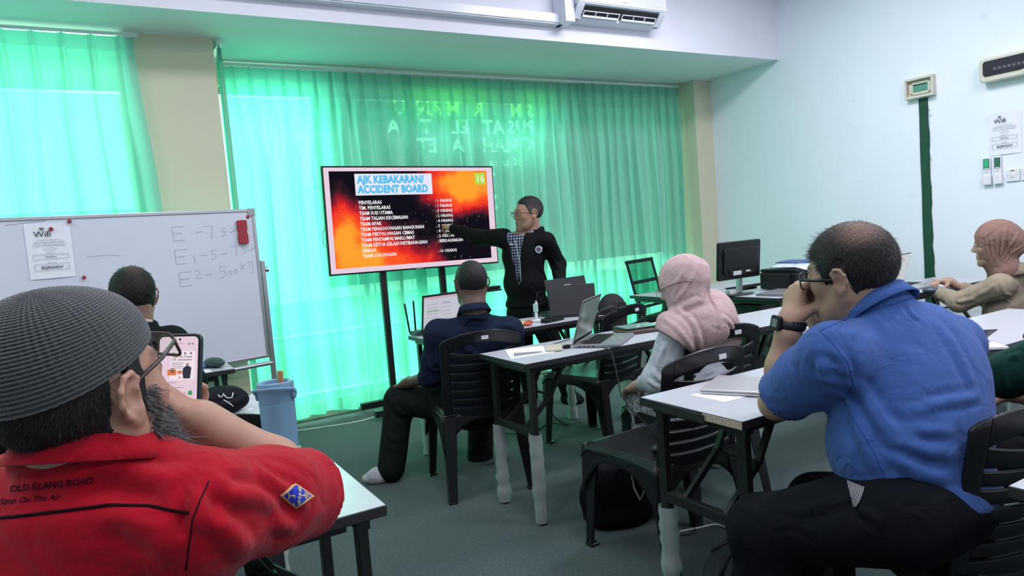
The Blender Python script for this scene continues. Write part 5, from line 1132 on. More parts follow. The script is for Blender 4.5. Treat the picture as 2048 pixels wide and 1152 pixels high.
p = person('woman in brown headscarf and tan blazer sitting in profile by the right wall', (4.45, 2.10, 0))
H = Head(P(1990, 488, 4.02), -23, -3, 0, 1.04); A = RM(8)
nb = P(2018, 545, 4.04); Ls, Rs = P(2000, 572, 3.95), P(2080, 570, 4.25); chest, belly, hip = P(2022, 625, 4.08), P(2020, 690, 4.06), P(2020, 745, 4.06)
Lel, Lwr = P(1918, 604, 4.12), P(1872, 582, 4.40); Rel, Rwr = P(1980, 600, 4.5), P(1895, 563, 4.52)
hn = hand(Lwr, P(1855, 578, 4.5)-Lwr, (0, 0, -1), (1, 0, 0), sc=.92, curl=(.7, .7, .4))+hand(Rwr, P(1862, 562, 4.50)-Rwr, (0, 0, -1), (-1, 0, 0), sc=.92, curl=(.8, .8, .5))
lgs = chain([up(hip, -.10, 0, 0), up(hip, -.13, .42, .02), V3((up(hip, -.13, 0)[0], hip[1]+.40, .08))], [.08, .055, .038])+chain([up(hip, .10, 0, 0), up(hip, .10, .42, .02), V3((up(hip, .10, 0)[0], hip[1]+.40, .08))], [.08, .055, .038])
body = H.prims(ears=False)+H.neck(nb, .048, .055)+[ell(chest, (.14, .09, .15), A, .05), ell(belly, (.13, .09, .12), A, .05), ell(hip, (.15, .12, .09), A, .05), cone(Ls, Rs, .04, .04, .05)]+chain([Ls, Lel, Lwr], [.042, .034, .023])+chain([Rs, Rel, Rwr], [.042, .034, .023])+lgs+hn
v, f = mesh_sdf(body, .005); put_np('body', v, f, M_skin, p, skin_cols(v, H, (.42, .27, .19)), smooth_it=1); eyes(H, p)
M_brs = cloth('brown_scarf', (.245, .150, .122), .8, bump=.3, bscale=900)
fo = [([H.w(-.085, .05-.03*i, .085-.012*i), H.w(-.100, .045-.028*i, .02-.01*i), H.w(-.085, .03-.018*i, -.06), H.w(-.06, .02-.008*i, -.115)], .0055, .006) for i in range(5)]+[([H.w(-.07, -.06, .10), H.w(-.098, -.05, .03), H.w(-.075, -.02, -.07)], .008, .011), ([H.w(-.06, -.11, .05), H.w(-.095, -.08, -.01), H.w(-.075, -.03, -.085)], .007, .009), ([H.w(-.05, -.125, -.02), H.w(-.08, -.08, -.06), H.w(-.065, -.03, -.10)], .006, .008)]
hijab(H, p, M_brs, [ell(H.w(0, -.095, -.005), (.062, .055, .072), H.R, .04)], fo, thick=.013, open_w=.046, open_h=.070, open_z=-.022, res=.0048, lab='brown headscarf')
M_tan = cloth('tan_blazer', (.30, .25, .185), .85)
bf = [([P(1985, 545, 3.86), P(1960, 570, 3.92), P(1935, 590, 3.98)], .010, .006), ([P(2005, 560, 3.86), P(2010, 590, 3.88), P(2040, 600, 3.9)], .008, .008), ([P(1978, 625, 3.93), P(2010, 610, 3.90), P(2040, 612, 3.92)], .007, .008), ([P(1908, 585, 4.05), P(1910, 605, 4.05)], .006, .008), ([P(1980, 660, 3.93), P(2018, 636, 3.93)], .004, .007), ([P(2025, 640, 3.93), P(2028, 690, 3.94)], .008, .006), ([P(1950, 620, 3.96), P(1945, 670, 3.97)], .01, .008)]
simple([ell(chest, (.175, .125, .17), A, .05), ell(belly, (.180, .145, .15), A, .05), ell(up(hip, 0, 0, .04), (.19, .16, .09), A, .05), cone(Ls, Rs, .064, .064, .05), cone(up(nb, 0, 0, -.03), nb, .085, .062, .03)]+chain([Ls, Lel], [.068, .058], .03)+[cone(Lel, Lwr*.85+Lel*.15, .056, .038, .03)]+chain([Rs, Rel, Rwr*.6+Rel*.4], [.064, .055, .042], .03), 'blazer', M_tan, p, .0065, folds=bf, noise=.003, nscale=13, clips=[(P(2000, 700, 4.0), (0, 0, -1))], label='tan blazer')
collar('blazer_collar', nb+UPZ*.012, RM(0, -8), .098, .090, .030, .055, M_tan, p, 80, points=.04)
disc(P(1948, 657, 3.93), .011, mat('tan_button', (.25, .17, .11), .4), 'button', 0, RM(235), p)
simple([cone(a, b, ra+.02, rb+.02, .03) for _, a, b, ra, rb, _, _ in lgs]+[ell(hip, (.17, .14, .1), A, .04)], 'trousers', M_tr, p, .009)

# --- person at the right edge, mostly outside the frame
p = person('person in dark green sleeve leaning an elbow on the table at the right edge', (2.60, 0.95, 0))
el_ = P(2012, 752, 1.98); sh = P(2130, 700, 1.85); wr = P(2110, 690, 2.20); nb = P(2220, 620, 1.90); H = Head(P(2245, 540, 1.95), 0, -5, 0, 1.0); A = RM(0)
chest = P(2215, 780, 1.86); hip = V3((chest[0], chest[1]-.03, .54)); R_s = sh+V3((.38, -.02, 0))
body = H.prims()+H.neck(nb, .05, .06)+[ell(chest, (.15, .09, .17), A, .05), ell((chest+hip)/2, (.14, .1, .16), A, .05), ell(hip, (.16, .12, .1), A, .05), cone(sh, R_s, .05, .05, .05)]+chain([sh, el_, wr], [.045, .038, .026])+chain([R_s, up(R_s, .05, .05, -.28), up(R_s, -.05, .30, -.22)], [.045, .038, .026])+hand(wr, (.6, .5, .2), (0, 0, -1), (0, 1, 0))+hand(up(R_s, -.05, .30, -.22), (-.3, .9, 0), (0, 0, -1), (-1, 0, 0))+chain([up(hip, -.1), up(hip, -.1, .42, .02), up(hip, -.1, .40, -.45)], [.08, .055, .04])+chain([up(hip, .1), up(hip, .1, .42, .02), up(hip, .1, .40, -.45)], [.08, .055, .04])
v, f = mesh_sdf(body, .006); put_np('body', v, f, M_skin, p, skin_cols(v, H, (.36, .22, .155)), smooth_it=1); eyes(H, p); hair_shell(H, p, .009, hair_region(), res=.005)
simple([ell(chest, (.175, .115, .19), A, .05), ell((chest+hip)/2, (.165, .12, .17), A, .05), ell(hip, (.175, .13, .09), A, .05), cone(sh, R_s, .066, .066, .05)]+chain([sh, el_], [.072, .060], .03)+[cone(el_, el_*.55+wr*.45, .058, .052, .03)]+chain([R_s, up(R_s, .05, .05, -.28)], [.07, .06], .03), 'shirt', cloth('dark_green_shirt', (.012, .050, .042), .8), p, .006, noise=.004, nscale=14, folds=[([P(2010, 715, 1.92), P(2005, 745, 1.92), P(2015, 775, 1.93)], .006, .007), ([P(2035, 720, 1.92), P(2048, 715, 1.9)], .008, .008)], label='dark green shirt')
simple([cone(up(hip, s*.1), up(hip, s*.1, .42, .02), .10, .08, .03) for s in (-1, 1)]+[cone(up(hip, s*.1, .42, .02), up(hip, s*.1, .40, -.42), .08, .06, .03) for s in (-1, 1)], 'trousers', M_tr, p, .009)

# ------------------------------------------------------------------ details laid onto cloth: seams, embroidery, patches
from mathutils.bvhtree import BVHTree
class Surf:
    def __init__(s, o):
        M_ = np.array(MW[o.name]); n = len(o.data.vertices); co = np.zeros(n*3, np.float32); o.data.vertices.foreach_get('co', co); co = co.reshape(-1, 3) @ M_[:3, :3].T+M_[:3, 3]
        lp = np.zeros(len(o.data.polygons)*4, np.int32); o.data.polygons.foreach_get('vertices', lp)
        s.t = BVHTree.FromPolygons(co.tolist(), lp.reshape(-1, 4).tolist())
    def hit(s, px, py, lift=.001):
        d = P(px, py, 1.0)-CAM0; d /= np.linalg.norm(d); h = s.t.ray_cast(Vector(CAM0), Vector(d))
        if h[0] is None: return None
        n = h[1]; n = n if n.dot(Vector(d)) < 0 else -n
        return V3(h[0])+V3(n)*lift
    def path(s, pts, r=.001, lift=.0006, step=6, n=6):
        out = []
        for a, b in zip(pts[:-1], pts[1:]):
            k = max(1, int(math.hypot(b[0]-a[0], b[1]-a[1])/step))
            for i in range(k): q = s.hit(a[0]+(b[0]-a[0])*i/k, a[1]+(b[1]-a[1])*i/k, lift); out += [q] if q is not None else []
        q = s.hit(*pts[-1], lift); out += [q] if q is not None else []
        return MB().tube(out, r, n) if len(out) > 1 else MB()
    def decal(s, mb, lift=.001):
        vs = [s.hit(p[0], p[1], lift) for p in mb.v]; o = MB(); ok = [q is not None for q in vs]
        o.add([q if q is not None else (0, 0, 0) for q in vs], [f for f in mb.f if all(ok[i] for i in f)]); return o

b = Surf(hjo).path([(1322, 579), (1335, 573), (1352, 566), (1370, 562), (1384, 564)], .0016, .0014, 4)
if b.v: put('temple', b, bpy.data.materials['thin_metal_frame'], gso, world=True, smooth=True)

# --- the man in the blue shirt
p = person('heavy man in bright blue shirt leaning an elbow on the table, chin in his hands', (1.72, 1.08, 0))
H = Head(P(1700, 545, 1.82), -12, -4, -9, 1.04); A = RM(8, -10)
nb = P(1758, 625, 1.80); Ls, Rs = P(1668, 712, 1.72), P(1905, 690, 1.93)
uc, chest, belly, hip = P(1800, 705, 1.84), P(1828, 775, 1.78), P(1812, 880, 1.76), P(1835, 990, 1.75)
Lel, Lwr = P(1553, 806, 1.93), P(1580, 645, 1.90); Rel, Rwr = P(1690, 800, 2.12), P(1640, 640, 1.99)
lh_, lk = P(1800, 1030, 1.66), P(1528, 1062, 1.86); la = V3((lk[0]-.02, lk[1]-.02, .10)); rh_ = P(1880, 1010, 1.85); rk = P(1640, 1010, 2.12); ra = V3((rk[0], rk[1]-.02, .10))
handL = hand(Lwr, P(1594, 560, 1.93)-Lwr, P(1680, 590, 1.95)-P(1590, 600, 1.92), P(1600, 600, 1.8)-P(1600, 600, 1.95), fingers=[(.9, 1.2, .6), (.95, 1.25, .6), (1.0, 1.25, .6), (1.05, 1.2, .6)], thumb=(.7, .4), sc=1.08)
handR = hand(Rwr, P(1610, 555, 1.96)-Rwr, P(1540, 610, 1.9)-P(1630, 600, 1.96), P(1600, 600, 1.8)-P(1600, 600, 1.95), fingers=[(.5, .8, .5), (.5, .8, .5), (.6, .8, .5), (.6, .9, .5)], thumb=(.6, .3), sc=1.05)
legs = chain([lh_, lk, la], [.10, .065, .045])+chain([rh_, rk, ra], [.10, .065, .045])
body = H.prims(fat=.008)+H.neck(nb, .064, .078)+[cone(H.w(0, .02, -.10), nb, .05, .06, .04), ell(uc, (.16, .10, .12), A, .05), ell(chest, (.18, .12, .16), A, .06), ell(belly, (.18, .15, .16), A, .06), ell(hip, (.18, .14, .10), A, .06), cone(Ls, Rs, .055, .055, .05)]+chain([Ls, Lel], [.060, .047], .03)+[cone(Lel, Lel*.55+Lwr*.45, .043, .043, .02), cone(Lel*.55+Lwr*.45, Lwr, .043, .031, .02)]+chain([Rs, Rel, Rwr], [.06, .045, .031], .03)+legs
v, f = join_np(mesh_sdf(body+handL+handR, .0042))
M_skin2 = M_skin
put_np('body', v, f, M_skin, p, skin_cols(v, H, (.37, .225, .155)), smooth_it=1); eyes(H, p)
def reg_blue(x, y, z):
    ax_ = np.abs(x); f0 = .060-.2*ax_-.2*np.clip(y-.06, 0, 1)
    t1 = np.clip((y-.045+.012)/.024, 0, 1); t2 = np.clip((y-.002)/.008, 0, 1); t3 = np.clip((-.022-y)/.012, 0, 1)
    return (-.062*t3+(1-t3)*(.034*(1-t2)+t2*(-.012*(1-t1)+f0*t1)))-z
hair_shell(H, p, .010, reg_blue, (.010, .009, .009), bald=((-.026, -.048, .100), (.050, .050, .038), (.20, .125, .095)), res=.0035)
strands(H, p, 7000, reg_blue, .016, .00055, seed=3, lift=.40, off=.003, flow=(0, .25, -1), skip=lambda q: .96*math.exp(-(((q[0]+.026)/.046)**2+((q[1]+.048)/.046)**2)**1.5) if q[2] > .04 else 0)
strands(H, p, 700, lambda x, y, z: np.maximum(.050-z, np.abs(y-.055)-.03), .026, .0006, seed=8, lift=.35, off=.003, flow=(0, 1, -.1))
glasses(H, p, mat('glasses_black', (.006, .006, .007), .3), wdt=.052, hgt=.042, r=.0020, dy=.010, dz=-.004, rr=.017, temple=.0042, lab='black rimmed glasses')
M_blue = cloth('blue_shirt', (.045, .100, .300), .85, bump=.5, bscale=1100, var=.12, sheen=.1)
up_ = Ls*.30+Lel*.70
sh_ = [ell(uc, (.19, .130, .13), A, .06), ell(chest, (.205, .150, .17), A, .07), ell(belly, (.205, .175, .17), A, .07), ell(hip, (.205, .170, .10), A, .06), cone(Ls, Rs, .076, .076, .06), cone(nb-UPZ*.03, nb+UPZ*.006, .104, .080, .04)]
sh_ += [cone(Ls, Lel*.45+Ls*.55, .082, .082, .04), cone(Lel*.45+Ls*.55, Ls*.13+Lel*.87, .080, .080, .03)]+chain([Rs, Rel], [.08, .07], .03)
sh_ += [hem_cut(Ls, Lel, .80), cone(Ls*.30+Lel*.70, Lel*1.1-Ls*.10, .060, .066, .004, -1)]
fb = [([P(1560, 735, 1.66), P(1600, 752, 1.62), P(1660, 760, 1.60), P(1690, 750, 1.62)], .012, .009), ([P(1590, 790, 1.64), P(1640, 800, 1.62), P(1690, 800, 1.62)], .014, .010), ([P(1665, 690, 1.62), P(1690, 730, 1.62), P(1700, 770, 1.62)], .010, .010),
      ([P(1720, 800, 1.6), P(1790, 880, 1.55), P(1880, 910, 1.54), P(1930, 915, 1.55)], .014, .014), ([P(1760, 840, 1.57), P(1840, 865, 1.54), P(1920, 860, 1.55)], .012, .010), ([P(1850, 810, 1.57), P(1910, 800, 1.58), P(1975, 790, 1.62)], .010, .011), ([P(1790, 920, 1.54), P(1860, 960, 1.53), P(1920, 965, 1.54)], .014, .012),
      ([P(1820, 605, 1.70), P(1840, 625, 1.68), P(1852, 634, 1.68)], .006, -.008), ([P(1880, 640, 1.70), P(1920, 720, 1.66), P(1950, 780, 1.64)], .012, .008), ([P(1715, 640, 1.68), P(1704, 670, 1.65)], .010, .007), ([P(1660, 830, 1.63), P(1700, 880, 1.60), P(1730, 950, 1.57)], .012, .010)]
so = simple(sh_, 'shirt', M_blue, p, .0055, folds=fb, noise=.005, nscale=10, label='bright blue short-sleeved shirt', clips=[(P(1790, 996, 1.6), P(1790, 1100, 1.6)-P(1810, 1000, 1.6))])
S = Surf(so); M_seam = cloth('blue_seam', (.030, .075, .26), .9)
b = S.path([(1640, 662), (1672, 647), (1715, 630), (1773, 613), (1819, 598), (1850, 586)], .0016, 0); b2 = S.path([(1640, 662), (1664, 684), (1695, 724), (1707, 769), (1688, 800)], .0016, 0); b3 = S.path([(1690, 806), (1722, 862), (1753, 915), (1784, 988)], .0015, 0); b4 = MB()
for k_, bb in enumerate((b, b2, b3, b4)):
    if bb.v: put('seam', bb, M_seam, so, world=True, smooth=True)
nd = H.w(0, -.02, -.06)-nb; nd /= np.linalg.norm(nd); Rn = RM(5, -38); collar('shirt_collar', nb+nd*.0, Rn, .078, .074, .036, .040, M_blue, p, 60)
tr = [cone(a, b_, r1+.022, r2+.025, .04) for _, a, b_, r1, r2, _, _ in legs]+[ell(hip-UPZ*.02, (.205, .165, .13), A, .06)]
to = simple(tr, 'trousers', cloth('black_trousers_plain', (.005, .006, .009), .85), p, .007, noise=.005, nscale=11, folds=[([P(1680, 955, 1.60), P(1690, 1010, 1.56), P(1740, 1050, 1.54)], .010, .010), ([P(1530, 1000, 1.7), P(1600, 985, 1.65), P(1670, 950, 1.6)], .014, .008)])
S = Surf(to); g = MB(); g.grid(lambda i, j: (1695+36*i*(1-.75*j)+12*j, 962+14*i*(1-j)+52*j, 0), 8, 8); m = cloth('grey_check_lining', (.3, .3, .32)); t = T(m); tc = t.new('ShaderNodeTexCoord'); ck = t.new('ShaderNodeTexChecker', i_Scale=380.0); ck.inputs[1].default_value = (.30, .30, .33, 1); ck.inputs[2].default_value = (.02, .02, .025, 1); t.ln(tc.outputs['Object'], ck.inputs[0]); t.ln(ck.outputs[0], t.n['Principled BSDF'].inputs['Base Color'])
put('pocket_lining', S.decal(g, .004), m, to, world=True, smooth=True, label='small grey and white checked lining showing at the pocket')
wd = (Lwr-Lel)/np.linalg.norm(Lwr-Lel); wc = Lwr-wd*.005; wx = RGT-wd*(RGT@wd); wx /= np.linalg.norm(wx); wy = np.cross(wd, wx)
b = MB(); prof = [(wc+wd*z_, r_) for z_, r_ in ((-.012, .0385), (-.011, .0415), (.011, .0405), (.012, .0375))]; b.tube([q for q, _ in prof], [r_ for _, r_ in prof], 40, cap=False); wo = put('wristwatch', b, mat('watch_strap', (.010, .010, .014), .55), p, world=True, smooth=True, label='black digital wristwatch')
fc = wc-wx*.041+FWD*-.014; Mf = frame(fc, wd, np.cross(-wx-FWD*.35, wd)); b = MB(); b.prism(rrect(.040, .036, .008), .011, Mf, -.004); put('watch_case', b, M_blackmatte, wo, world=True, bev=.002); b = MB(); b.prism(rrect(.022, .020, .003), .0015, Mf, .007); put('watch_face', b, mat('watch_lcd', (.12, .16, .14), .2), wo, world=True)
for k_ in range(9):
    a_ = -.2+k_*.24; c_ = wc+(wx*math.cos(a_)-FWD*math.sin(a_)*1.0)*.0412; put('strap_rib', MB().bar(c_-wd*.009, c_+wd*.009, .0045, .003, up=c_-wc), bpy.data.materials['watch_strap'], wo, world=True)
sock('sock', up(la, 0, 0, -.02), V3((la[0]-.02, la[1]+.18, .03)), M_sock, p); sock('sock', up(ra, 0, 0, -.02), V3((ra[0], ra[1]+.18, .03)), M_sock, p)

# --- the man in the red shirt, in the foreground
p = person('man in red embroidered shirt and grey knitted cap holding a phone, left foreground', (-0.10, 1.00, 0))
H = Head(V3((-.040, 1.145, 1.144)), 50, 10, 0, 1.10); A = RM(30, -4)
nb = P(195, 945, 1.00); Ls, Rs = P(-75, 1045, 1.06), P(385, 1030, 1.00); chest, belly = P(165, 1135, 1.05), P(165, 1300, 1.02); hip = V3((chest[0]-.02, chest[1]-.06, .56))
Lel = P(150, 1120, 1.36); Rel, Rwr = P(628, 982, 1.30), P(412, 846, 1.21); Lwr = P(350, 905, 1.24)
hR = hand(Rwr, P(338, 790, 1.215)-Rwr, (-.55, .15, -.8), P(300, 860, 1.1)-P(330, 760, 1.1), fingers=[(.9, 1.2, .7), (.95, 1.2, .7), (1.0, 1.2, .7), (1.05, 1.2, .7)], thumb=(.5, .4), sc=1.08)
hL = hand(Lwr, P(368, 820, 1.26)-Lwr, -FWD, RGT*-1, fingers=[(.30, .75, .8), (.25, .7, .8), (.2, .6, .7), (.2, .6, .6)], thumb=(.5, .3), sc=1.0)
legs = chain([up(hip, -.09, .04), up(hip, .06, .44, .0), V3((up(hip, .06)[0], hip[1]+.42, .10))], [.09, .06, .045])+chain([up(hip, .12, -.02), up(hip, .30, .36, .0), V3((up(hip, .30)[0], hip[1]+.34, .10))], [.09, .06, .045])
body = H.prims(fat=.006)+H.neck(nb, .062, .064)+[cone(H.w(0, .02, -.10), nb, .05, .06, .04), ell(chest, (.17, .12, .20), A, .06), ell((chest+hip)/2, (.17, .14, .18), A, .06), ell(hip, (.18, .14, .10), A, .06), cone(Ls, Rs, .055, .055, .05)]+chain([Rs, Rel], [.058, .046], .03)+[cone(Rel, Rel*.6+Rwr*.4, .044, .047, .02), cone(Rel*.6+Rwr*.4, Rwr, .047, .032, .02)]+chain([Ls, Lel], [.058, .046], .03)+[cone(Lel, Lel*.5+Lwr*.5, .043, .042, .02), cone(Lel*.5+Lwr*.5, Lwr, .042, .030, .02)]+legs
v, f = mesh_sdf(body+hR+hL, .0040); put_np('body', v, f, M_skin, p, skin_cols(v, H, (.42, .235, .165), stub=.3), smooth_it=1); eyes(H, p)
reg_n = hair_region(front=.20, nape=-.085, sideburn=-.03)
hair_shell(H, p, .008, reg_n, (.014, .013, .013), res=.004); strands(H, p, 5000, lambda x, y, z: np.maximum(reg_n(x, y, z), z-.03), .015, .0004, seed=5, lift=.22, off=.003)
bvh = BVHTree.FromPolygons(v.tolist(), f.tolist())
def reg_beard(x, y, z): return np.maximum.reduce([z+np.where((y < .045) & (np.abs(x) > .045), .0, .045), .010-y, .030-np.abs(x)-np.clip(-.05-z, 0, 1)*5])
strands(H, p, 3600, reg_beard, .016, .0005, seed=6, lift=.45, off=.001, flow=(0, .25, -1), curl=.004, m=M_grey, name='beard', surf=bvh); strands(H, p, 2600, reg_beard, .016, .0005, seed=7, lift=.40, off=.001, flow=(0, .3, -1), curl=.004, name='beard_dark', surf=bvh)
strands(H, p, 900, lambda x, y, z: np.maximum.reduce([z+.075, -(y-.03)]), .045, .0005, seed=9, lift=.30, off=.001, flow=(.2, .35, -1), curl=.014, m=M_grey, name='chin_beard', surf=bvh)
gl = mat('glasses_brown', (.045, .030, .028), .35)
glasses(H, p, gl, wdt=.054, hgt=.036, r=.0022, rr=.009, dy=.012, dz=.030, tilt=14, temple=.0030, lab='brown rimmed glasses pushed up')
# the crocheted cap
cap = MB(); NT, NP = 300, 140
cc = V3((0, -.014, .036)); vs = []; cols = []
def capr(t):
    return (max(0.0, 1-t**2.5))**(1/2.1)
for j in range(NT+1):
    t = j/NT; u = math.sin(t*math.pi/2)**.92 if j < NT else 1.0; s_ = capr(u); z = u*.108
    for i in range(NP):
        a = 2*math.pi*i/NP; rg = .0009*math.cos(2*math.pi*(t*38+i/NP)); st = .0005*math.cos(a*75+(j//4 % 2)*3.14)
        x_ = math.cos(a)*(.0905*s_+rg*s_); y_ = math.sin(a)*(.110*s_+rg*s_); zz = z+rg*(1-s_)+st
        rim = (.205*y_-.09*x_+.009)*(1-u)
        vs.append(cc+V3((x_, y_-.012*u, zz+rim))); k_ = .5+.5*math.cos(2*math.pi*(t*38+i/NP)); cols.append(V3((.050, .056, .058))*(.55+1.0*k_))
Fq = np.array([(j*NP+i, j*NP+(i+1) % NP, (j+1)*NP+(i+1) % NP, (j+1)*NP+i) for j in range(NT) for i in range(NP)])
W_ = np.array([H.w(*q) for q in vs]); co = put_np('knitted_cap', W_, Fq, mat('cap_knit', (.04, .04, .04), .95, spec=.1, attr=True, bump=.8, bscale=420, sheen=.35, bdist=.002), p, np.array(cols), label='dark grey crocheted skull cap')
md = co.modifiers.new('thick', 'SOLIDIFY'); md.thickness = .004; md.offset = -1
M_redc = cloth('red_shirt', (.36, .0045, .016), .85, bump=.4, bscale=1000, var=.10, sheen=.1)
sh_ = [ell(chest, (.215, .160, .19), A, .06), ell((chest+hip)/2, (.22, .18, .20), A, .06), ell(hip, (.22, .18, .10), A, .06), cone(Ls, Rs, .082, .082, .06), cone(nb-UPZ*.03, nb+UPZ*.018, .116, .096, .05)]
sh_ += [cone(Rs, Rs*.45+Rel*.55, .088, .086, .04), cone(Rs*.45+Rel*.55, Rs*.10+Rel*.90, .082, .082, .03)]+chain([Ls, Lel*.8+Ls*.2], [.086, .08], .04)+[hem_cut(Rs, Rel, .84), cone(Rs*.30+Rel*.70, Rel*1.2-Rs*.2, .058, .066, .004, -1)]
fr_ = [([P(400, 960, .92), P(395, 1030, .90), P(380, 1090, .90)], .010, .010), ([P(430, 950, .95), P(470, 985, .95), P(520, 990, 1.0), P(560, 1010, 1.05)], .012, .012), ([P(500, 960, 1.05), P(560, 980, 1.08), P(610, 1010, 1.12)], .010, .010), ([P(400, 1010, .90), P(450, 1060, .95), P(500, 1110, 1.0)], .014, .012), ([P(120, 950, .90), P(230, 925, .90), P(330, 930, .92)], .014, .010), ([P(20, 960, .92), P(150, 955, .90)], .012, .008), ([P(200, 1010, .88), P(300, 1090, .88), P(330, 1140, .88)], .016, .008), ([P(560, 1040, 1.05), P(600, 1070, 1.1)], .012, .010)]
so = simple(sh_, 'shirt', M_redc, p, .0055, folds=fr_, noise=.005, nscale=10, label='red short-sleeved shirt')
collar('shirt_collar', nb+UPZ*.022, RM(35, -16), .088, .083, .030, .034, M_redc, p, 60)
S = Surf(so); M_pipe = cloth('black_piping', (.012, .004, .006), .8); M_emb = cloth('dark_embroidery', (.035, .006, .012), .8)
b = S.path([(0, 1036), (60, 1030), (140, 1020), (220, 1010), (300, 1012), (350, 1022), (378, 1026)], .0022, .0004); put('back_piping', b, M_pipe, so, world=True, smooth=True, label='black piping across the back')
b = S.path([(418, 962), (400, 1000), (385, 1040), (378, 1090), (372, 1140)], .0013, 0); put('seam', b, M_emb, so, world=True, smooth=True)
def pxtext(s_, x, y, size, ang, sx=1.0, shear=0.0, bold=.015):
    a = MB(); c_, s2 = math.cos(math.radians(ang)), math.sin(math.radians(ang)); text_mb(a, s_, size, Matrix.Identity(4), bold=bold, sx=sx)
    a.v = [(x+(q[0]+shear*q[1])*c_+q[1]*s2, y+(q[0]+shear*q[1])*-s2*-1*-1-q[1]*c_, 0) for q in a.v]; return a
b = MB(); a = pxtext('00', -22, 989, 19, 6, 1.15); b.add(a.v, a.f); a = pxtext('OLD KLANG ROAD', 20, 984, 19, 6, 1.0); b.add(a.v, a.f)
a = pxtext('Sons On The Air', -2, 1010, 18, 5, .98, .35); b.add(a.v, a.f); put('embroidery', S.decal(b, .0012), M_emb, so, world=True, label='dark embroidered lettering on the back')
M_pb = cloth('patch_blue', (.03, .05, .42), .8); M_py = cloth('patch_yellow', (.62, .42, .20), .8); M_ps = cloth('patch_silver', (.42, .44, .45), .7)
PC = (594, 992)
def quadpx(pts, n=6):
    g = MB(); (x0, y0), (x1, y1), (x2, y2), (x3, y3) = pts; g.grid(lambda i, j: ((x0*(1-i)+x1*i)*(1-j)+(x3*(1-i)+x2*i)*j, (y0*(1-i)+y1*i)*(1-j)+(y3*(1-i)+y2*i)*j, 0), n, n); return g
pt = put('sleeve_patch', S.decal(quadpx([(559, 990), (590, 966), (628, 992), (592, 1017)], 10), .0016), M_py, so, world=True, label='diamond shaped blue and gold sleeve patch')
put('patch_field', S.decal(quadpx([(566, 990), (591, 971), (620, 992), (592, 1011)], 10), .0026), M_pb, pt, world=True)
b = MB()
for q in ([(584, 974), (587, 974), (589, 1007), (586, 1007)], [(595, 974), (598, 974), (599, 1007), (596, 1007)], [(575, 989), (585, 989.5), (585, 991.5), (575, 991)], [(572, 983), (574, 983), (578, 990), (576, 991)], [(576, 990), (578, 991), (575, 997), (573, 997)], [(598, 991), (608, 991), (608, 993.5), (598, 993.5)], [(606, 986), (608.5, 986), (609, 998), (606.5, 998)], [(610, 988), (612, 988), (612.3, 996), (610.3, 996)], [(613.5, 990.5), (615, 990.5), (615, 994), (613.5, 994)]): a = quadpx(q, 2); b.add(a.v, a.f)
put('patch_lines', S.decal(b, .0034), M_py, pt, world=True)
a = MB(); text_mb(a, 'MANTS', 8.6, Matrix.Identity(4), bold=.02, sx=1.0); a.v = [(595.5-(-q[1])-0*q[0]-3, 1006-q[0], 0) for q in a.v]; a.v = [(x_+.0, y_, 0) for x_, y_, _ in a.v]; put('patch_letters', S.decal(a, .0038), M_ps, pt, world=True)
simple([cone(a_, b_, r1+.02, r2+.022, .04) for _, a_, b_, r1, r2, _, _ in legs]+[ell(hip-UPZ*.02, (.20, .165, .12), A, .06)], 'trousers', M_tr, p, .009)

# the phone in his hand
c_ = P(356, 762, 1.225); xa = RGT*.995+UPV*.03-FWD*.05; xa /= np.linalg.norm(xa); ya = UPV*.99-RGT*.075+FWD*.12; ya -= xa*(ya@xa); ya /= np.linalg.norm(ya)
Mp = frame(c_, xa, ya); r = root('mobile_phone', M=Mp, label='mobile phone with a lit chat screen held up by the red-shirted man', cat='phone')
def rp(w_, h_, rr, z0, z1): b = MB(); b.prism(rrect(w_, h_, rr, 6), z1-z0, None, z0); return b
put('case', rp(.079, .166, .012, -.010, 0), mat('phone_case_green', (.012, .030, .028), .35), r, bev=.002); put('bezel', rp(.0745, .161, .010, 0, .0006), M_black, r)
sc2 = put('screen', rp(.0695, .155, .008, .0006, .0009), emis('phone_pink', (.80, .60, .72), .95), r)
Fp = lambda x, y, z=.0012: Matrix.Translation((x, y, z))
g = MB(); k = MB(); gg = MB(); og = MB(); lt = MB()
k.lathe([(.0022, .0010), (.0022, .0013)], (.002, .0725, 0), 14); text_mb(g, 'Group Notice', .0045, Fp(-.016, .0645)); g.box(.017, .021, .063, .066, .0009, .0012); g.box(.024, .027, .063, .066, .0009, .0012)
lt.box(-.014, .030, .002, .052, .0009, .0010)
for i in range(4): g.lathe([(.0022, .0011), (.0022, .0013)], (-.009+i*.0105, .048, 0), 10)
text_mb(k, 'Train The Trainer', .0052, Fp(-.0125, .0405), bold=.02); text_mb(k, 'OTR - Berkelayakan', .0045, Fp(-.0125, .0355), bold=.02)
for i in range(4): g.box(-.012, .010-.002*(i % 2), .031-i*.003, .032-i*.003, .0011, .0013)
og.box(-.019, -.003, .010, .020, .0011, .0013); og.box(-.001, .007, .012, .018, .0011, .0013); og.box(.001, .006, .005, .007, .0011, .0013)
k.prism([(.010, .004), (.022, .004), (.023, .014), (.024, .023), (.019, .026), (.014, .026), (.009, .022), (.008, .015)], .0002, None, .0012)
g.box(-.033, -.001, -.003, -.002, .0011, .0013); g.box(-.014, .010, -.012, -.011, .0011, .0013); gg.lathe([(.0042, .0011), (.0042, .0013)], (.023, -.021, 0), 18); g.box(.002, .004, -.023, -.019, .0011, .0013); g.box(.012, .014, -.022, -.020, .0011, .0013)
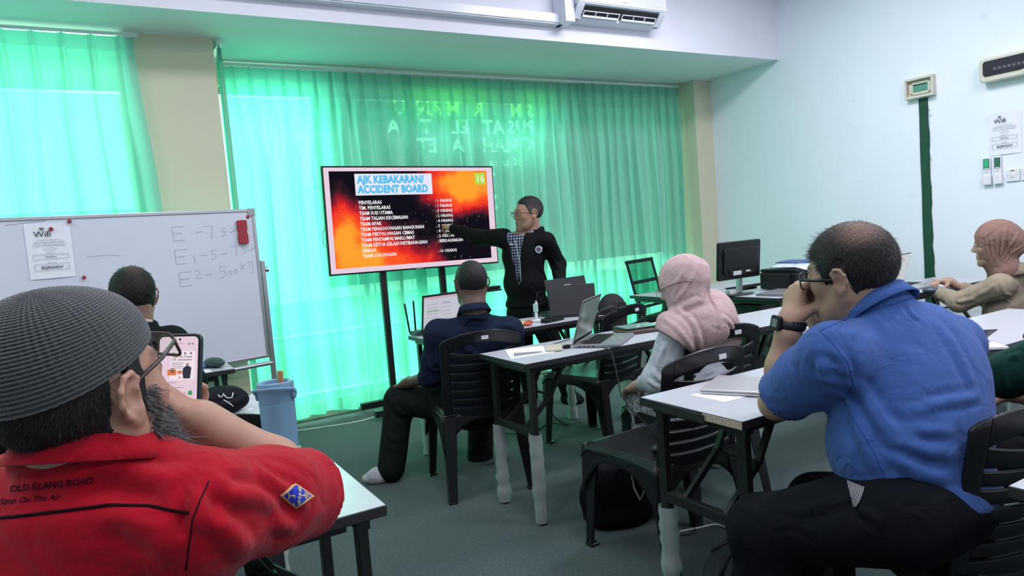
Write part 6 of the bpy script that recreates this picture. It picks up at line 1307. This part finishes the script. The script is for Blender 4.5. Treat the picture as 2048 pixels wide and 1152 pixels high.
put('chat_card', lt, emis('card_white', (.86, .74, .82), 1.0), sc2); put('chat_marks', g, emis('chat_grey', (.30, .22, .28), .8), sc2); put('chat_text', k, emis('chat_dark', (.03, .03, .06), .6), sc2); put('chat_orange', og, emis('chat_orange', (.75, .20, .05), .9), sc2); put('send_button', gg, emis('chat_green', (.05, .35, .12), .9), sc2)
put('face_picture', MB().lathe([(.0026, .0011), (.0026, .00135)], (.0165, .0285, 0), 12), emis('pic_skin', (.45, .25, .18), .8), sc2)

# ------------------------------------------------------------------ things on the tables
TT = .7512
def flat(name, pts, h, m, lab, cat, zb=TT, bev=0.0, group=None):
    b = MB(); c0 = np.mean([q[:2] for q in pts], axis=0); b.prism([(q[0]-c0[0], q[1]-c0[1]) for q in pts], h); return put(name, b, m, loc=(c0[0], c0[1], zb), label=lab, cat=cat, bev=bev, group=group)
def laptop(name, hinge_c, rz, w_, d_, ang, lab, base_m, lid_m, scr=None, closed=False, keys=True, th=.016, zb=TT):
    r = root(name, (hinge_c[0], hinge_c[1], zb), math.radians(rz), lab, 'laptop')      # local: hinge along x at y=0, user side is -y
    put('base', MB().box(-w_/2, w_/2, -d_, 0, .002, th), base_m, r, bev=.003)
    if closed: put('lid', MB().box(-w_/2, w_/2, -d_, 0, th+.001, th+.008), lid_m, r, bev=.003); return r
    if keys:
        b = MB()
        for i in range(14):
            for j in range(5): b.box(-w_/2*.86+i*w_*.86/14, -w_/2*.86+i*w_*.86/14+w_*.86/14*.86, -.035-(j+1)*.019+.0022, -.035-j*.019, th, th+.0015)
        tag(put('keyboard', b, M_blackmatte, r), kind=None); put('touchpad', MB().box(-.05, .05, -d_+.012, -d_+.075, th, th+.0006), mat('touchpad', (.22, .24, .24), .3) if 'touchpad' not in bpy.data.materials else bpy.data.materials['touchpad'], r)
    b = MB()
    for s in (-1, 1):
        for i in range(4): b.box(s*w_/2-.0005, s*w_/2+.0005, -.04-i*.022, -.028-i*.022, .006, .011)
    put('port', b, M_blackmatte, r)
    a = math.radians(ang); Ml = Matrix.Translation((0, 0, th)) @ Matrix.Rotation(-a, 4, 'X')      # lid local: x, y up along lid (rotated), z towards user
    Ml = Matrix(((1, 0, 0, 0), (0, math.cos(a), -math.sin(a), 0), (0, math.sin(a), math.cos(a), th), (0, 0, 0, 1)))
    # lid runs along +y' ; a = angle from the table plane behind the hinge
    Lh = d_*.98
    put('lid', MB().box(-w_/2, w_/2, 0, Lh, -.006, 0, Ml), lid_m, r, bev=.002)
    bz = put('bezel', MB().box(-w_/2+.003, w_/2-.003, .004, Lh-.003, 0, .0008, Ml), M_blackmatte, r)
    if scr: scr(r, Ml, w_, Lh)
    return r
M_scr_off = mat('screen_grey', (.10, .115, .115), .18, spec=.6, emit=(.16, .20, .19), estr=.35)
def scr_off(r, M, w_, h_): put('screen', MB().box(-w_/2+.009, w_/2-.009, .022, h_-.010, .0008, .0012, M), M_scr_off, r, label='dim grey screen'); put('window_marks', MB().box(-.01, .03, .05, .13, .0013, .0014, M).box(-.06, -.03, .08, .15, .0013, .0014, M), mat('dim_marks', (.07, .08, .08), .2, emit=(.10, .13, .12), estr=.35), r)
def scr_chat(r, M, w_, h_):
    sc3 = put('screen', MB().box(-w_/2+.010, w_/2-.010, .024, h_-.012, .0008, .0012, M), emis('browser_white', (.62, .62, .72), .85), r, label='lit browser screen')
    put('tab_strip', MB().box(-w_/2+.010, w_/2-.010, h_-.026, h_-.012, .0012, .0014, M), emis('tab_pink', (.68, .42, .55), .85), sc3)
    b = MB(); g = MB(); q = MB()
    for i in range(8): b.box(-w_/2+.045, -w_/2+.115, .032+i*.020, .034+i*.020, .0013, .0015, M); b.box(-w_/2+.035, -w_/2+.040, .031+i*.020, .035+i*.020, .0013, .0015, M)
    for i in range(5): b.box(-.025, .02+.008*(i % 2), .075+i*.024, .077+i*.024, .0013, .0015, M); b.box(-.036, -.031, .074+i*.024, .079+i*.024, .0013, .0015, M)
    b.box(-.04, .01, .178, .181, .0013, .0015, M); b.box(-.046, -.0455, .026, .185, .0013, .0015, M)
    g.box(-w_/2+.032, -w_/2+.118, .125, .139, .0012, .00135, M); q.box(-.032, .02, .040, .066, .0012, .00145, M)
    put('text_lines', b, emis('line_grey', (.22, .22, .26), .8), sc3); put('green_row', g, emis('row_green', (.38, .60, .42), .8), sc3); put('picture', q, emis('pic_blue', (.12, .30, .38), .8), sc3)
def scr_doc(r, M, w_, h_):
    sc3 = put('screen', MB().box(-w_/2+.006, w_/2-.006, .016, h_-.008, .0008, .0012, M), emis('doc_white', (.60, .62, .64), .8), r, label='lit screen with a pale picture'); put('picture', MB().box(-w_/2+.03, .02, .06, h_-.05, .0012, .0014, M), emis('doc_pic', (.45, .50, .30), .75), sc3); put('inset', MB().box(-.06, .0, .08, h_-.08, .0014, .0016, M), emis('doc_dark', (.16, .18, .17), .6), sc3); put('red_dot', MB().box(.06, .075, h_-.06, h_-.045, .0012, .0014, M), emis('doc_red', (.5, .12, .12), .8), sc3)
M_gl = mat('grey_laptop', (.23, .24, .25), .4, metal=.3); M_bl = mat('dark_laptop', (.018, .019, .022), .45)
hx = (PZ(1150, 692, TT)+PZ(1185, 668, TT))/2
laptop('laptop', (2.075, 2.875), -138+90-0+0, .345, .235, 112, 'open grey laptop with a dim screen on the table in front of the pink-hijab woman', M_gl, M_gl, scr_off) if False else None
def face_dir(ax_, ay_): return math.degrees(math.atan2(ay_, ax_))
# grey laptop: hinge from (1.92,2.75) to (2.20,2.98), user side towards (+x,-y)
laptop('laptop', (2.045, 2.855), 38, .345, .225, 108, 'open grey laptop with a dim screen in front of the pink-hijab woman', M_gl, M_gl, scr_off)
laptop('laptop', (1.795, 3.925), 6, .36, .24, 102, 'open dark laptop with a lit browser screen in front of the navy-shirted man', M_bl, M_bl, scr_chat)
laptop('laptop', (1.905, 1.615), -62, .32, .22, 0, 'closed silver laptop beside the elbow of the blue-shirted man', M_silver, M_silver, closed=True, th=.010)
laptop('laptop', (2.62, 3.735), 150, .30, .20, 100, 'black tablet laptop seen from behind, left of the two beside the standing man', M_bl, M_bl)
laptop('laptop', (2.66, 3.90), 190, .33, .22, 98, 'black laptop seen from behind under the hand of the standing man', M_bl, M_bl) if False else None
laptop('laptop', (4.70, 2.84), 10, .33, .22, 105, 'open laptop with a pale picture on screen, just right of the blue-shirted man head', M_silver, M_silver, scr_doc)
laptop('laptop', (4.10, 3.42), 12, .33, .22, 0, 'closed grey laptop lying in front of the computer monitor', M_gl, M_gl, closed=True, th=.010)
laptop('laptop', (4.36, 3.33), -20, .30, .20, 0, 'thin black closed laptop lying right of the closed grey one', M_bl, M_bl, closed=True, th=.008)
# sheets and small things
def quadz(pts, z=TT): return [PZ(x, y, z) for x, y in pts]
flat('paper_sheet', quadz([(1380, 790), (1428, 781), (1494, 793), (1450, 805)]), .0012, M_paper, 'white note sheet on the chipped table beside the closed silver laptop', 'paper')
o = flat('paper_sheet', quadz([(1010, 700), (1085, 692), (1110, 704), (1022, 718)]), .0012, M_paper, 'white printed sheets under the cream phone on the middle table', 'paper')
b = MB(); q = quadz([(1027, 706), (1083, 702), (1085, 705), (1028, 713)], TT+.0014); b.add(q, [(0, 1, 2, 3)]); put('printed_chart', b, M_greyink, o, world=True)
c_ = PZ(1112, 699, TT); r = root('mobile_phone', (c_[0]-.0, c_[1]+.02, TT+.002), math.radians(-32), 'cream phone lying on the papers at the left end of the middle table', 'phone'); b = MB(); b.prism(rrect(.078, .160, .010), .010); put('case', b, mat('cream_case', (.50, .47, .36), .5), r, bev=.002); put('button', MB().box(.039, .0402, .01, .03, .004, .007), M_ivory, r)
b = MB(); b.tube([(2.00, 2.76, .775), (1.93, 2.80, .758), (1.90, 2.76, .756), (1.87, 2.83, .756), (1.86, 2.90, .756), (1.95, 2.93, .757), (2.05, 2.97, .757)], .0022, 6); b.box(1.875, 1.905, 2.765, 2.785, .7515, .768); put('charging_cable', b, M_blackmatte, loc=(1.9, 2.8, .75), world=True, smooth=False, label='black cable with a small plug lying left of the open grey laptop', cat='cable')
b = MB(); b.tube([P(1206, 694, 2.93), P(1222, 702, 2.86), P(1230, 730, 2.82), P(1242, 790, 2.78), P(1262, 820, 2.74), P(1290, 846, 2.72), P(1308, 868, 2.70), P(1316, 884, 2.70)], .0028, 7); bb = put('power_cable', b, M_blackmatte, loc=tuple(P(1206, 694, 2.93)), world=True, label='black power cable hanging from the open grey laptop down to the empty chair', cat='cable', smooth=True); put('power_plug', MB().sphere(tuple(PZ(1317, 898, .465)), (.034, .024, .020), 16), M_black, bb, world=True, smooth=True)
c_ = PZ(1272, 662, TT); r = root('notebook', (c_[0], c_[1]-.02, TT), math.radians(-14), 'brown notebook folder under the tablet on the middle table', 'notebook'); put('cover', MB().box(-.11, .11, -.09, .09, 0, .020), mat('brown_leather', (.055, .035, .030), .5), r, bev=.006)
r = root('tablet', (c_[0]+.01, c_[1]-.0, TT+.0205), math.radians(-10), 'tablet with a greenish reflecting screen on top of the brown folder', 'tablet'); put('body', MB().box(-.11, .11, -.08, .08, 0, .008), M_black, r, bev=.002); put('screen', MB().box(-.10, .10, -.07, .07, .008, .0085), mat('tablet_glass', (.25, .45, .38), .08, spec=.8), r)
r = root('spiral_notebook', (c_[0]+.17, c_[1]+.03, TT), math.radians(-8), 'white spiral notebook beside the tablet, partly behind the pink-hijab woman', 'notebook'); put('pages', MB().box(-.10, .10, -.07, .07, 0, .012), M_paper, r)
for i in range(9): put('ring', MB().tube([(-.09+i*.022, .06, .010), (-.09+i*.022, .066, .017), (-.09+i*.022, .074, .012), (-.09+i*.022, .072, .004)], .0016, 5), M_blackmatte, r)
# on the front table near the standing man
r = root('power_adapter', (2.42, 3.69, TT), math.radians(16), 'flat black power adapter on the front table', 'adapter'); put('brick', MB().box(-.085, .085, -.028, .028, 0, .026), M_blackmatte, r, bev=.005); put('ridge', MB().box(-.06, .08, -.016, .016, .026, .032), M_blackmatte, r, bev=.003)
r = root('usb_hub', (2.37, 3.80, TT), math.radians(30), 'small white dongle standing upright on the front table with a cable to the tablet laptop', 'adapter'); put('stand', MB().box(-.010, .010, -.006, .006, 0, .075), M_whitepl, r, bev=.002); put('block', MB().box(-.018, .018, -.010, .010, .060, .115), mat('pale_green_plastic', (.35, .55, .48), .4), r, bev=.003); put('plug', MB().cyl((.012, 0, .115), (.012, 0, .130), .006, n=10), M_whitepl, r); put('cable', MB().tube([(.012, 0, .13), (.03, .0, .17), (.09, .01, .185), (.14, .01, .175)], .0025, 6), M_blackmatte, r)
r = root('marker_pen', (2.36, 3.75, TT+.009), math.radians(-35), 'white marker pen with red end lying on the front table', 'marker'); put('barrel', MB().cyl((-.05, 0, 0), (.045, 0, 0), .009, n=14), M_whitepl, r, smooth=True); put('cap', MB().cyl((.045, 0, 0), (.058, 0, 0), .0095, n=14), M_red, r)
b = MB(); rn = random.Random(3)
r = root('sweet_wrapper', (2.20, 3.69, TT), 0, 'crumpled yellow and red snack wrapper beside the navy-shirted man shoulder', 'wrapper')
for k_, cc_ in enumerate(((.62, .50, .18), (.55, .10, .05))):
    vs, fs = mesh_sdf([ell((2.20+.03*k_, 3.69-.02*k_, TT+.014), (.028, .024, .015), None, .01)], .004, noise=.008, nscale=90, seed=k_, clips=[((0, 0, TT+.001), (0, 0, -1))]); put_np('foil' if k_ == 0 else 'red_foil', vs, fs, mat('foil_%d' % k_, cc_, .35), r)
r = root('router', (1.655, 4.00, TT), math.radians(8), 'black router with two upright antennas behind the dark laptop', 'router'); put('box', MB().box(-.07, .07, -.05, .03, .002, .028), mat('router_teal', (.05, .12, .10), .4), r, bev=.004); put('antenna', MB().bar((-.072, .02, .02), (-.085, .03, .20), .010, .006), M_blackmatte, r); put('antenna', MB().bar((-.030, .02, .02), (-.022, .03, .21), .010, .006), M_blackmatte, r)
# black tablet pair's second screen
r = root('monitor_portable', (2.72, 3.90, TT), math.radians(8), 'black laptop lid seen from behind with a white sticker, in front of the standing man', 'laptop'); r.name = 'laptop'; MW[r.name] = r.matrix_world.copy()
put('lid', MB().add([(-.185, .0, .02), (.19, .0, .02), (.185, .045, .245), (-.185, .045, .245), (-.185, .008, .02), (.19, .008, .02), (.185, .053, .245), (-.185, .053, .245)], [(0, 1, 2, 3), (7, 6, 5, 4), (0, 4, 5, 1), (1, 5, 6, 2), (2, 6, 7, 3), (3, 7, 4, 0)]), M_bl, r, bev=.003)
put('base', MB().box(-.185, .19, .01, .20, .002, .018), M_bl, r, bev=.003); put('kickstand', MB().add([(-.17, -.01, .002), (.0, -.01, .002), (.0, .035, .16), (-.17, .035, .16)], [(0, 1, 2, 3)]), M_blackmetal, r, solid=.003); put('sticker', MB().box(-.03, .03, .028, .032, .178, .200, ), M_sticker, r)
# bag with long strap on the front table
vs, fs = mesh_sdf([ell((2.88, 3.66, .60), (.10, .10, .20), None, .04), ell((2.86, 3.64, .78), (.10, .09, .10), None, .05)], .008, noise=.006, nscale=18, folds=[([(2.78, 3.55, .72), (2.84, 3.54, .85), (2.95, 3.58, .80)], .012, .012)])
r = root('shoulder_bag', (2.88, 3.66, .40), 0, 'dark shoulder bag slumped at the right end of the front table beyond the empty chair', 'bag'); put_np('bag_body', vs, fs, cloth('bag_cloth', (.030, .030, .032), .7), r, None, None, 1); put('strap', MB().tube([P(1180, 660, 4.0), P(1188, 640, 3.98), P(1200, 622, 3.98), P(1222, 613, 4.0), P(1240, 618, 4.02)], .010, 8, flat=.4), M_blackmatte, r, world=True, smooth=True)
# blue bottle in the left foreground
r = root('insulated_bottle', (.322, 1.700, TT), math.radians(-30), 'tall powder-blue insulated tumbler with a tan straw on the left foreground table', 'bottle'); M_bb = mat('powder_blue', (.135, .25, .36), .5, coat=.1)
put('body', MB().lathe([(.034, 0), (.038, .004), (.0385, .05), (.0405, .215), (.0410, .222)], (0, 0, 0), 40), M_bb, r, smooth=False, auto=40); put('lid', MB().lathe([(.0395, .222), (.0405, .228), (.0405, .236), (.0418, .238), (.0425, .262), (.0405, .268), (.034, .269), (.030, .266), (.029, .260), (.0, .260)], (0, 0, 0), 40), M_bb, r, auto=40)
for s in (-1, 1): put('lug', MB().lathe([(.013, 0), (.013, .005), (.009, .007), (0, .007)], (s*.040, 0, .238), 20, Matrix.Rotation(s*math.pi/2, 4, 'Y')), M_bb, r, smooth=True)
put('handle', MB().tube([(.045, 0, .238), (.047, -.02, .252), (.030, -.042, .258), (0, -.050, .260), (-.030, -.042, .258), (-.047, -.02, .252), (-.045, 0, .238)], .0035, 8), M_bb, r, smooth=True)
put('straw', MB().bar((.012, .004, .25), (.013, .006, .292), .013, .010), mat('tan_straw', (.40, .20, .09), .6), r, bev=.002)
# cap lying on the second-row table
c_ = PZ(432, 836, TT); r = root('baseball_cap', (c_[0]+.02, c_[1]+.06, TT), 0, 'black cloth cap with white lettering lying on the second-row table', 'cap')
c_ = c_+V3((.02, .06, 0)); vs, fs = mesh_sdf([ell(c_+V3((0, 0, .045)), (.105, .085, .052), RM(20), .03), ell(c_+V3((-.09, -.03, .02)), (.09, .06, .016), RM(20), .03)], .0045, noise=.006, nscale=22, folds=[([c_+V3((-.08, -.06, .05)), c_+V3((0, -.085, .045)), c_+V3((.08, -.05, .05))], .009, .014)], clips=[((0, 0, TT+.001), (0, 0, -1))])
co = put_np('cap_cloth', vs, fs, cloth('cap_black', (.009, .010, .013), .75), r, None, None, 1); S = Surf(co)
b = S.path([(446, 788), (454, 796), (464, 795), (466, 786)], .0018, .001, 3); put('logo_ring', b, M_whitepl, r, world=True) if b.v else None
b = S.path([(447, 800), (458, 806), (466, 812)], .0016, .001, 3); put('logo_script', b, M_whitepl, r, world=True) if b.v else None
b = S.path([(436, 790), (441, 795), (446, 791)], .0014, .001, 3); put('logo_stroke', b, M_whitepl, r, world=True) if b.v else None
flat('paper_sheet', quadz([(470, 812), (508, 818), (478, 828), (462, 826)]), .001, M_paper, 'white sheet corner on the second-row table right of the black cap', 'paper')
# on the table by the whiteboard
c_ = PZ(430, 734, TT); r = root('spectacle_case', (c_[0], c_[1], TT), math.radians(-15), 'dark green hard case on the table corner in front of the whiteboard', 'case')
vs, fs = mesh_sdf([ell(c_+V3((0, 0, .025)), (.085, .04, .026), RM(70), .02)], .004, clips=[((0, 0, TT+.001), (0, 0, -1))]); put_np('case', vs, fs, mat('case_green', (.02, .05, .045), .4), r, None, None, 1)
flat('folder', quadz([(404, 727), (430, 720), (438, 728), (405, 738)]), .006, mat('folder_blue', (.03, .08, .30), .4), 'blue and white folder beside the dark green case', 'folder')
flat('paper_sheet', quadz([(400, 741), (420, 739), (424, 744), (402, 746)]), .001, M_paper, 'small white paper in front of the dark green case', 'paper')
# black backpack at the left edge
vs, fs = mesh_sdf([ell((-.33, 2.66, .86), (.16, .13, .13), None, .05)], .008, noise=.006, nscale=14, clips=[((0, 0, TT+.001), (0, 0, -1))]); r = root('backpack', (-.33, 2.66, TT), 0, 'black bag on the second-row table at the left edge of the photo', 'bag'); put_np('bag_body', vs, fs, cloth('bag_black', (.008, .009, .012), .7), r, None, None, 1)
put('zip', MB().tube([(-.22, 2.53, .80), (-.25, 2.53, .92), (-.33, 2.54, .965)], .003, 6), M_blackmetal, r)

# ------------------------------------------------------------------ things on the desk by the right wall
r = root('computer_monitor', (3.985, 3.56, TT), math.radians(1), 'black computer monitor seen from behind on the desk by the right wall', 'monitor')
b = MB(); Mm = Matrix.Translation((0, 0, .255)) @ Matrix.Rotation(math.radians(5), 4, 'X') @ Matrix.Rotation(math.pi/2, 4, 'X'); b.prism(rrect(.44, .275, .012), .028, Mm, -.014); put('housing', b, M_black, r, bev=.006); b = MB(); b.prism(rrect(.36, .19, .02), .016, Mm, .014); put('back_hump', b, M_black, r, bev=.008)
put('vent_slot', MB().box(-.12, .10, -.036, -.030, .318, .328), M_blackmatte, r); b = MB(); b.box(-.135, .13, -.034, -.028, .155, .185); put('port_recess', b, M_blackmatte, r)
put('label', MB().box(-.105, -.02, -.0375, -.036, .150, .180), M_sticker, r, label='pale maker label'); put('sticker', MB().box(.03, .075, -.0375, -.036, .165, .178), M_sticker, r)
put('neck', MB().add([(-.02, 0, .0), (.02, 0, .0), (.02, -.01, .12), (-.02, -.01, .12), (-.02, .03, .0), (.02, .03, .0), (.02, .01, .12), (-.02, .01, .12)], [(0, 1, 2, 3), (7, 6, 5, 4), (0, 4, 5, 1), (1, 5, 6, 2), (2, 6, 7, 3), (3, 7, 4, 0)]), M_chrome, r); put('foot', MB().lathe([(.10, 0), (.10, .006), (.03, .012), (0, .012)], (0, .01, 0), 32, None, 1.25, .85), M_black, r, smooth=False, auto=40)
r = root('printer', (4.52, 3.50, TT), math.radians(6), 'black desktop printer on the right desk with magazines on top', 'printer'); put('body', MB().box(-.22, .24, -.15, .16, .005, .13), M_black, r, bev=.012, seg=3); put('lid', MB().box(-.215, .235, -.145, .155, .132, .155), M_black, r, bev=.006); put('ink_tank', MB().box(-.25, -.22, -.10, .12, .01, .12), M_blackmatte, r, bev=.005); put('sticker', MB().box(-.06, -.02, -.1515, -.150, .03, .05), M_sticker, r); put('sticker', MB().box(-.06, -.02, -.1515, -.150, .06, .08), M_sticker, r)
for k_, (dx_, dy_, rz_, cc_, lab) in enumerate(((-.03, -.05, 10, (.62, .66, .74), 'white and green magazine drooping over the front of the printer'), (.14, .03, -8, (.03, .06, .22), 'dark blue magazine on the printer behind the white one'))):
    b = MB(); b.grid(lambda i, j: (.22*(i-.5)*1.25, .30*(j-.5), .004*k_-(.055*max(0, .35-j)**1.2*1.6)+.010*math.sin(i*3.1)), 12, 14); m = mat('magazine_%d' % k_, cc_, .35, var=.25, vscale=22); r = root('magazine', (4.52+dx_, 3.50+dy_, TT+.166+.012*k_), math.radians(rz_), lab, 'magazine'); put('pages', b, m, r, smooth=True, solid=.006)
    if k_ == 0: g = MB(); g.grid(lambda i, j: (.10+.05*(i-.5)-.06, .06*(j-.5)+.03, .0155), 4, 4); put('cover_print', g, mat('print_green', (.25, .50, .15), .4), r); g = MB(); text_mb(g, 'NEWS', .035, Matrix.Translation((-.12, -.02, .016))); put('cover_text', g, M_greyink, r)
for k_, (x, y, lab) in enumerate(((3.97, 3.62, 'small white box beside the monitor foot'), (3.83, 3.63, 'larger white box with a dark mark, left end of the right desk'))):
    r = root('small_box', (x-.02*k_, y, TT), math.radians(-5), lab, 'box'); put('carton', MB().box(-.06, .05+.01*k_, -.04, .04, 0, .035+.022*k_), M_whitepl, r, bev=.002); put('printed_mark', MB().box(.0, .014, -.0405, -.0398, .012, .034), M_ink if k_ else M_sticker, r)
r = root('yellow_cloth', (4.10, 3.05, TT), 0, 'folded yellow cloth on the right desk, just above the clasped hands', 'cloth') if False else None
for k_, (z0, z1, cc_) in enumerate(((0.0, .30, (.015, .03, .022)), (.302, .50, (.03, .10, .05)), (.502, .68, (.012, .016, .014)))):
    r = root('storage_crate', (4.12+.02*k_, 3.55, z0), math.radians(3*k_), ['lowest dark storage crate under the right desk', 'green see-through storage crate under the right desk, middle of the stack', 'dark box on top of the crate stack under the right desk'][k_], 'crate'); b = MB(); h_ = z1-z0; b.box(-.20, .20, -.14, .14, 0, .01); b.box(-.20, .20, -.14, -.132, 0, h_); b.box(-.20, .20, .132, .14, 0, h_); b.box(-.20, -.192, -.14, .14, 0, h_); b.box(.192, .20, -.14, .14, 0, h_); b.box(-.21, .21, -.15, .15, h_-.02, h_); put('walls', b, mat('crate_%d' % k_, cc_, .35), r, bev=.002); put('contents', MB().box(-.17, .17, -.11, .11, .012, h_-.03), mat('cartons_%d' % k_, (.12, .085, .05), .8, var=.3, vscale=20), r)
# right-hand second-row table
c_ = PZ(1606, 724, TT); r = root('drink_carton', (c_[0], c_[1], TT), math.radians(-25), 'orange drink carton with a white straw behind the blue-shirted man arm', 'carton'); put('carton', MB().box(-.028, .028, -.02, .02, 0, .085), mat('orange_carton', (.72, .13, .02), .45), r, bev=.002); put('top', MB().add([(-.028, -.02, .085), (.028, -.02, .085), (.028, .02, .085), (-.028, .02, .085), (-.028, 0, .103), (.028, 0, .103)], [(0, 1, 5, 4), (3, 4, 5, 2), (0, 4, 3), (1, 2, 5)]), mat('orange_top', (.62, .12, .03), .45), r); put('straw', MB().cyl((.012, 0, .09), (.016, 0, .155), .003, n=8), M_whitepl, r); b = MB(); text_mb(b, 'TEA', .016, frame((-.016, -.0206, .066), (1, 0, 0), (0, 0, 1)), bold=.02); b.box(-.018, .018, -.0206, -.0202, .022, .034); put('print', b, M_whitepl, r)
c_ = PZ(1665, 668, TT); vs, fs = mesh_sdf([ell((2.42, 1.72, .80), (.17, .10, .055), RM(30), .04), cone((2.33, 1.78, .84), (2.44, 1.72, .865), .03, .02, .03)], .007, noise=.012, nscale=20, folds=[([(2.3, 1.75, .84), (2.4, 1.68, .86), (2.5, 1.66, .84)], .01, .014)], clips=[((0, 0, TT+.001), (0, 0, -1))]); r = root('canvas_bag', (2.42, 1.72, TT), 0, 'soft cream canvas bag on the table behind the blue-shirted man chin', 'bag'); put_np('bag_cloth', vs, fs, cloth('cream_canvas', (.40, .40, .33), .8), r, None, None, 1)
r = root('clipboard', (2.80, 1.46, TT), math.radians(-40), 'black ring binder lying open on the table right of the blue-shirted man', 'binder'); put('cover', MB().box(-.15, .15, -.11, .11, 0, .004), M_black, r); put('raised_cover', MB().add([(-.15, .11, .004), (.15, .11, .004), (.15, .0, .06), (-.15, .0, .06)], [(0, 1, 2, 3)]), M_black, r, solid=.004); put('pages', MB().box(-.13, .14, -.10, .08, .004, .012), M_paper, r)
# hands' dark device at the tan blazer
c_ = P(1866, 586, 4.36); r = root('mouse', (c_[0], c_[1], TT), math.radians(20), 'dark blue-grey computer mouse under the hand of the woman in the tan blazer', 'mouse'); vs, fs = mesh_sdf([ell((c_[0], c_[1], TT+.015), (.034, .06, .022), RM(-20), .02)], .004, clips=[((0, 0, TT+.001), (0, 0, -1))]); put_np('shell', vs, fs, mat('mouse_blue', (.04, .07, .10), .35), r, None, None, 1)

# ------------------------------------------------------------------ on the floor
c_ = PZ(1240, 1060, 0); r = root('tote_bag', (1.86, 2.42, 0), math.radians(-20), 'black tote bag with beige handles on the carpet under the empty chair', 'bag')
vs, fs = mesh_sdf([ell((1.86, 2.42, .13), (.17, .075, .17), RM(20), .03), ell((1.86, 2.42, .05), (.16, .08, .07), RM(20), .03)], .007, noise=.007, nscale=14, clips=[((0, 0, .002), (0, 0, -1)), ((0, 0, .27), (0, 0, 1))]); put_np('bag_body', vs, fs, cloth('tote_black', (.006, .007, .010), .8), r, None, None, 1)
put('handle', MB().tube([P(1262, 945, 2.92), P(1268, 975, 2.88), P(1280, 1000, 2.86), P(1288, 985, 2.88), P(1284, 955, 2.92)], .007, 8, flat=.5), mat('beige_strap', (.42, .38, .33), .8), r, world=True, smooth=True)
Mb = V3((1.655, 1.56, 0)); vs, fs = mesh_sdf([ell(Mb+V3((0, 0, .15)), (.115, .10, .165), RM(10, 20), .05), ell(Mb+V3((-.01, -.08, .11)), (.09, .05, .10), RM(10, 20), .03)], .007, noise=.003, nscale=14, clips=[((0, 0, .002), (0, 0, -1))], folds=[([Mb+V3((-.12, -.05, .12)), Mb+V3((-.06, -.06, .30)), Mb+V3((.05, -.02, .36))], .010, .014)])
r = root('backpack', tuple(Mb), 0, 'dark grey backpack standing on the carpet against the leg of the chipped table', 'bag'); bo = put_np('bag_body', vs, fs, cloth('backpack_grey', (.030, .036, .038), .7), r, None, None, 1); S = Surf(bo)
for pth in ([(1388, 1150), (1420, 1105), (1468, 1078)], [(1440, 1150), (1462, 1110), (1490, 1085)]):
    b = S.path(pth, .006, .002); put('strap', b, M_blackmatte, r, world=True, smooth=True) if b.v else None
put('grab_loop', MB().tube([Mb+V3((-.03, 0, .33)), Mb+V3((-.02, .0, .40)), Mb+V3((.04, .0, .40)), Mb+V3((.05, 0, .33))], .006, 8), M_blackmatte, r, world=True, smooth=True)
def fcable(pts, m, lab, r_=.003, z=.004, name='floor_cable'):
    q = [PZ(x, y, z) for x, y in pts]; out = []
    for i in range(len(q)-1):
        p0 = q[max(0, i-1)]; p1 = q[i]; p2 = q[i+1]; p3 = q[min(len(q)-1, i+2)]
        for k_ in range(8): t_ = k_/8; out.append(.5*((2*p1)+(-p0+p2)*t_+(2*p0-5*p1+4*p2-p3)*t_*t_+(-p0+3*p1-3*p2+p3)*t_**3))
    out.append(q[-1]); return put(name, MB().tube(out, r_, 6), m, loc=tuple(q[0]), world=True, smooth=True, label=lab, cat='cable')
fcable([(480, 872), (560, 866), (640, 855), (720, 842), (766, 826), (800, 800)], M_whitepl, 'white cable running along the carpet below the green curtain', .004)
o = fcable([(860, 852), (900, 846), (935, 848), (955, 856), (990, 862), (1030, 868), (1070, 862), (1100, 846), (1135, 850), (1118, 836)], M_blackmatte, 'dark cable with a small white-topped plug looping over the carpet behind the navy-shirted man chair'); c_ = PZ(956, 858, 0); put('plug', MB().box(c_[0]-.035, c_[0]+.035, c_[1]-.025, c_[1]+.025, 0, .03), mat('plug_green', (.25, .40, .33), .4), o, world=True, bev=.004)
fcable([(1360, 1063), (1395, 1056), (1430, 1049), (1452, 1056), (1470, 1078)], M_whitepl, 'white cable loop on the carpet beside the dark grey backpack', .004)
fcable([(1380, 1000), (1392, 1040), (1386, 1066), (1362, 1070)], M_blackmatte, 'thin black cable on the carpet under the chipped table', .003)
b = MB(); b.tube([P(1085, 790, 3.6), P(1095, 815, 3.6), P(1112, 838, 3.62), P(1128, 848, 3.70)], .003, 6); put('hanging_cable', b, M_blackmatte, loc=tuple(P(1085, 790, 3.6)), world=True, smooth=True, label='black cable hanging from the middle table down to the carpet', cat='cable')
c_ = PZ(1232, 845, 0); vs, fs = mesh_sdf([ell((c_[0]+.14, c_[1]+.0, .07), (.05, .05, .075), None, .02), ell((c_[0]+.12, c_[1], .16), (.045, .04, .07), None, .03)], .006, noise=.012, nscale=34, clips=[((0, 0, .002), (0, 0, -1))]); r = root('plastic_bag', (c_[0]+.14, c_[1], 0), 0, 'crumpled pale plastic bag on the carpet beside the pink-hijab woman foot', 'bag'); put_np('film', vs, fs, M_wrap, r, None, None, 0)
